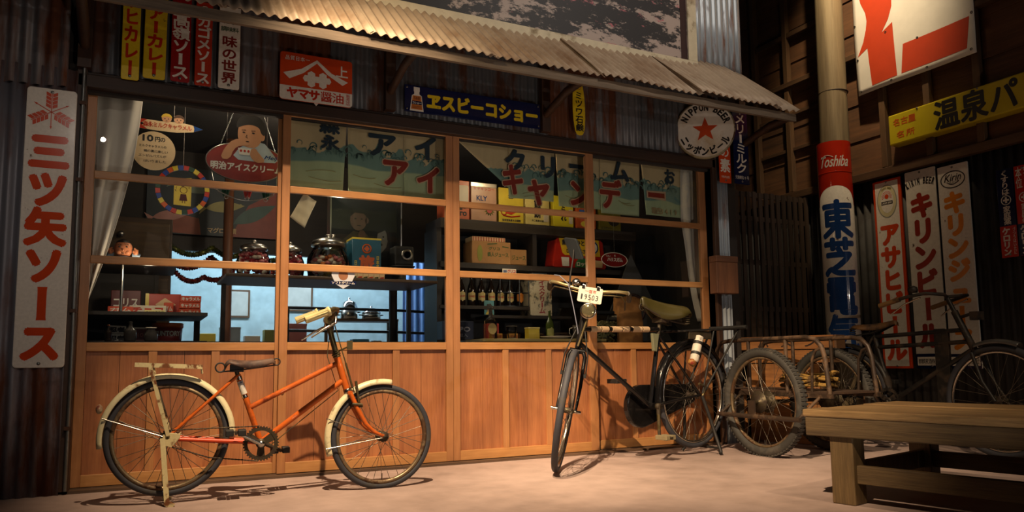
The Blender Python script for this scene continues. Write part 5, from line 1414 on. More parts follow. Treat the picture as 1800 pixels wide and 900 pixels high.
# curling wave crests printed on it
mb = MB()
rr_ = random.Random(4)
xx = 0.9
while xx < 4.12:
    if not 2.05 < xx < 2.52:
        for q in range(3):
            cx = xx + rr_.uniform(-0.03, 0.05); cz = 2.115 + rr_.uniform(0.0, 0.09); sz = rr_.uniform(0.016, 0.032); fl = rr_.choice((-1, 1))
            P = []
            for i in range(11):
                a = R(200 - 250 * i / 10); P.append((cx + fl * sz * math.cos(a), cz + sz * math.sin(a)))
            Q = []
            for i in range(11):
                a = R(200 - 250 * i / 10); w_ = 0.42 - 0.3 * i / 10
                Q.append((cx + fl * sz * (1 - w_ * 1.1) * math.cos(a) - fl * 0.0, cz + sz * (1 - w_ * 1.1) * math.sin(a) - 0.0))
            for i in range(10): mb.add([(P[i][0], -0.0118, P[i][1]), (P[i + 1][0], -0.0118, P[i + 1][1]), (Q[i + 1][0], -0.0118, Q[i + 1][1]), (Q[i][0], -0.0118, Q[i][1])], [(0, 1, 2, 3)])
    xx += 0.075
mb.build('wave_print', plain('dye_teal', '#55716a', 0.9), no)
mb = MB()
for x0, z0, ln, sg in ((0.98, 1.99, 0.2, 1), (1.0, 1.955, 0.22, -1), (1.3, 2.0, 0.16, -1), (1.45, 1.95, 0.2, -1), (2.62, 1.98, 0.14, 1), (2.63, 1.955, 0.16, 1), (3.0, 2.0, 0.12, -1), (3.5, 2.0, 0.12, -1), (3.53, 1.985, 0.13, -1)):
    mb.tube([(x0 + ln * k / 8, -0.0118, z0 + sg * 0.02 * math.sin(k / 8 * 2.4)) for k in range(9)], 0.0022, 4)
mb.build('wave_lines', plain('dye_straw', '#a59a68', 0.9), no)

# hanging rocket card
t = thing('rocket_card_sign', 'hanging rocket-shaped caramel card with a round price disc below', 'sign', card_frame(0.15, 2.27, 0.5))
MB().prism([(-0.20, 0.045), (-0.06, 0.04), (0.06, 0.045), (0.13, 0.036), (0.20, 0.014), (0.135, -0.012), (0.04, -0.026), (-0.08, -0.026), (-0.2, -0.02), (-0.16, 0.012)], -0.002, 0.0).build('rocket_card', m_card, t)
MB().prism([(0.14, 0.033), (0.20, 0.014), (0.143, -0.009), (0.146, 0.012)], 0.0, 0.001).build('rocket_nose', m_blue_e, t)
MB().prism([(-0.2, 0.045), (-0.14, 0.043), (-0.185, 0.012), (-0.14, -0.022), (-0.2, -0.02)], 0.0, 0.0008).build('rocket_fin', m_tinr, t)
for hx_, cm in ((-0.025, plain('hair_yellow', '#c9a52c', 0.7)), (0.05, plain('hair_brown', '#4a2e1c', 0.7))):
    MB().prism(ellipse(hx_, 0.062, 0.03, 0.027, 20), -0.001, 0.0015).build('painted_head', m_skin, t)
    MB().prism([(hx_ + 0.033 * math.cos(R(a)), 0.066 + 0.03 * math.sin(R(a))) for a in range(0, 181, 15)] + [(hx_ - 0.012, 0.074), (hx_ + 0.012, 0.076)], 0.0016, 0.003).build('painted_hair', cm, t)
    mb = MB(); [mb.face(ellipse(hx_ + e_, 0.06, 0.0035, 0.004, 10), 0.0022) for e_ in (-0.011, 0.011)]; mb.face(ellipse(hx_, 0.046, 0.006, 0.0022, 10), 0.0022); mb.build('painted_features', m_ink, t)
MB().prism(ellipse(-0.095, -0.165, 0.13, 0.13, 44), -0.002, 0.0).build('price_disc', m_card, t)
letters(t, m_tinr, lambda mb: row(mb, '森永ミルクキャラメル', -0.165, 0.13, 0.012, 0.034, 0.0016, 0.02, 1.1))
letters(t, m_ink, lambda mb: (fit(mb, '10', -0.165, -0.10, -0.105, -0.06, 0.001, 0.06), row(mb, '円の', -0.092, -0.028, -0.085, 0.034, 0.001, 0.03), row(mb, 'ミルクキャラメルの', -0.185, -0.02, -0.135, 0.018, 0.001, 0.01), row(mb, '箱の裏に楽しい', -0.155, -0.01, -0.168, 0.018, 0.001, 0.01), row(mb, 'エンゼルパズルが', -0.185, -0.02, -0.2, 0.018, 0.001, 0.01), row(mb, 'はいりました', -0.155, -0.02, -0.235, 0.018, 0.001, 0.01)))
MB().tube([(0.02, 0.04, 0.002), (0.02, 0.352, 0.0)], 0.0012, 4).build('string', m_cloth, t)

# hanging oval ice cream sign with the boy
t = thing('ice_cream_sign', 'hanging red oval ice cream sign with a boy in a cap eating from a cup', 'sign', card_frame(0.615, 2.05, 0.35))
MB().prism(ellipse(0, 0, 0.25, 0.13, 52), -0.006, 0.0).build('oval_panel', plain('oval_red', '#8e3026', 0.4), t)
mb = MB(); mb.tube([(0.252 * math.cos(a), 0.132 * math.sin(a), -0.003) for a in [2 * PI * k / 52 for k in range(52)]], 0.0045, 6, True); mb.build('wire_rim', m_steel, t)
MB().prism(soft([(-0.1, 0.015), (-0.03, 0.12), (0.1, 0.16), (0.17, 0.08), (0.215, 0.015), (0.1, 0.01)], 1), 0.0, 0.001).build('printed_shirt', plain('shirt_blue', '#a9b6bd', 0.6), t)
MB().prism(soft([(-0.058, 0.21), (-0.056, 0.16), (-0.03, 0.115), (0.02, 0.10), (0.068, 0.11), (0.095, 0.155), (0.106, 0.20), (0.102, 0.26), (0.03, 0.31), (-0.045, 0.28)]), -0.001, 0.0016).build('printed_face', m_skin, t)
MB().prism(ellipse(0.1, 0.185, 0.017, 0.028, 16), 0.0, 0.0018).build('printed_ear', m_skin, t)
MB().prism(soft([(-0.068, 0.225), (-0.062, 0.29), (-0.01, 0.335), (0.08, 0.325), (0.122, 0.27), (0.118, 0.19), (0.092, 0.205), (0.08, 0.25), (0.02, 0.265), (-0.04, 0.245)]), 0.0, 0.0024).build('printed_cap', plain('cap_dark', '#2c2826', 0.7), t)
mb = MB()
for ex in (-0.02, 0.042): mb.face(ellipse(ex, 0.205, 0.009, 0.005, 12), 0.003); mb.face([(ex - 0.014, 0.221), (ex + 0.013, 0.224), (ex + 0.013, 0.220), (ex - 0.014, 0.2175)], 0.003)
mb.face(ellipse(0.005, 0.143, 0.012, 0.0045, 12), 0.003); mb.tube([(0.0, 0.19, 0.002), (-0.006, 0.172, 0.002), (0.006, 0.169, 0.002)], 0.0016, 4)
mb.build('printed_features', m_ink, t)
MB().prism(soft([(-0.165, 0.01), (-0.14, 0.085), (-0.085, 0.15), (-0.02, 0.16), (0.01, 0.145), (0.012, 0.115), (-0.04, 0.112), (-0.08, 0.085), (-0.105, 0.01)], 1), 0.0012, 0.003).build('printed_arm', m_skin, t)
MB().prism(soft([(0.025, 0.09), (0.055, 0.108), (0.08, 0.07), (0.13, 0.015), (0.06, 0.0), (0.02, 0.05)], 1), 0.0012, 0.003).build('printed_arm', m_skin, t)
MB().prism([(-0.055, 0.095), (0.03, 0.095), (0.02, 0.05), (-0.045, 0.05)], 0.0014, 0.0034).build('printed_cup', m_wh, t)
letters(t, m_tinr, lambda mb: [mb.face(ellipse(-0.035 + 0.024 * k, 0.076, 0.008, 0.009, 14), 0.004) for k in range(3)], 'cup_dots')
letters(t, m_wh, lambda mb: row(mb, '明治アイスクリーム', -0.225, 0.235, -0.035, 0.056, 0.0016, 0.04, 1.0))
letters(t, m_blue_e, lambda mb: fit(mb, 'Meiji', 0.115, 0.215, 0.025, 0.06, 0.0022, 0.02, 0.35))
for a, b in (((-0.165, 0.105), (-0.01, 0.572)), ((0.185, 0.09), (0.035, 0.572))):
    mb = MB(); n_ = 46
    for i in range(n_):
        p = Vector((*a, 0)).lerp(Vector((*b, 0)), i / n_); mb.ball(p, 0.0042, 6, 4)
    mb.build('chain', m_steel, t)
mb = MB(); mb.tube([(-0.17 + 0.35 * k / 12, -0.21 - 0.05 * math.sin(PI * k / 12) + 0.0 * k, 0) for k in range(13)], 0.004, 6)
mb.tube([(-0.215, -0.08, 0), (-0.2, -0.16, 0), (-0.17, -0.21, 0)], 0.003, 6); mb.tube([(0.2, -0.09, 0), (0.2, -0.16, 0), (0.18, -0.21, 0)], 0.003, 6)
for xh in (-0.12, 0.01, 0.13): mb.torus(0.012, 0.002, 12, 4, Matrix.Translation((xh, -0.247, 0)))
mb.build('wire_hanger', m_steel, t)
for xh, cm in ((-0.12, plain('tinsel_green', '#1f4a36', 0.4)), (0.02, plain('tinsel_red', '#b03a34', 0.4)), (0.14, plain('tinsel_green', '#1f4a36', 0.4))):
    u_ = thing('paper_flower', 'small %s paper flower hung in front of the fish poster%s' % ('red' if xh == 0.02 else 'green', '' if xh == 0.02 else ', left of the red one' if xh < 0 else ', right of the red one'), 'ornament', (0.615 + xh, 0.40, 1.80), 'paper flowers below the ice cream sign')
    mb = MB()
    for k in range(9): mb.prism([(0, -0.03), (0.014, 0.02), (0.0, 0.045), (-0.014, 0.02)], -0.001, 0.001, Matrix.Rotation(R(40 * k), 4, 'Z') @ frame((0.015, 0, 0.045), (1, 0, 0), (0, 0, 1)))
    mb.build('petals', cm, u_)
    MB().tube([(0, 0, 0.08), (0, 0, 0.82)], 0.001, 4).build('thread', m_steel, u_)

# bright segmented ring with a card
t = thing('prize_ring', 'ring of red, yellow and blue segments hung round a yellow lottery card', 'ornament', card_frame(0.245, 1.90, 0.7))
seg_m = [m_tiny, m_tinr, plain('seg_blue', '#27408a', 0.4), plain('seg_orange', '#c2561e', 0.4), plain('seg_green', '#22402c', 0.4)]
mb = MB()
for k in range(28):
    a0 = R(360 / 28 * k); a1 = R(360 / 28 * (k + 0.94)); mb.cur = (0, 3, 2, 1, 0, 4, 1, 2)[k % 8]
    P = []
    for a in (a0, a1):
        for r_ in (0.142, 0.172):
            for z in (-0.012, 0.012): P.append((r_ * math.cos(a), r_ * math.sin(a), z))
    mb.add(P, [(0, 2, 3, 1), (4, 5, 7, 6), (0, 1, 5, 4), (2, 6, 7, 3), (1, 3, 7, 5), (0, 4, 6, 2)])
mb.build('ring', seg_m, t)
MB().prism([(-0.055, 0.075), (0.055, 0.09), (0.055, -0.11), (-0.055, -0.105)], 0.0, 0.003).build('lottery_card', plain('card_yellow', '#d2b94a', 0.6), t)
mb = MB(); mb.torus(0.022, 0.0018, 20, 4, Matrix.Translation((0.006, 0.0, 0.004)), flat=0.3); mb.face([(-0.012, -0.028), (0.022, -0.028), (0.032, -0.075), (-0.02, -0.075)], 0.004); mb.face([(-0.002, -0.075), (0.002, -0.075), (0.002, -0.092), (-0.002, -0.092)], 0.004); mb.face([(0.014, -0.075), (0.018, -0.075), (0.018, -0.092), (0.014, -0.092)], 0.004)
mb.face(ellipse(0.0, 0.03, 0.012, 0.006, 12), 0.0042)
arc(mb, 'メンコチョット', 0.045, 200, 10, 0.013, True, 0.004, 0.03)
mb.build('card_drawing', plain('card_ink', '#4a1c1c', 0.6), t)
MB().tube([(0, 0.17, 0), (0, 0.722, 0)], 0.001, 4).build('string', m_cloth, t)

# fish poster far back
t = thing('fish_poster', 'dark poster of tuna and other fish on the back wall', 'poster', card_frame(0.58, 1.86, 2.36))
MB().prism(rrect(1.1, 0.60, 0.005), -0.02, 0.0).build('poster_sheet', plain('poster_dark', '#28323a', 0.5), t)
MB().prism([(0.15, 0.0), (0.55, 0.0), (0.55, 0.45), (0.3, 0.3)], 0.0, 0.001).build('red_field', plain('poster_red', '#8a3a30', 0.5), t)
MB().prism([(-0.55, 0.02), (-0.1, 0.0), (-0.12, 0.15), (-0.4, 0.2)], 0.0, 0.001).build('red_field', plain('poster_rust', '#8a4632', 0.5), t)
for fx, fz, L_, rot, cm in ((0.1, 0.27, 0.34, 8, '#a59a5e'), (0.36, 0.22, 0.42, 28, '#3c5a56'), (-0.18, 0.42, 0.3, -12, '#6e7a6a'), (-0.35, 0.16, 0.3, 10, '#b07a70')):
    mb = MB(); top = [(-L_ / 2 + L_ * k / 14, 0.16 * L_ * math.sin(PI * (k / 14) ** 0.8)) for k in range(15)]
    bot = [(-L_ / 2 + L_ * k / 14, -0.14 * L_ * math.sin(PI * (k / 14) ** 0.9)) for k in range(13, 0, -1)]
    Q = Matrix.Translation((fx, fz, 0.001)) @ Matrix.Rotation(R(rot), 4, 'Z')
    mb.prism(top + bot, 0, 0.001, Q); mb.prism([(-L_ / 2 + 0.01, 0), (-L_ / 2 - 0.06, 0.05), (-L_ / 2 - 0.04, 0), (-L_ / 2 - 0.06, -0.05)], 0, 0.001, Q); mb.face(ellipse(L_ * 0.4, 0.012, 0.008, 0.008, 10), 0.002, Q)
    mb.build('printed_fish', plain('fish_' + cm[1:], cm, 0.5), t)
letters(t, m_card, lambda mb: (row(mb, 'マグロ油漬', -0.05, 0.2, 0.05, 0.05, 0.002, 0.02), row(mb, 'オーク味付', 0.0, 0.16, 0.44, 0.03, 0.002, 0.02)))

# dark display cabinet at the left window
dc = thing('display_cabinet', 'dark wooden display cabinet with shelves inside the leftmost window', 'cabinet', (0.12, 0.45, 0))
MB().box(-0.52, -0.49, 0.0, 0.75, 0, 1.38).build('side_panel', m_dark_wood, dc); MB().box(-0.02, 0.005, 0.70, 0.75, 1.042, 1.355).build('rear_post', m_dark_wood, dc); MB().box(-0.49, 0.0, 0.72, 0.75, 0, 1.38).build('back_panel', m_dark_wood, dc)
for xx in (0.25, 0.27): MB().box(xx, xx + 0.02, 0.66, 0.70, 0, 1.02).build('rear_leg', m_dark_wood, dc)
for z, x1 in ((0.835, 0.29), (1.02, 0.29), (1.355, 0.1)): MB().box(-0.49, x1, 0.0, 0.72, z, z + 0.022).build('shelf_board', m_dark_wood, dc)
MB().tube([(-0.22, 0.03, 1.042), (-0.22, 0.03, 1.355)], 0.009, 8).build('front_rod', m_steel, dc)
tc = thing('tea_chest', 'dark chest of drawers at the back left with a round knob', 'cabinet', (0.1, 1.55, 0))
MB().box(-0.5, 0.12, 0.0, 0.4, 0, 1.84).build('carcass', wood('chest_wood', '#2a1c10', '#4d3620', 'x', 6), tc, bevel=0.006)
for z0, z1 in ((1.40, 1.80), (0.95, 1.37)):
    dr = MB().box(-0.46, 0.10, -0.012, 0.0, z0, z1).build('drawer', wood('drawer_wood', '#33230f', '#5d4426', 'x', 6), tc, bevel=0.004)
    MB().ball((-0.24, -0.03, z1 - 0.1), 0.024, 14, 10).build('knob', m_steel, dr)
    pass

# celluloid boy doll
t = thing('boy_doll', 'small celluloid boy doll holding its ears on the cabinet in the left window', 'doll', (-0.10, 0.47, 1.377))
m_doll = plain('celluloid', '#b5714e', 0.3, 0, 0.06, coat=0.3)
mb = MB(); mb.ball((0, 0, 0.062), (0.054, 0.052, 0.062), 24, 16); mb.ball((0, -0.05, 0.05), (0.006, 0.008, 0.006), 10, 8)
for s_ in (-1, 1): mb.ball((0.022 * s_, -0.032, 0.038), (0.02, 0.016, 0.018), 16, 10)
mb.build('head', m_doll, t)
mb = MB(); mb.grid(lambda u, v: (0.056 * math.cos(2 * PI * u) * math.sin(0.95 * v), 0.055 * math.sin(2 * PI * u) * math.sin(0.95 * v) + 0.002, 0.0625 + 0.064 * math.cos(0.95 * v)), 24, 6); mb.build('hair', plain('doll_hair', '#241a16', 0.4), t)
for s_ in (-1, 1):
    mb = MB(); mb.ball((0.07 * s_, -0.01, 0.042), (0.017, 0.014, 0.022), 12, 8)
    for k in range(4): mb.ball((0.064 * s_ + 0.006 * k * s_, -0.016, 0.064 - 0.004 * k), (0.005, 0.006, 0.008), 8, 6)
    mb.ball((0.058 * s_, -0.022, 0.046), (0.007, 0.006, 0.009), 8, 6)
    mb.build('hand', m_doll, t)
    MB().tube([(0.052 * s_, 0.0, 0.021), (0.085 * s_, 0.0, 0.021), (0.085 * s_, -0.005, 0.03)], [0.02, 0.02, 0.017], 10).build('sleeve', plain('doll_shirt', '#7d8c9c', 0.7), t)
mb = MB()
for s_ in (-1, 1): mb.ball((0.02 * s_, -0.046, 0.070), (0.007, 0.006, 0.005), 10, 8); mb.tube([(0.010 * s_, -0.049, 0.084), (0.02 * s_, -0.047, 0.088), (0.03 * s_, -0.042, 0.084)], 0.0016, 5)
mb.ball((0, -0.045, 0.030), (0.007, 0.004, 0.003), 8, 6); mb.build('face_paint', m_ink, t)
mb = MB(); mb.lathe([(0.06, 0.002), (0.058, 0.008), (0.035, 0.014)], 24); mb.build('body', plain('doll_shirt', '#7d8c9c', 0.7), t)

# goods on the cabinet shelves
def carton(name, label, x0, x1, z0, z1, y, dp, m, cat='box', group=None, txt=None, tm=None, band=None, lid=None, rot=0.0, vert=False, bold=0.03):
    t = thing(name, label, cat, Matrix.Translation(((x0 + x1) / 2, y, z0 + 0.0015)) @ Matrix.Rotation(R(rot), 4, 'Z'), group)
    w = x1 - x0; h = z1 - z0
    MB().box(-w / 2, w / 2, 0, dp, 0, h).build('box_body', m, t, bevel=min(0.004, h * 0.1))
    A = frame((0, -0.0012, 0), (1, 0, 0), (0, 0, 1))
    if band:
        bm_, b0, b1 = band
        MB().box(-w / 2 - 0.0005, w / 2 + 0.0005, -0.001, dp + 0.0005, h * b0, h * b1).build('colour_band', bm_, t)
    if lid: MB().box(-w / 2 - 0.002, w / 2 + 0.002, -0.002, dp + 0.002, h * 0.9, h * 1.0 + 0.002).build('lid', lid, t, bevel=0.002)
    if txt:
        mb = MB()
        if vert: column(mb, txt, 0, h * 0.92, h * 0.08, min(w * 0.6, h / len(txt)), 0.0006, bold, 1.0, A)
        else: row(mb, txt, -w * 0.44, w * 0.44, h * 0.5, min(h * 0.62, w * 0.88 / len(txt) * 1.4), 0.0006, bold, 1.0, A)
        mb.build('lettering', tm or m_wh, t)
    return t
G1 = 'sweet boxes on the upper cabinet shelf'
m_maroon = plain('box_maroon', '#5a1c1c', 0.5); m_obox = plain('box_orange', '#c2431c', 0.45); m_rbox = plain('box_red', '#a8321e', 0.45); m_wbox = plain('box_white', '#c9bfae', 0.5)
carton('candy_box', 'dark maroon candy box behind the rod in the left window', -0.17, 0.012, 1.042, 1.21, 0.86, 0.1, m_maroon, group=G1, txt='コリス')
t = carton('candy_box', 'large red and yellow candy box with a diamond print in the left window', 0.04, 0.265, 1.042, 1.19, 0.84, 0.08, m_rbox, group=G1)
MB().box(-0.112, -0.09, -0.002, 0.08, 0.0, 0.148).build('yellow_edge', m_tiny, t)
mb = MB(); mb.face([(-0.06, 0.074), (0.0, 0.12), (0.07, 0.074), (0.0, 0.028)], 0.002, frame((0.01, 0, 0), (1, 0, 0), (0, 0, 1))); mb.build('diamond_print', m_card, t)
for k, nm in enumerate(('lowest', 'middle', 'topmost')):
    carton('caramel_box', 'orange caramel box, %s of the stack of three in the left window' % nm, 0.25 + 0.003 * k, 0.392 - 0.002 * (k % 2), 1.042 + 0.046 * k, 1.086 + 0.046 * k, 0.80, 0.08, m_obox, group='stack of orange caramel boxes', txt='キャラメル', bold=0.05)
carton('caramel_box', 'small orange box just left of the stack of three', 0.155, 0.215, 1.042, 1.125, 0.78, 0.05, m_obox, group=G1, txt='ガム')
carton('candy_box', 'white and red candy box lying before the large red box', -0.055, 0.17, 1.042, 1.098, 0.70, 0.07, m_wbox, group=G1, txt='チョコ', tm=m_tinr, bold=0.08)
carton('candy_box', 'flat orange box at the left end of the upper cabinet shelf', -0.18, -0.03, 1.042, 1.085, 0.66, 0.08, m_obox, group=G1, txt='ガム')
carton('candy_box', 'narrow pale yellow box in front on the upper cabinet shelf', 0.035, 0.16, 1.042, 1.062, 0.62, 0.06, plain('box_cream', '#c9bc7a', 0.5), group=G1, txt='メリーミルク', tm=m_ink)
G2 = 'goods on the lower cabinet shelf'
for k in range(2): carton('photo_box', 'white box printed with dark figures, %s of two on the lower cabinet shelf' % ('lower', 'upper')[k], -0.175, -0.07, 0.857 + 0.056 * k, 0.91 + 0.056 * k, 0.80, 0.08, m_wbox, group=G2, txt='忍者', tm=m_ink, bold=0.08)
carton('cocoa_box', 'dark maroon box between the white boxes and the red tin', -0.045, 0.075, 0.857, 0.955, 0.82, 0.08, m_maroon, group=G2, txt='CHOC', tm=plain('faded_red', '#a85a48', 0.5), lid=m_wbox)
t = thing('whisky_tin', 'large round red tin with an orange lid on the lower cabinet shelf', 'tin', (0.185, 0.85, 0.8585), G2)
mb = MB(); mb.lathe([(0.088, 0), (0.090, 0.002), (0.096, 0.10)], 32); mb.build('tin_body', plain('tin_maroon', '#7a2420', 0.35), t)
mb = MB(); mb.lathe([(0.101, 0.098), (0.102, 0.126), (0.096, 0.130), (0, 0.130)], 32); mb.build('lid', plain('lid_orange', '#b5561c', 0.4), t)
def wrapt(r_): return lambda x, y, z: ((r_ + z) * math.sin(x / r_), -(r_ + z) * math.cos(x / r_), y)
mb = MB(); fit(mb, 'SUNTORY', -0.085, 0.085, 0.04, 0.075, 0.002, 0.05, 0, None, wrapt(0.093)); mb.build('lettering', m_wh, t)
def bottle(name, label, x, y, z, h, r, m, cap=None, group=None, lab=None, ltxt=None, neck=0.3, labz=(0.25, 0.5), ltm=None, sides=20):
    t = thing(name, label, 'bottle', (x, y, z), group)
    mb = MB(); mb.lathe([(r * 0.9, 0), (r, 0.006), (r, h * 0.52), (r * 0.85, h * 0.60), (r * neck * 1.3, h * 0.74), (r * neck, h * 0.82), (r * neck, h * 0.96), (r * neck * 1.25, h * 0.965), (r * neck * 1.25, h * 0.985), (r * neck * 0.8, h)], sides)
    mb.build('bottle_glass', m, t)
    if cap:
        mb = MB(); mb.lathe([(r * neck * 1.35, h * 0.95), (r * neck * 1.35, h * 1.005), (0, h * 1.01)], 14); mb.build('cap', cap, t)
    if lab:
        mb = MB(); W_ = r * 1.15
        mb.grid(lambda u, v: wrapt(r)((u - 0.5) * 2 * W_ * math.sqrt(max(0.0, 1 - ((v - 0.5) * 2) ** 6)), h * (labz[0] + (labz[1] - labz[0]) * v), 0.0012), 10, 6); mb.build('paper_label', lab, t)
        if ltxt:
            mb = MB(); fit(mb, ltxt, -W_ * 0.72, W_ * 0.72, h * (labz[0] * 0.6 + labz[1] * 0.4), h * (labz[0] * 0.42 + labz[1] * 0.58), 0.002, 0.05, 0, None, wrapt(r)); mb.build('lettering', ltm or m_tinr, t)
    return t
m_brown_g = plain('bottle_brown', '#1c110a', 0.08, 0, 0.2, coat=0.6); m_green_g = plain('bottle_green', '#3d4a1c', 0.1, 0, 0.2, coat=0.5); m_grey_g = plain('bottle_smoke', '#3a3633', 0.1, 0, 0.2, coat=0.5)
bottle('sauce_bottle', 'slim dark bottle with a brown cap, leftmost on the window ledge', -0.16, 0.34, 0.85, 0.10, 0.02, m_brown_g, plain('cap_brown', '#8a4a20', 0.5), 'bottles on the left window ledge')
bottle('sauce_bottle', 'broad-shouldered dark bottle on the left window ledge', -0.04, 0.33, 0.85, 0.12, 0.036, m_grey_g, None, 'bottles on the left window ledge')
bottle('milk_bottle', 'wide smoky milk bottle with a white cap on the left window ledge', 0.075, 0.32, 0.85, 0.085, 0.04, m_grey_g, m_wbox, 'bottles on the left window ledge', neck=0.6)
lg = thing('window_ledge', 'narrow wooden ledge inside the two left windows', 'shelf', (0.8, 0.19, 0.80))
MB().box(-1.05, 1.1, 0.0, 0.19, 0.0, 0.045).build('ledge_board', m_dark_wood, lg)
MB().box(-1.05, 1.1, 0.165, 0.19, -0.8, 0.0).build('ledge_front', m_dark_wood, lg)

# tinsel garlands
def garland(label, pts, sag, m):
    t = thing('tinsel_garland', label, 'garland', (0, 2.0 + 0.08 * (pts[0][1] < 1.65) + 0.07 * (pts[1][1] < 1.5) , 0), 'tinsel garlands hung across the back of the shop')
    mb = MB(); r2 = random.Random(3)
    for (x0, z0), (x1, z1) in zip(pts[:-1], pts[1:]):
        q = []; rs = []
        for k in range(40):
            u = k / 39; q.append((x0 + (x1 - x0) * u, 0.01 * math.sin(k), z0 + (z1 - z0) * u - sag * 4 * u * (1 - u))); rs.append(0.012 if k % 2 else 0.026)
        mb.tube(q, rs, 7)
    mb.build('tinsel', m, t)
m_tg = worn('tinsel_olive', '#5a5a1c', '#2a3a18', 0.5, 60, 0.35, 0.5); m_tr = worn('tinsel_rust', '#8a2a1e', '#4a1a18', 0.5, 60, 0.35, 0.5)
garland('olive green tinsel garland in swags behind the left window', [(0.22, 1.70), (0.55, 1.70), (0.85, 1.70), (1.15, 1.66)], 0.07, m_tg)
garland('rust red tinsel garland in swags just below the green one', [(0.2, 1.60), (0.55, 1.63), (0.83, 1.66), (1.12, 1.55)], 0.09, m_tr)
garland('rust red tinsel garland hanging lowest in the left window', [(0.2, 1.60), (0.5, 1.46), (0.83, 1.66)], 0.10, m_tr)

# paper bag taped to the glass
t = thing('paper_bag', 'crumpled pale paper bag taped at a slant inside the second window', 'bag', FAC(0.952, 1.70, 0.092))
mb = MB()
def bag(u, v):
    p = Vector((-0.088, -0.05)) * (1 - u) * (1 - v) + Vector((0.005, -0.115)) * u * (1 - v) + Vector((0.08, 0.068)) * u * v + Vector((0.0, 0.118)) * (1 - u) * v
    return (p.x, p.y, 0.004 * math.sin(9 * u + 5 * v) + 0.003 * math.sin(17 * v))
mb.grid(bag, 14, 14); mb.build('bag_paper', plain('bag_cream', '#cbbda0', 0.8, 0, 0.06), t, solid=0.004)

# counter board, candy jars and their neighbours in the second window
ds = thing('jar_counter', 'display counter carrying the candy jars behind the second window', 'counter', (1.12, 0.28, 0))
MB().box(-0.62, 0.84, 0.0, 0.62, 1.270, 1.292).build('counter_top', wood('counter_wood', '#3a2a1c', '#5d4630', 'x', 7), ds, bevel=0.006)
for xx in (-0.58, 0.8): MB().box(xx - 0.015, xx + 0.015, 0.54, 0.57, 0.0, 1.27).build('leg', m_dark_wood, ds)
def candy_jar(label, x, y, r, h, cols, seed, fill=0.45):
    t = thing('candy_jar', label, 'jar', (x, y, 1.292), 'candy jars on the counter')
    mb = MB(); mb.lathe([(r * 0.7, 0.0), (r * 0.92, 0.012), (r, h * 0.35), (r * 0.97, h * 0.6), (r * 0.74, h * 0.88), (r * 0.66, h * 0.93), (r * 0.70, h)], 36); mb.build('jar_glass', m_clear, t)
    mb = MB(); mb.lathe([(r * 0.76, h * 0.93), (r * 0.80, h * 0.95), (r * 0.80, h * 1.05), (r * 0.72, h * 1.10), (r * 0.40, h * 1.18), (r * 0.14, h * 1.21), (r * 0.10, h * 1.235), (r * 0.16, h * 1.27), (r * 0.1, h * 1.30), (0, h * 1.305)], 36); mb.build('lid', m_steel, t)
    q = random.Random(seed); mb = MB()
    for k in range(150):
        rr = r * 0.74 * math.sqrt(q.random()); a = q.uniform(0, 2 * PI); z = 0.02 + h * fill * (1 - 0.4 * (rr / r) ** 2) * q.random() ** 0.5
        mb.cur = q.randrange(len(cols)); mb.ball((rr * math.cos(a), rr * math.sin(a), z), (0.02, 0.014, 0.014), 7, 5, None)
    c = mb.build('wrapped_candy', cols, None, (x, y, 1.292))
    tag(c, 'heap of wrapped candy inside the ' + label, 'candy', None, 'stuff')
cp = [plain('candy_' + n_, c_, 0.3, 0, 0.1) for n_, c_ in (('pink', '#c9767a'), ('yellow', '#c9b04a'), ('white', '#d8cfc0'), ('orange', '#c9743a'), ('green', '#8fa55a'), ('red', '#a8303a'))]
candy_jar('large squat candy jar with pale sweets beside the blue tin', 1.20, 0.48, 0.148, 0.25, [cp[1], cp[2], cp[3], cp[2], cp[0]], 1, 0.62)
candy_jar('candy jar standing behind the large squat jar', 1.30, 0.76, 0.125, 0.29, [cp[1], cp[2], cp[4]], 2, 0.6)
candy_jar('candy jar of red and pink sweets behind the left door post', 0.943, 0.52, 0.10, 0.20, [cp[0], cp[5], cp[2], cp[5]], 3, 0.85)
candy_jar('candy jar of pink sweets left of the door post', 0.70, 0.52, 0.115, 0.20, [cp[0], cp[5], cp[2], cp[0]], 4, 0.85)
t = carton('blue_tin', 'tall blue tin with a yellow rim and an orange character beside the jars', 1.43, 1.655, 1.292, 1.645, 0.70, 0.18, plain('tin_blue', '#1f5468', 0.35), 'tin', None, None, None, (m_tiny, 0.965, 1.002))
A = frame((0, -0.002, 0), (1, 0, 0), (0, 0, 1))
mb = MB(); em(mb, '旅', 0.0, 0.16, 0.12, 0.12, 0.0, 0.05, A); em(mb, '印', 0.0, 0.068, 0.11, 0.11, 0.0, 0.05, A); mb.torus(0.032, 0.006, 24, 4, A @ Matrix.Translation((0, 0.27, 0)), flat=0.2); mb.face([(0, 0.245), (0.022, 0.27), (0, 0.295), (-0.022, 0.27)], 0.0, A); mb.build('lettering', plain('tin_orange', '#c2561e', 0.4), t)
mb = MB(); column(mb, '日本名物菓子', 0.085, 0.22, 0.02, 0.025, 0.0, 0.03, 1, A); column(mb, '日光羊羹', -0.085, 0.18, 0.02, 0.025, 0.0, 0.03, 1, A); mb.build('lettering', m_tiny, t)
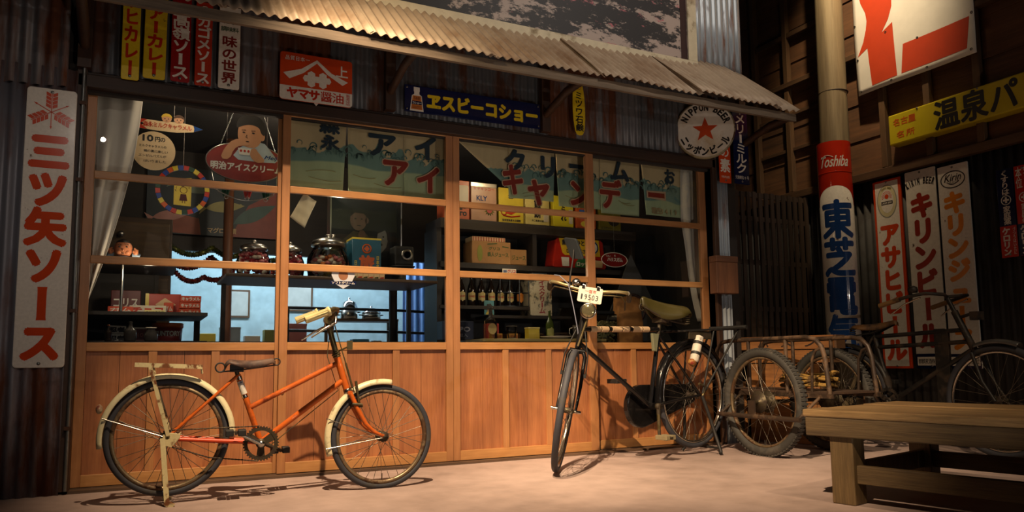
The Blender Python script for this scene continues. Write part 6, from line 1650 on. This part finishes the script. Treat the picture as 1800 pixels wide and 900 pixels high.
for k in range(6):
    t = thing('paper_packet', 'small cream paper packet leaning before the blue tin, number %s from the jar' % ('one', 'two', 'three', 'four', 'five', 'six')[k], 'packet', Matrix.Translation((1.42 + 0.042 * k, 0.60, 1.292)) @ Matrix.Rotation(R(-12), 4, 'X'), 'paper packets before the blue tin')
    mb = MB(); mb.prism([(-0.018, 0), (0.018, 0), (0.03, 0.08 + 0.006 * (k % 3)), (-0.012, 0.07 + 0.01 * (k % 2))], -0.003, 0.003, frame((0, 0, 0), (1, 0, 0), (0, 0, 1))); mb.build('packet_paper', m_card, t)
    MB().prism([(-0.012, 0.02), (0.014, 0.02), (0.02, 0.05), (-0.01, 0.045)], 0.0032, 0.0036, frame((0, -0.0, 0), (1, 0, 0), (0, 0, 1))).build('packet_print', m_tinr if k % 2 else m_tg, t)
t = thing('shield_sticker', 'white shield-shaped ice cream sticker on the second window', 'sticker', FAC(1.21, 1.19, 0.066))
MB().prism([(-0.07, 0.15), (0.07, 0.15), (0.078, 0.09), (0.05, 0.03), (0.0, 0.0), (-0.05, 0.03), (-0.078, 0.09)], 0, 0.001).build('sticker_film', plain('sticker_white', '#b9bcc4', 0.5), t)
MB().prism(ellipse(0.0, 0.09, 0.032, 0.034, 24), 0.001, 0.0015).build('printed_cone', plain('cone_brown', '#8a5a3a', 0.5), t)
MB().prism([(-0.085, 0.05), (0.085, 0.05), (0.085, 0.028), (-0.085, 0.028)], 0.001, 0.002).build('ribbon', m_navy, t)
letters(t, m_wh, lambda mb: row(mb, 'ソフトクリーム', -0.078, 0.078, 0.039, 0.017, 0.0026, 0.03))
# boy-and-dog picture in a glass case
t = thing('picture_case', 'glass case holding a dim picture of a boy and a spotted dog', 'picture', card_frame(1.60, 1.292, 0.90 + 0.12))
MB().prism(rrect(0.57, 0.76, 0.004), -0.02, 0.0).build('picture_sheet', plain('picture_dark', '#1c1a1a', 0.6), t)
mb = MB(); mb.prism(ellipse(-0.04, 0.55, 0.068, 0.085, 28), 0, 0.001); mb.prism(ellipse(0.03, 0.55, 0.015, 0.025, 12), 0, 0.001); mb.prism(ellipse(-0.01, 0.43, 0.03, 0.04, 16), 0.001, 0.002); mb.build('printed_face', plain('picture_flesh', '#6a5044', 0.6), t)
MB().prism([(-0.11, 0.57), (-0.1, 0.63), (-0.03, 0.66), (0.04, 0.63), (0.04, 0.57), (0.0, 0.605), (-0.07, 0.61)], 0.001, 0.002).build('printed_hair', m_ink, t)
MB().prism([(-0.2, 0.2), (-0.17, 0.38), (-0.08, 0.46), (0.03, 0.44), (0.08, 0.36), (0.1, 0.2)], 0, 0.0008).build('printed_jumper', plain('picture_olive', '#4a402c', 0.6), t)
mb = MB(); mb.prism([(0.1, 0.33), (0.12, 0.45), (0.18, 0.48), (0.21, 0.42), (0.19, 0.34), (0.14, 0.28)], 0.001, 0.002); mb.build('printed_dog', plain('picture_white', '#7d766e', 0.6), t)
mb = MB(); mb.face(ellipse(0.145, 0.36, 0.014, 0.012, 12), 0.003); mb.face(ellipse(0.165, 0.425, 0.008, 0.008, 10), 0.003); mb.prism([(0.19, 0.48), (0.24, 0.44), (0.235, 0.34), (0.2, 0.40)], 0.002, 0.003)
for ex in (-0.065, -0.015): mb.face(ellipse(ex, 0.56, 0.009, 0.005, 12), 0.002)
mb.face(ellipse(-0.035, 0.505, 0.018, 0.004, 12), 0.002)
mb.build('printed_features', m_ink, t)
MB().box(-0.29, 0.29, 0.0, 0.76, 0.10, 0.104).build('case_glass', m_pane, t)
for xx in (-0.29, 0.28): MB().box(xx, xx + 0.01, 0.0, 0.76, 0.0, 0.104).build('case_edge', m_steel, t)
# black dial scale
t = thing('dial_scale', 'black dial weighing scale behind the paper packets', 'scale', (1.83, 0.72, 1.292))
mb = MB(); mb.lathe([(0.08, 0), (0.075, 0.03), (0.03, 0.05), (0.03, 0.12), (0.09, 0.14), (0.1, 0.15), (0, 0.155)], 24); mb.build('stand', m_blackm, t)
MB().box(-0.07, 0.09, -0.02, 0.12, 0.155, 0.31).build('scale_body', m_blackm, t, bevel=0.015)
mb = MB(); mb.lathe([(0.045, 0), (0.048, 0.008), (0.036, 0.012), (0, 0.012)], 24, frame((0.03, -0.02, 0.24), (1, 0, 0), (0, 0, 1))); mb.build('dial', m_steel, t)
mb = MB(); mb.lathe([(0.028, 0.0125), (0, 0.0125)], 20, frame((0.03, -0.02, 0.24), (1, 0, 0), (0, 0, 1))); mb.build('dial_face', m_wbox, t)
t = thing('inner_post', 'dark round wooden post standing inside behind the second window', 'post', (1.985, 1.45, 0))
mb = MB(); mb.lathe([(0.034, 0), (0.036, 0.9), (0.033, 2.62)], 18); mb.build('post_shaft', wood('post_wood', '#20160e', '#4a3420', 'z', 8), t)
# lit back room, built in place of a room reflected in the panes
m_kt = wood('kitchen_wood', '#4a3626', '#7a5c40', 'x', 7)
t = thing('kitchen_shelf', 'wooden kitchen shelf rack under the pots in the blue-lit back room', 'shelf', (2.07, 2.62, 0))
for z in (0.62, 0.86, 1.12): MB().box(-0.36, 0.34, 0, 0.3, z, z + 0.025).build('shelf_board', m_kt, t)
for xx in (-0.34, 0.32): MB().box(xx - 0.015, xx + 0.015, 0.0, 0.03, 0, 1.12).build('leg', m_kt, t); MB().box(xx - 0.015, xx + 0.015, 0.27, 0.3, 0, 1.12).build('leg', m_kt, t)
def pot(label, x, r, h, z=1.145, y=2.76):
    t = thing('cooking_pot', label, 'pot', (x, y, z), 'pots on the kitchen shelf')
    mb = MB(); mb.lathe([(r * 0.9, 0), (r, 0.01), (r, h * 0.5)], 28); mb.build('pot_body', m_steel, t)
    mb = MB(); mb.lathe([(r * 1.05, h * 0.5), (r * 1.02, h * 0.56), (r * 0.75, h * 0.82), (r * 0.3, h * 0.93), (r * 0.1, h * 0.95), (r * 0.13, h * 1.05), (0, h * 1.07)], 28); mb.build('lid', plain('pot_lid', '#c2c2c2', 0.15, 1.0), t)
    mb = MB()
    for s_ in (-1, 1): mb.torus(0.025, 0.006, 14, 6, Matrix.Translation((r * s_ * 1.05, 0, h * 0.35)))
    mb.build('handle', m_blackm, t)
pot('domed steel pot on the kitchen shelf, leftmost', 1.93, 0.085, 0.21); pot('low steel pot with two handles on the kitchen shelf', 2.16, 0.095, 0.13); pot('small steel pot at the left end of the kitchen shelf', 1.755, 0.05, 0.12)
carton('blue_box', 'pale blue box on the middle kitchen shelf board', 1.95, 2.12, 0.885, 0.94, 2.68, 0.12, plain('box_sky', '#5a9aba', 0.5)); carton('white_box', 'small white box on the middle kitchen shelf board', 2.16, 2.25, 0.885, 0.925, 2.68, 0.1, m_wbox)
t = thing('kitchen_curtain', 'pale blue pleated curtain in the lit back room', 'curtain', (2.88, 3.25, 0))
mb = MB(); mb.grid(lambda u, v: (-0.22 + 0.44 * u, 0.025 * math.sin(u * 34), 1.86 - 1.7 * v + 0.08 * (u - 0.5) * (1 - v)), 80, 8); mb.build('curtain_cloth', plain('curtain_blue', '#6f93c9', 0.85), t, solid=0.002)
MB().tube([(-0.26, 0, 1.83), (0.34, 0, 1.92)], 0.008, 8).build('curtain_rail', m_blackm, t)
t = thing('counter_rail', 'dark curved rail crossing in front of the lit back room', 'rail', (2.0, 2.0, 0))
for z in (1.19, 0.985): MB().tube([(-0.8, 0.06, z + 0.012), (-0.3, 0.01, z + 0.006), (0.2, 0, z), (0.74, 0.03, z - 0.016)], 0.013, 8).build('rail_bar', m_blackm, t)
for xx in (-0.8, 0.74): MB().tube([(xx, 0.05, 0), (xx, 0.05, 1.2)], 0.013, 8).build('rail_leg', m_blackm, t)
t = thing('reddish_post', 'reddish round wooden post standing before the tinsel garlands', 'post', (0.66, 1.85, 0))
mb = MB(); mb.lathe([(0.04, 0), (0.042, 0.9), (0.038, 2.62)], 18); mb.build('post_shaft', wood('post_red', '#4a2a1c', '#8a5636', 'z', 8), t)
t = thing('work_table', 'cluttered wooden table in the lit back room behind the left windows', 'table', (1.02, 2.6, 0))
MB().box(-0.62, 0.55, 0, 0.6, 0.86, 0.89).build('table_top', m_kt, t)
for xx in (-0.58, 0.5):
    for yy in (0.03, 0.55): MB().box(xx - 0.025, xx + 0.025, yy - 0.025, yy + 0.025, 0, 0.86).build('leg', m_kt, t)
tbl = (('yellow_packet', 'yellow packet on the back table', 0.52, 0.66, 0.10, m_tiny), ('grey_box', 'grey box on the back table', 0.70, 0.88, 0.16, plain('box_grey', '#8a949a', 0.5)), ('pink_box', 'pink box on the back table behind the handlebar', 1.28, 1.50, 0.20, plain('box_pink', '#b06a64', 0.5)), ('white_packet', 'white packet on the back table', 0.92, 1.06, 0.08, m_wbox), ('olive_bag', 'olive bag on the back table', 1.10, 1.25, 0.14, plain('bag_olive', '#7a7a3c', 0.7)))
for nm, lb, a, b, h_, m in tbl: carton(nm, lb, a, b, 0.89, 0.89 + h_, 2.72, 0.14, m, lid=m if 'box' in nm else None)
for k, (x_, z_) in enumerate(((0.62, 1.20), (1.22, 1.28))):
    t = thing('wall_poster', ('small framed notice', 'larger framed notice')[k] + ' on the pale blue back wall', 'picture', card_frame(x_ + 0.35, z_, 3.695))
    MB().prism(rrect(0.22 + 0.14 * k, 0.3, 0.004), -0.0, 0.012).build('frame_board', m_kt, t); MB().prism(rrect(0.18 + 0.14 * k, 0.26, 0.004, 0.02), 0.012, 0.014).build('notice_paper', plain('paper_grey', '#b5bcb8', 0.8), t)

# big dark shelf unit behind the two right windows
su = thing('display_shelf', 'tall dark shelf unit holding tins and bottles behind the right windows', 'shelf', (3.15, 0.86, 0))
for x0, x1, z, th in ((-0.95, 1.0, 1.80, 0.085), (-0.95, 1.0, 1.475, 0.045), (-0.95, -0.12, 1.135, 0.03), (-0.5, 0.30, 1.062, 0.026), (-0.95, 1.0, 0.72, 0.04)):
    MB().box(x0, x1, 0.0 if th > 0.04 else 0.02, 0.34, z, z + th).build('shelf_board', m_dark_wood, su, bevel=0.003)
for xx, zz in ((-0.95, 0), (-0.06, 1.52), (0.98, 0)): MB().box(xx - 0.02, xx + 0.02, 0.03, 0.33, zz, 1.80).build('upright', wood('shelf_upright', '#1c1510', '#33271d', 'z', 6), su)
MB().box(-0.95, 1.0, 0.33, 0.35, 0, 1.885).build('back_panel', wood('shelf_back', '#191310', '#2c221a', 'x', 5), su)
GT = 'biscuit tins on the top shelf'
def tin(label, x0, x1, h, m, lid=None): return carton('biscuit_tin', label, x0, x1, 1.887, 1.887 + h, 0.93, 0.2, m, 'tin', GT, lid=lid)
m_tino = plain('tin_orange_red', '#b5522a', 0.35); m_tinp = plain('tin_pink', '#b58a70', 0.35); m_tinc = plain('tin_cream', '#cdbb72', 0.35)
A = frame((0, -0.0015, 0), (1, 0, 0), (0, 0, 1))
t = tin('orange and white tin with rounded lettering, leftmost on the top shelf', 2.27, 2.49, 0.34, m_tino); MB().box(-0.09, 0.1, -0.001, 0.0, 0.15, 0.30).build('white_field', m_wbox, t)
mb = MB(); fit(mb, 'ego', -0.02, 0.085, 0.085, 0.13, 0.0006, 0.06, 0, A); fit(mb, 'oro', -0.02, 0.085, 0.035, 0.075, 0.0006, 0.06, 0, A); mb.build('lettering', m_ink, t)
t = tin('pink tin with a silver lid and a spiky sun on the top shelf', 2.505, 2.745, 0.335, m_tinp, m_steel)
MB().prism([(0.05 + (0.05 if k % 2 else 0.03) * math.cos(R(15 * k)), 0.10 + (0.05 if k % 2 else 0.03) * math.sin(R(15 * k))) for k in range(24)], 0, 0.001, A).build('sun_print', m_tg, t)
MB().prism(ellipse(0.05, 0.10, 0.024, 0.024, 20), 0.001, 0.002, A).build('sun_centre', plain('print_rose', '#b04a4a', 0.4), t)
mb = MB(); row(mb, 'ヤヤキッコー', -0.1, 0.1, 0.285, 0.028, 0.0006, 0.03, 1, A); mb.build('lettering', m_tinr, t); mb = MB(); fit(mb, 'KLY', -0.07, 0.03, 0.18, 0.225, 0.0006, 0.04, 0, A); mb.build('lettering', m_blue_e, t)
t = tin('yellow tin with a red shrimp figure on the top shelf', 2.765, 3.005, 0.315, m_tiny)
mb = MB(); mb.prism([(-0.06, 0.09), (-0.02, 0.14), (0.05, 0.15), (0.08, 0.12), (0.04, 0.10), (0.0, 0.08)], 0, 0.001, A); mb.tube([A @ Vector((-0.08, 0.07, 0)), A @ Vector((0.0, 0.06, 0)), A @ Vector((0.085, 0.075, 0))], 0.006, 5); mb.torus(0.026, 0.005, 14, 4, A @ Matrix.Translation((-0.07, 0.1, 0)), flat=0.2); mb.build('shrimp_print', m_tinr, t)
mb = MB(); row(mb, '宝来堂製菓本店謹製', -0.09, 0.09, 0.03, 0.022, 0.0006, 0.03, 1, A); fit(mb, 'さ', -0.03, 0.03, 0.22, 0.26, 0.0006, 0.03, 0, A); mb.build('lettering', m_ink, t)
t = tin('cream tin with black rice-cracker characters on the top shelf', 3.025, 3.265, 0.30, m_tinc)
mb = MB(); column(mb, '煎餅', 0, 0.235, 0.07, 0.07, 0.0006, 0.06, 1, A); row(mb, '不二製菓本舗', -0.06, 0.06, 0.045, 0.02, 0.0006, 0.02, 1, A); mb.build('lettering', m_ink, t)
MB().prism(rrect(0.05, 0.12, 0.002, 0.04), 0.0004, 0.001, A @ Matrix.Translation((0.085, 0, 0))).build('side_label', m_wbox, t)
t = tin('bright yellow tin with black upright characters on the top shelf', 3.305, 3.515, 0.29, plain('tin_bright', '#d2c22c', 0.35))
mb = MB(); column(mb, 'あられ', 0, 0.27, 0.06, 0.06, 0.0006, 0.05, 1, A); mb.build('lettering', m_ink, t); MB().prism(rrect(0.04, 0.13, 0.002, 0.04), 0.0004, 0.001, A @ Matrix.Translation((0.075, 0, 0))).build('side_label', m_wbox, t)
t = tin('red tin with a blue label on the top shelf', 3.545, 3.755, 0.22, m_tino); MB().prism(rrect(0.15, 0.08, 0.004, 0.1), 0.0, 0.001, A).build('blue_label', plain('label_blue', '#3a5a9a', 0.4), t); MB().prism(ellipse(0, 0.05, 0.06, 0.03, 20), 0.0, 0.001, A).build('yellow_label', m_tiny, t)
t = tin('olive tin with dark print, rightmost on the top shelf', 3.79, 4.03, 0.21, plain('tin_olive', '#6e6420', 0.4)); MB().prism(ellipse(0.04, 0.1, 0.06, 0.05, 24), 0.0, 0.001, A).build('dark_print', m_ink, t); mb = MB(); row(mb, 'ビスケット', -0.1, 0.02, 0.03, 0.025, 0.0006, 0.03, 1, A); mb.build('lettering', m_ink, t)
# second shelf
m_cb = plain('carton_board', '#a97c4c', 0.75)
t = carton('juice_carton', 'brown cardboard juice carton on the second shelf', 2.50, 2.86, 1.52, 1.715, 0.90, 0.2, m_cb)
mb = MB(); row(mb, 'グリコ', -0.03, 0.08, 0.135, 0.03, 0.0, 0.04, 1, A); row(mb, '鉄人ジュース', -0.04, 0.16, 0.085, 0.04, 0.0, 0.04, 1, A); mb.face([(-0.04, 0.165), (0.05, 0.175), (0.05, 0.185), (-0.04, 0.175)], 0.0, A); mb.face([(0.1, 0.15), (0.16, 0.145), (0.16, 0.155), (0.1, 0.16)], 0, A); mb.build('lettering', plain('carton_green', '#4a5a2c', 0.7), t)
MB().prism(ellipse(-0.11, 0.09, 0.025, 0.07, 20), 0.0, 0.0008, A).build('bottle_print', plain('carton_olive', '#8a8a3c', 0.7), t)
t = carton('striped_box', 'flat striped box lying on the juice carton', 2.51, 2.82, 1.715, 1.757, 0.92, 0.16, m_card)
mb = MB(); [mb.face([(-0.15 + 0.024 * k, 0.003), (-0.142 + 0.024 * k, 0.003), (-0.142 + 0.024 * k, 0.038), (-0.15 + 0.024 * k, 0.038)], 0.0005, A) for k in range(13)]; mb.build('stripes', m_tinr, t)
t = carton('juice_carton', 'smaller cardboard carton right of the juice carton', 2.875, 3.03, 1.52, 1.665, 0.93, 0.18, m_cb, txt='ジュース', tm=plain('carton_green', '#4a5a2c', 0.7))
t = thing('shelf_label', 'small white shelf label with red characters above the bottles', 'label', FAC(2.82, 1.437, 0.848)); MB().prism(rrect(0.13, 0.045, 0.003), -0.004, 0.0).build('label_card', m_wbox, t); letters(t, m_tinr, lambda mb: row(mb, 'グリコ', -0.02, 0.06, 0.023, 0.032, 0.001, 0.05)); letters(t, m_blue_e, lambda mb: fit(mb, 'B8', -0.055, -0.025, 0.012, 0.034, 0.001, 0.05))
m_lab = plain('label_paper', '#c9b57a', 0.6); m_labo = plain('label_juice', '#c2741c', 0.6)
for k in range(6):
    bottle('drink_bottle', 'brown drink bottle with a cream label on the third shelf, %s' % ('leftmost', 'second from the left', 'third from the left', 'fourth from the left', 'first in the wire rack', 'second in the wire rack')[k], 2.43 + 0.092 * k, 0.98 + (0.01 if k > 3 else 0), 1.166, 0.275, 0.034, m_brown_g, m_steel, 'drink bottles on the third shelf', m_lab, 'KANDY', 0.33, (0.14, 0.46))
bottle('drink_bottle', 'brown drink bottle with an orange label at the end of the wire rack', 2.985, 0.99, 1.166, 0.275, 0.034, m_brown_g, m_steel, 'drink bottles on the third shelf', m_labo, None, 0.33, (0.14, 0.46))
t = thing('wire_rack', 'grey wire rack round the last bottles of the third shelf', 'rack', (2.905, 0.90, 1.166))
mb = MB()
for xx in (-0.15, -0.058, 0.035, 0.125): mb.tube([(xx, 0, 0), (xx, 0, 0.24)], 0.0035, 6); 
for zz in (0.004, 0.12, 0.24): mb.tube([(-0.15, 0, zz), (0.125, 0, zz), (0.125, 0.17, zz), (-0.15, 0.17, zz)], 0.0035, 6, True)
mb.build('wire', plain('rack_grey', '#4a5058', 0.4, 0.85), t)
t = thing('ice_cream_tin', 'rust-spotted white metal box with red upright characters on the low shelf', 'box', (3.16, 0.90, 1.09))
MB().box(-0.115, 0.10, 0, 0.2, 0, 0.368).build('tin_body', worn('spotted_white', '#b9ad94', '#4a4a44', 0.42, 22, 0.5, 0, 0.8, soft=0.06), t, bevel=0.004)
MB().box(-0.07, 0.07, 0.03, 0.17, 0.368, 0.378).build('tin_lid', m_steel, t)
mb = MB(); column(mb, 'アイスクリーム', 0.0, 0.365, 0.02, 0.06, 0.0006, 0.035, 1.1, A); mb.build('lettering', plain('letter_rose', '#8e2c34', 0.5), t)
t = thing('portrait_card', 'small printed card with a girl\'s face leaning below the bottles', 'card', FAC(2.645, 1.09, 0.885)); MB().prism(rrect(0.09, 0.12, 0.002), -0.003, 0).build('card_sheet', plain('card_teal', '#4a8a94', 0.5), t); MB().prism(ellipse(0.0, 0.055, 0.022, 0.03, 20), 0.001, 0.0015).build('printed_face', m_skin, t); MB().prism([(-0.03, 0.06), (-0.02, 0.09), (0.012, 0.095), (0.03, 0.07), (0.024, 0.055), (0.0, 0.075)], 0.0016, 0.002).build('printed_hair', m_ink, t); MB().prism([(-0.035, 0.002), (0.035, 0.002), (0.02, 0.028), (-0.02, 0.028)], 0.001, 0.0016).build('printed_dress', m_tiny, t)
# ledge under the third window and its crockery
lg = thing('window_counter', 'pale-edged counter just behind the third window', 'counter', (2.7, 0.20, 0.0))
MB().box(-0.42, 0.66, 0.0, 0.5, 0.845, 0.868).build('counter_top', wood('counter_pale', '#7a6a42', '#b5a266', 'x', 8, 0.4), lg, bevel=0.004)
for xx in (-0.4, 0.6): MB().box(xx - 0.02, xx + 0.02, 0.42, 0.46, 0, 0.845).build('leg', m_dark_wood, lg)
t = carton('navy_box', 'navy box with pale capitals half hidden by the centre door post', 2.085, 2.345, 0.868, 1.01, 0.52, 0.12, plain('box_navy', '#1c2440', 0.5)); mb = MB(); fit(mb, 'SAPPO', -0.11, 0.1, 0.062, 0.10, 0.0, 0.05, 0, A); row(mb, '加入', 0.0, 0.08, 0.035, 0.03, 0, 0.02, 1, A); mb.build('lettering', plain('box_mist', '#8a8ca0', 0.5), t)
t = thing('whisky_bottle', 'square clear bottle with a round cream label behind the third window', 'bottle', (2.425, 0.38, 0.868))
MB().box(-0.045, 0.045, -0.03, 0.03, 0.0, 0.15).build('bottle_glass', m_clear, t, bevel=0.012)
mb = MB(); mb.lathe([(0.04, 0.148), (0.016, 0.175), (0.014, 0.225), (0.017, 0.227), (0.017, 0.245), (0, 0.247)], 18); mb.build('neck', m_grey_g, t)
MB().prism(ellipse(0, 0.08, 0.036, 0.042, 28), 0.0, 0.001, frame((0, -0.032, 0), (1, 0, 0), (0, 0, 1))).build('paper_label', m_lab, t)
t = thing('tumbler', 'ribbed clear glass tumbler on the window counter', 'glass', (2.585, 0.34, 0.868))
mb = MB()
n_ = 48; pr = [(0.026, 0), (0.03, 0.006), (0.041, 0.1)]
mb.lathe(pr, 24); mb.build('glass_wall', m_clear, t); mb = MB(); mb.torus(0.041, 0.002, 24, 6, Matrix.Translation((0, 0, 0.1))); mb.lathe([(0.027, 0.001), (0.03, 0.012), (0, 0.012)], 24); mb.build('glass_rim', m_steel, t)
mb = MB(); [mb.tube([(0.0305 * math.cos(a), 0.0305 * math.sin(a), 0.008), (0.039 * math.cos(a), 0.039 * math.sin(a), 0.07)], 0.0015, 4) for a in [2 * PI * k / 16 for k in range(16)]]; mb.build('ribs', m_clear, t)
for k, (a, b, y_, lb) in enumerate(((2.47, 2.565, 0.46, 'left of the tumbler'), (2.625, 2.70, 0.46, 'right of the tumbler'))): carton('match_box', 'small orange box on the window counter, %s' % lb, a, b, 0.868, 0.915, y_, 0.05, plain('box_amber', '#c98a2c', 0.5), group='small orange boxes on the window counter', txt='マッチ', tm=m_tinr)
carton('brick_box', 'brick red box at the back of the window counter', 2.50, 2.60, 0.868, 1.0, 0.60, 0.08, m_rbox)
t = carton('yellow_tin', 'yellow tin beside the green bottle', 2.80, 2.90, 0.868, 0.965, 0.47, 0.07, m_tiny, 'tin', lid=m_tinc)
bottle('green_bottle', 'slim green wine bottle standing on the window counter', 2.965, 0.42, 0.868, 0.235, 0.032, m_green_g, None, None, plain('label_moss', '#8a8a4a', 0.6), None, 0.3, (0.08, 0.42))
t = thing('white_plate', 'shallow white plate on the window counter', 'plate', (2.97, 0.33, 0.868)); mb = MB(); mb.lathe([(0.05, 0), (0.06, 0.003), (0.125, 0.02), (0.127, 0.023), (0.06, 0.008), (0, 0.007)], 36); mb.build('plate_dish', m_wh, t)
t = thing('glass_mug', 'dark glass mug with a handle at the right end of the window counter', 'mug', (3.19, 0.36, 0.868)); mb = MB(); mb.lathe([(0.035, 0), (0.04, 0.004), (0.042, 0.115), (0.037, 0.115), (0.035, 0.01), (0, 0.01)], 24); mb.build('mug_body', m_grey_g, t); mb = MB(); mb.tube([(-0.04, 0, 0.095), (-0.075, 0, 0.085), (-0.08, 0, 0.05), (-0.06, 0, 0.025), (-0.04, 0, 0.025)], 0.006, 8); mb.build('handle', m_steel, t)
# right-hand window
t = thing('gum_rack', 'red and yellow gum dispenser rack on the shelf behind the third post', 'rack', (3.57, 0.92, 1.521))
MB().prism([(-0.285, 0.02), (-0.25, 0.255), (-0.225, 0.276), (0.225, 0.276), (0.25, 0.255), (0.285, 0.02), (0.26, 0.0), (-0.26, 0.0)], -0.16, 0.0, frame((0, 0, 0), (1, 0, 0), (0, 0, 1))).build('rack_body', plain('rack_red', '#a8261a', 0.25, coat=0.4), t, bevel=0.012)
MB().prism([(-0.22, 0.272), (0.2, 0.272), (0.215, 0.12), (-0.16, 0.12), (-0.185, 0.14)], 0.0, 0.004, frame((0, -0.001, 0), (1, 0, 0), (0, 0, 1))).build('yellow_panel', plain('rack_yellow', '#d2a81c', 0.3), t, bevel=0.001)
A2 = frame((0, -0.0062, 0), (1, 0, 0), (0, 0, 1))
mb = MB(); row(mb, '無くじひとつ', -0.19, 0.1, 0.235, 0.055, 0, 0.05, 1, A2); row(mb, 'ひいて下さい', -0.15, 0.1, 0.16, 0.04, 0, 0.05, 1, A2); mb.build('lettering', m_ink, t)
MB().prism(ellipse(0.13, 0.2, 0.06, 0.065, 32), 0, 0.001, A2).build('emblem_disc', m_wh, t)
mb = MB(); mb.torus(0.055, 0.006, 30, 4, A2 @ Matrix.Translation((0.13, 0.2, 0.001)), flat=0.2); mb.prism([(0.10, 0.17), (0.13, 0.16), (0.155, 0.19), (0.15, 0.23), (0.135, 0.205), (0.12, 0.235), (0.11, 0.205)], 0.001, 0.002, A2); mb.build('emblem', m_blue_e, t)
MB().prism([(-0.06, 0.012), (0.1, 0.012)] + [(0.02 + 0.08 * math.cos(R(a)), 0.012 + 0.09 * math.sin(R(a))) for a in range(10, 180, 17)], 0, 0.001, A2).build('green_arch', plain('arch_green', '#2f6a3a', 0.4), t)
mb = MB(); row(mb, 'ロッテ', -0.045, 0.085, 0.045, 0.045, 0.0015, 0.05, 1, A2); mb.build('lettering', m_wh, t)
MB().prism([(-0.2, 0.1), (-0.12, 0.1), (-0.12, 0.02), (-0.19, 0.02)], 0, 0.001, A2).build('white_patch', m_wh, t); MB().prism([(0.1, 0.09), (0.24, 0.08), (0.23, 0.02), (0.1, 0.02)], 0, 0.001, A2).build('white_patch', m_card, t)
t = thing('gum_sign', 'small red oval gum sign hanging in the rightmost window', 'sign', FAC(3.725, 1.572, 0.60))
MB().prism(ellipse(0, 0, 0.137, 0.066, 44), -0.004, 0.0).build('oval_panel', plain('oval_dark_red', '#7a1c16', 0.3, coat=0.3), t)
mb = MB(); mb.tube([(0.134 * math.cos(a), 0.063 * math.sin(a), 0.0) for a in [2 * PI * k / 44 for k in range(44)]], 0.0035, 5, True); mb.build('white_rim', m_wh, t)
letters(t, m_wh, lambda mb: (row(mb, 'ハリスガム', -0.075, 0.085, 0.002, 0.035, 0.001, 0.05), row(mb, 'うまい', -0.09, -0.04, 0.032, 0.016, 0.001, 0.02), mb.prism([(-0.003, 0.032), (0.012, 0.03), (0.006, 0.05)], 0.0, 0.001)))
MB().tube([(0, 0.066, -0.002), (0, 1.04, -0.002)], 0.001, 4).build('string', m_steel, t)
t = thing('paper_pyramid', 'dim grey triangular paper banner in the rightmost window', 'banner', (4.08, 0.80, 0.83))
mb = MB(); mb.prism([(-0.40, 0.04), (0.40, 0.04), (-0.04, 0.83)], -0.01, 0.0, frame((0, 0, 0), (1, 0, 0), (0, 0, 1))); mb.build('banner_sheet', plain('paper_dim', '#4d4c4c', 0.8), t)
mb = MB(); mb.torus(0.13, 0.012, 36, 4, frame((-0.03, -0.004, 0.33), (1, 0, 0), (0, 0, 1)), flat=0.2); mb.build('ring_print', plain('paper_rust', '#4a3434', 0.8), t)
MB().box(-0.03, -0.01, 0.0, 0.02, 0.002, 0.3).build('banner_stand', m_dark, t)
lg = thing('right_counter', 'low counter inside the rightmost window under the paper bag', 'counter', (3.78, 0.25, 0.0)); MB().box(-0.4, 0.80, 0, 0.57, 0.805, 0.83).build('counter_top', m_dark_wood, lg); MB().box(-0.4, 0.52, 0.46, 0.5, 0, 0.805).build('counter_back', m_dark_wood, lg)
t = thing('bean_jar', 'square glass jar of pale dried beans in the rightmost window', 'jar', (3.47, 0.42, 0.83))
MB().box(-0.1, 0.1, -0.07, 0.07, 0, 0.25).build('jar_glass', m_clear, t, bevel=0.01); MB().box(-0.085, 0.085, -0.055, 0.055, 0.25, 0.275).build('lid', m_blackm, t, bevel=0.005)
mb = MB(); q = random.Random(9)
for k in range(260):
    fx = q.random() < 0.6
    mb.ball((q.uniform(-0.082, 0.082), q.uniform(-0.054, -0.03) if fx else q.uniform(-0.054, 0.054), q.uniform(0.014, 0.185) if fx else q.uniform(0.15, 0.19)), (0.011, 0.008, 0.008), 6, 4)
c = mb.build('dried_beans', worn('bean_pale', '#b5ad78', '#8a7a4a', 0.5, 30, 0.6), None, (3.47, 0.42, 0.83)); tag(c, 'pale dried beans filling the square jar in the rightmost window', 'beans', None, 'stuff')
t = thing('brown_paper_bag', 'crumpled brown paper bag behind the black bicycle\'s saddle', 'bag', (3.76, 0.48, 0.83))
mb = MB(); mb.grid(lambda u, v: ((0.135 * (1 - 0.12 * v * v)) * math.copysign(abs(math.cos(2 * PI * u)) ** 0.5, math.cos(2 * PI * u)) + 0.006 * math.sin(17 * u + 9 * v), 0.075 * (1 - 0.35 * v * v) * math.copysign(abs(math.sin(2 * PI * u)) ** 0.6, math.sin(2 * PI * u)) + 0.006 * math.sin(23 * u - 11 * v), 0.40 * v + 0.008 * math.sin(6 * PI * u) * v), 48, 16); mb.add([(-0.12, -0.05, 0.398), (0.12, -0.05, 0.398), (0.12, 0.05, 0.395), (-0.12, 0.05, 0.395)], [(0, 1, 2, 3)])
mb.build('bag_paper', worn('kraft_paper', '#a8723a', '#7a4e24', 0.4, 8, 0.8, bump=0.5), t)
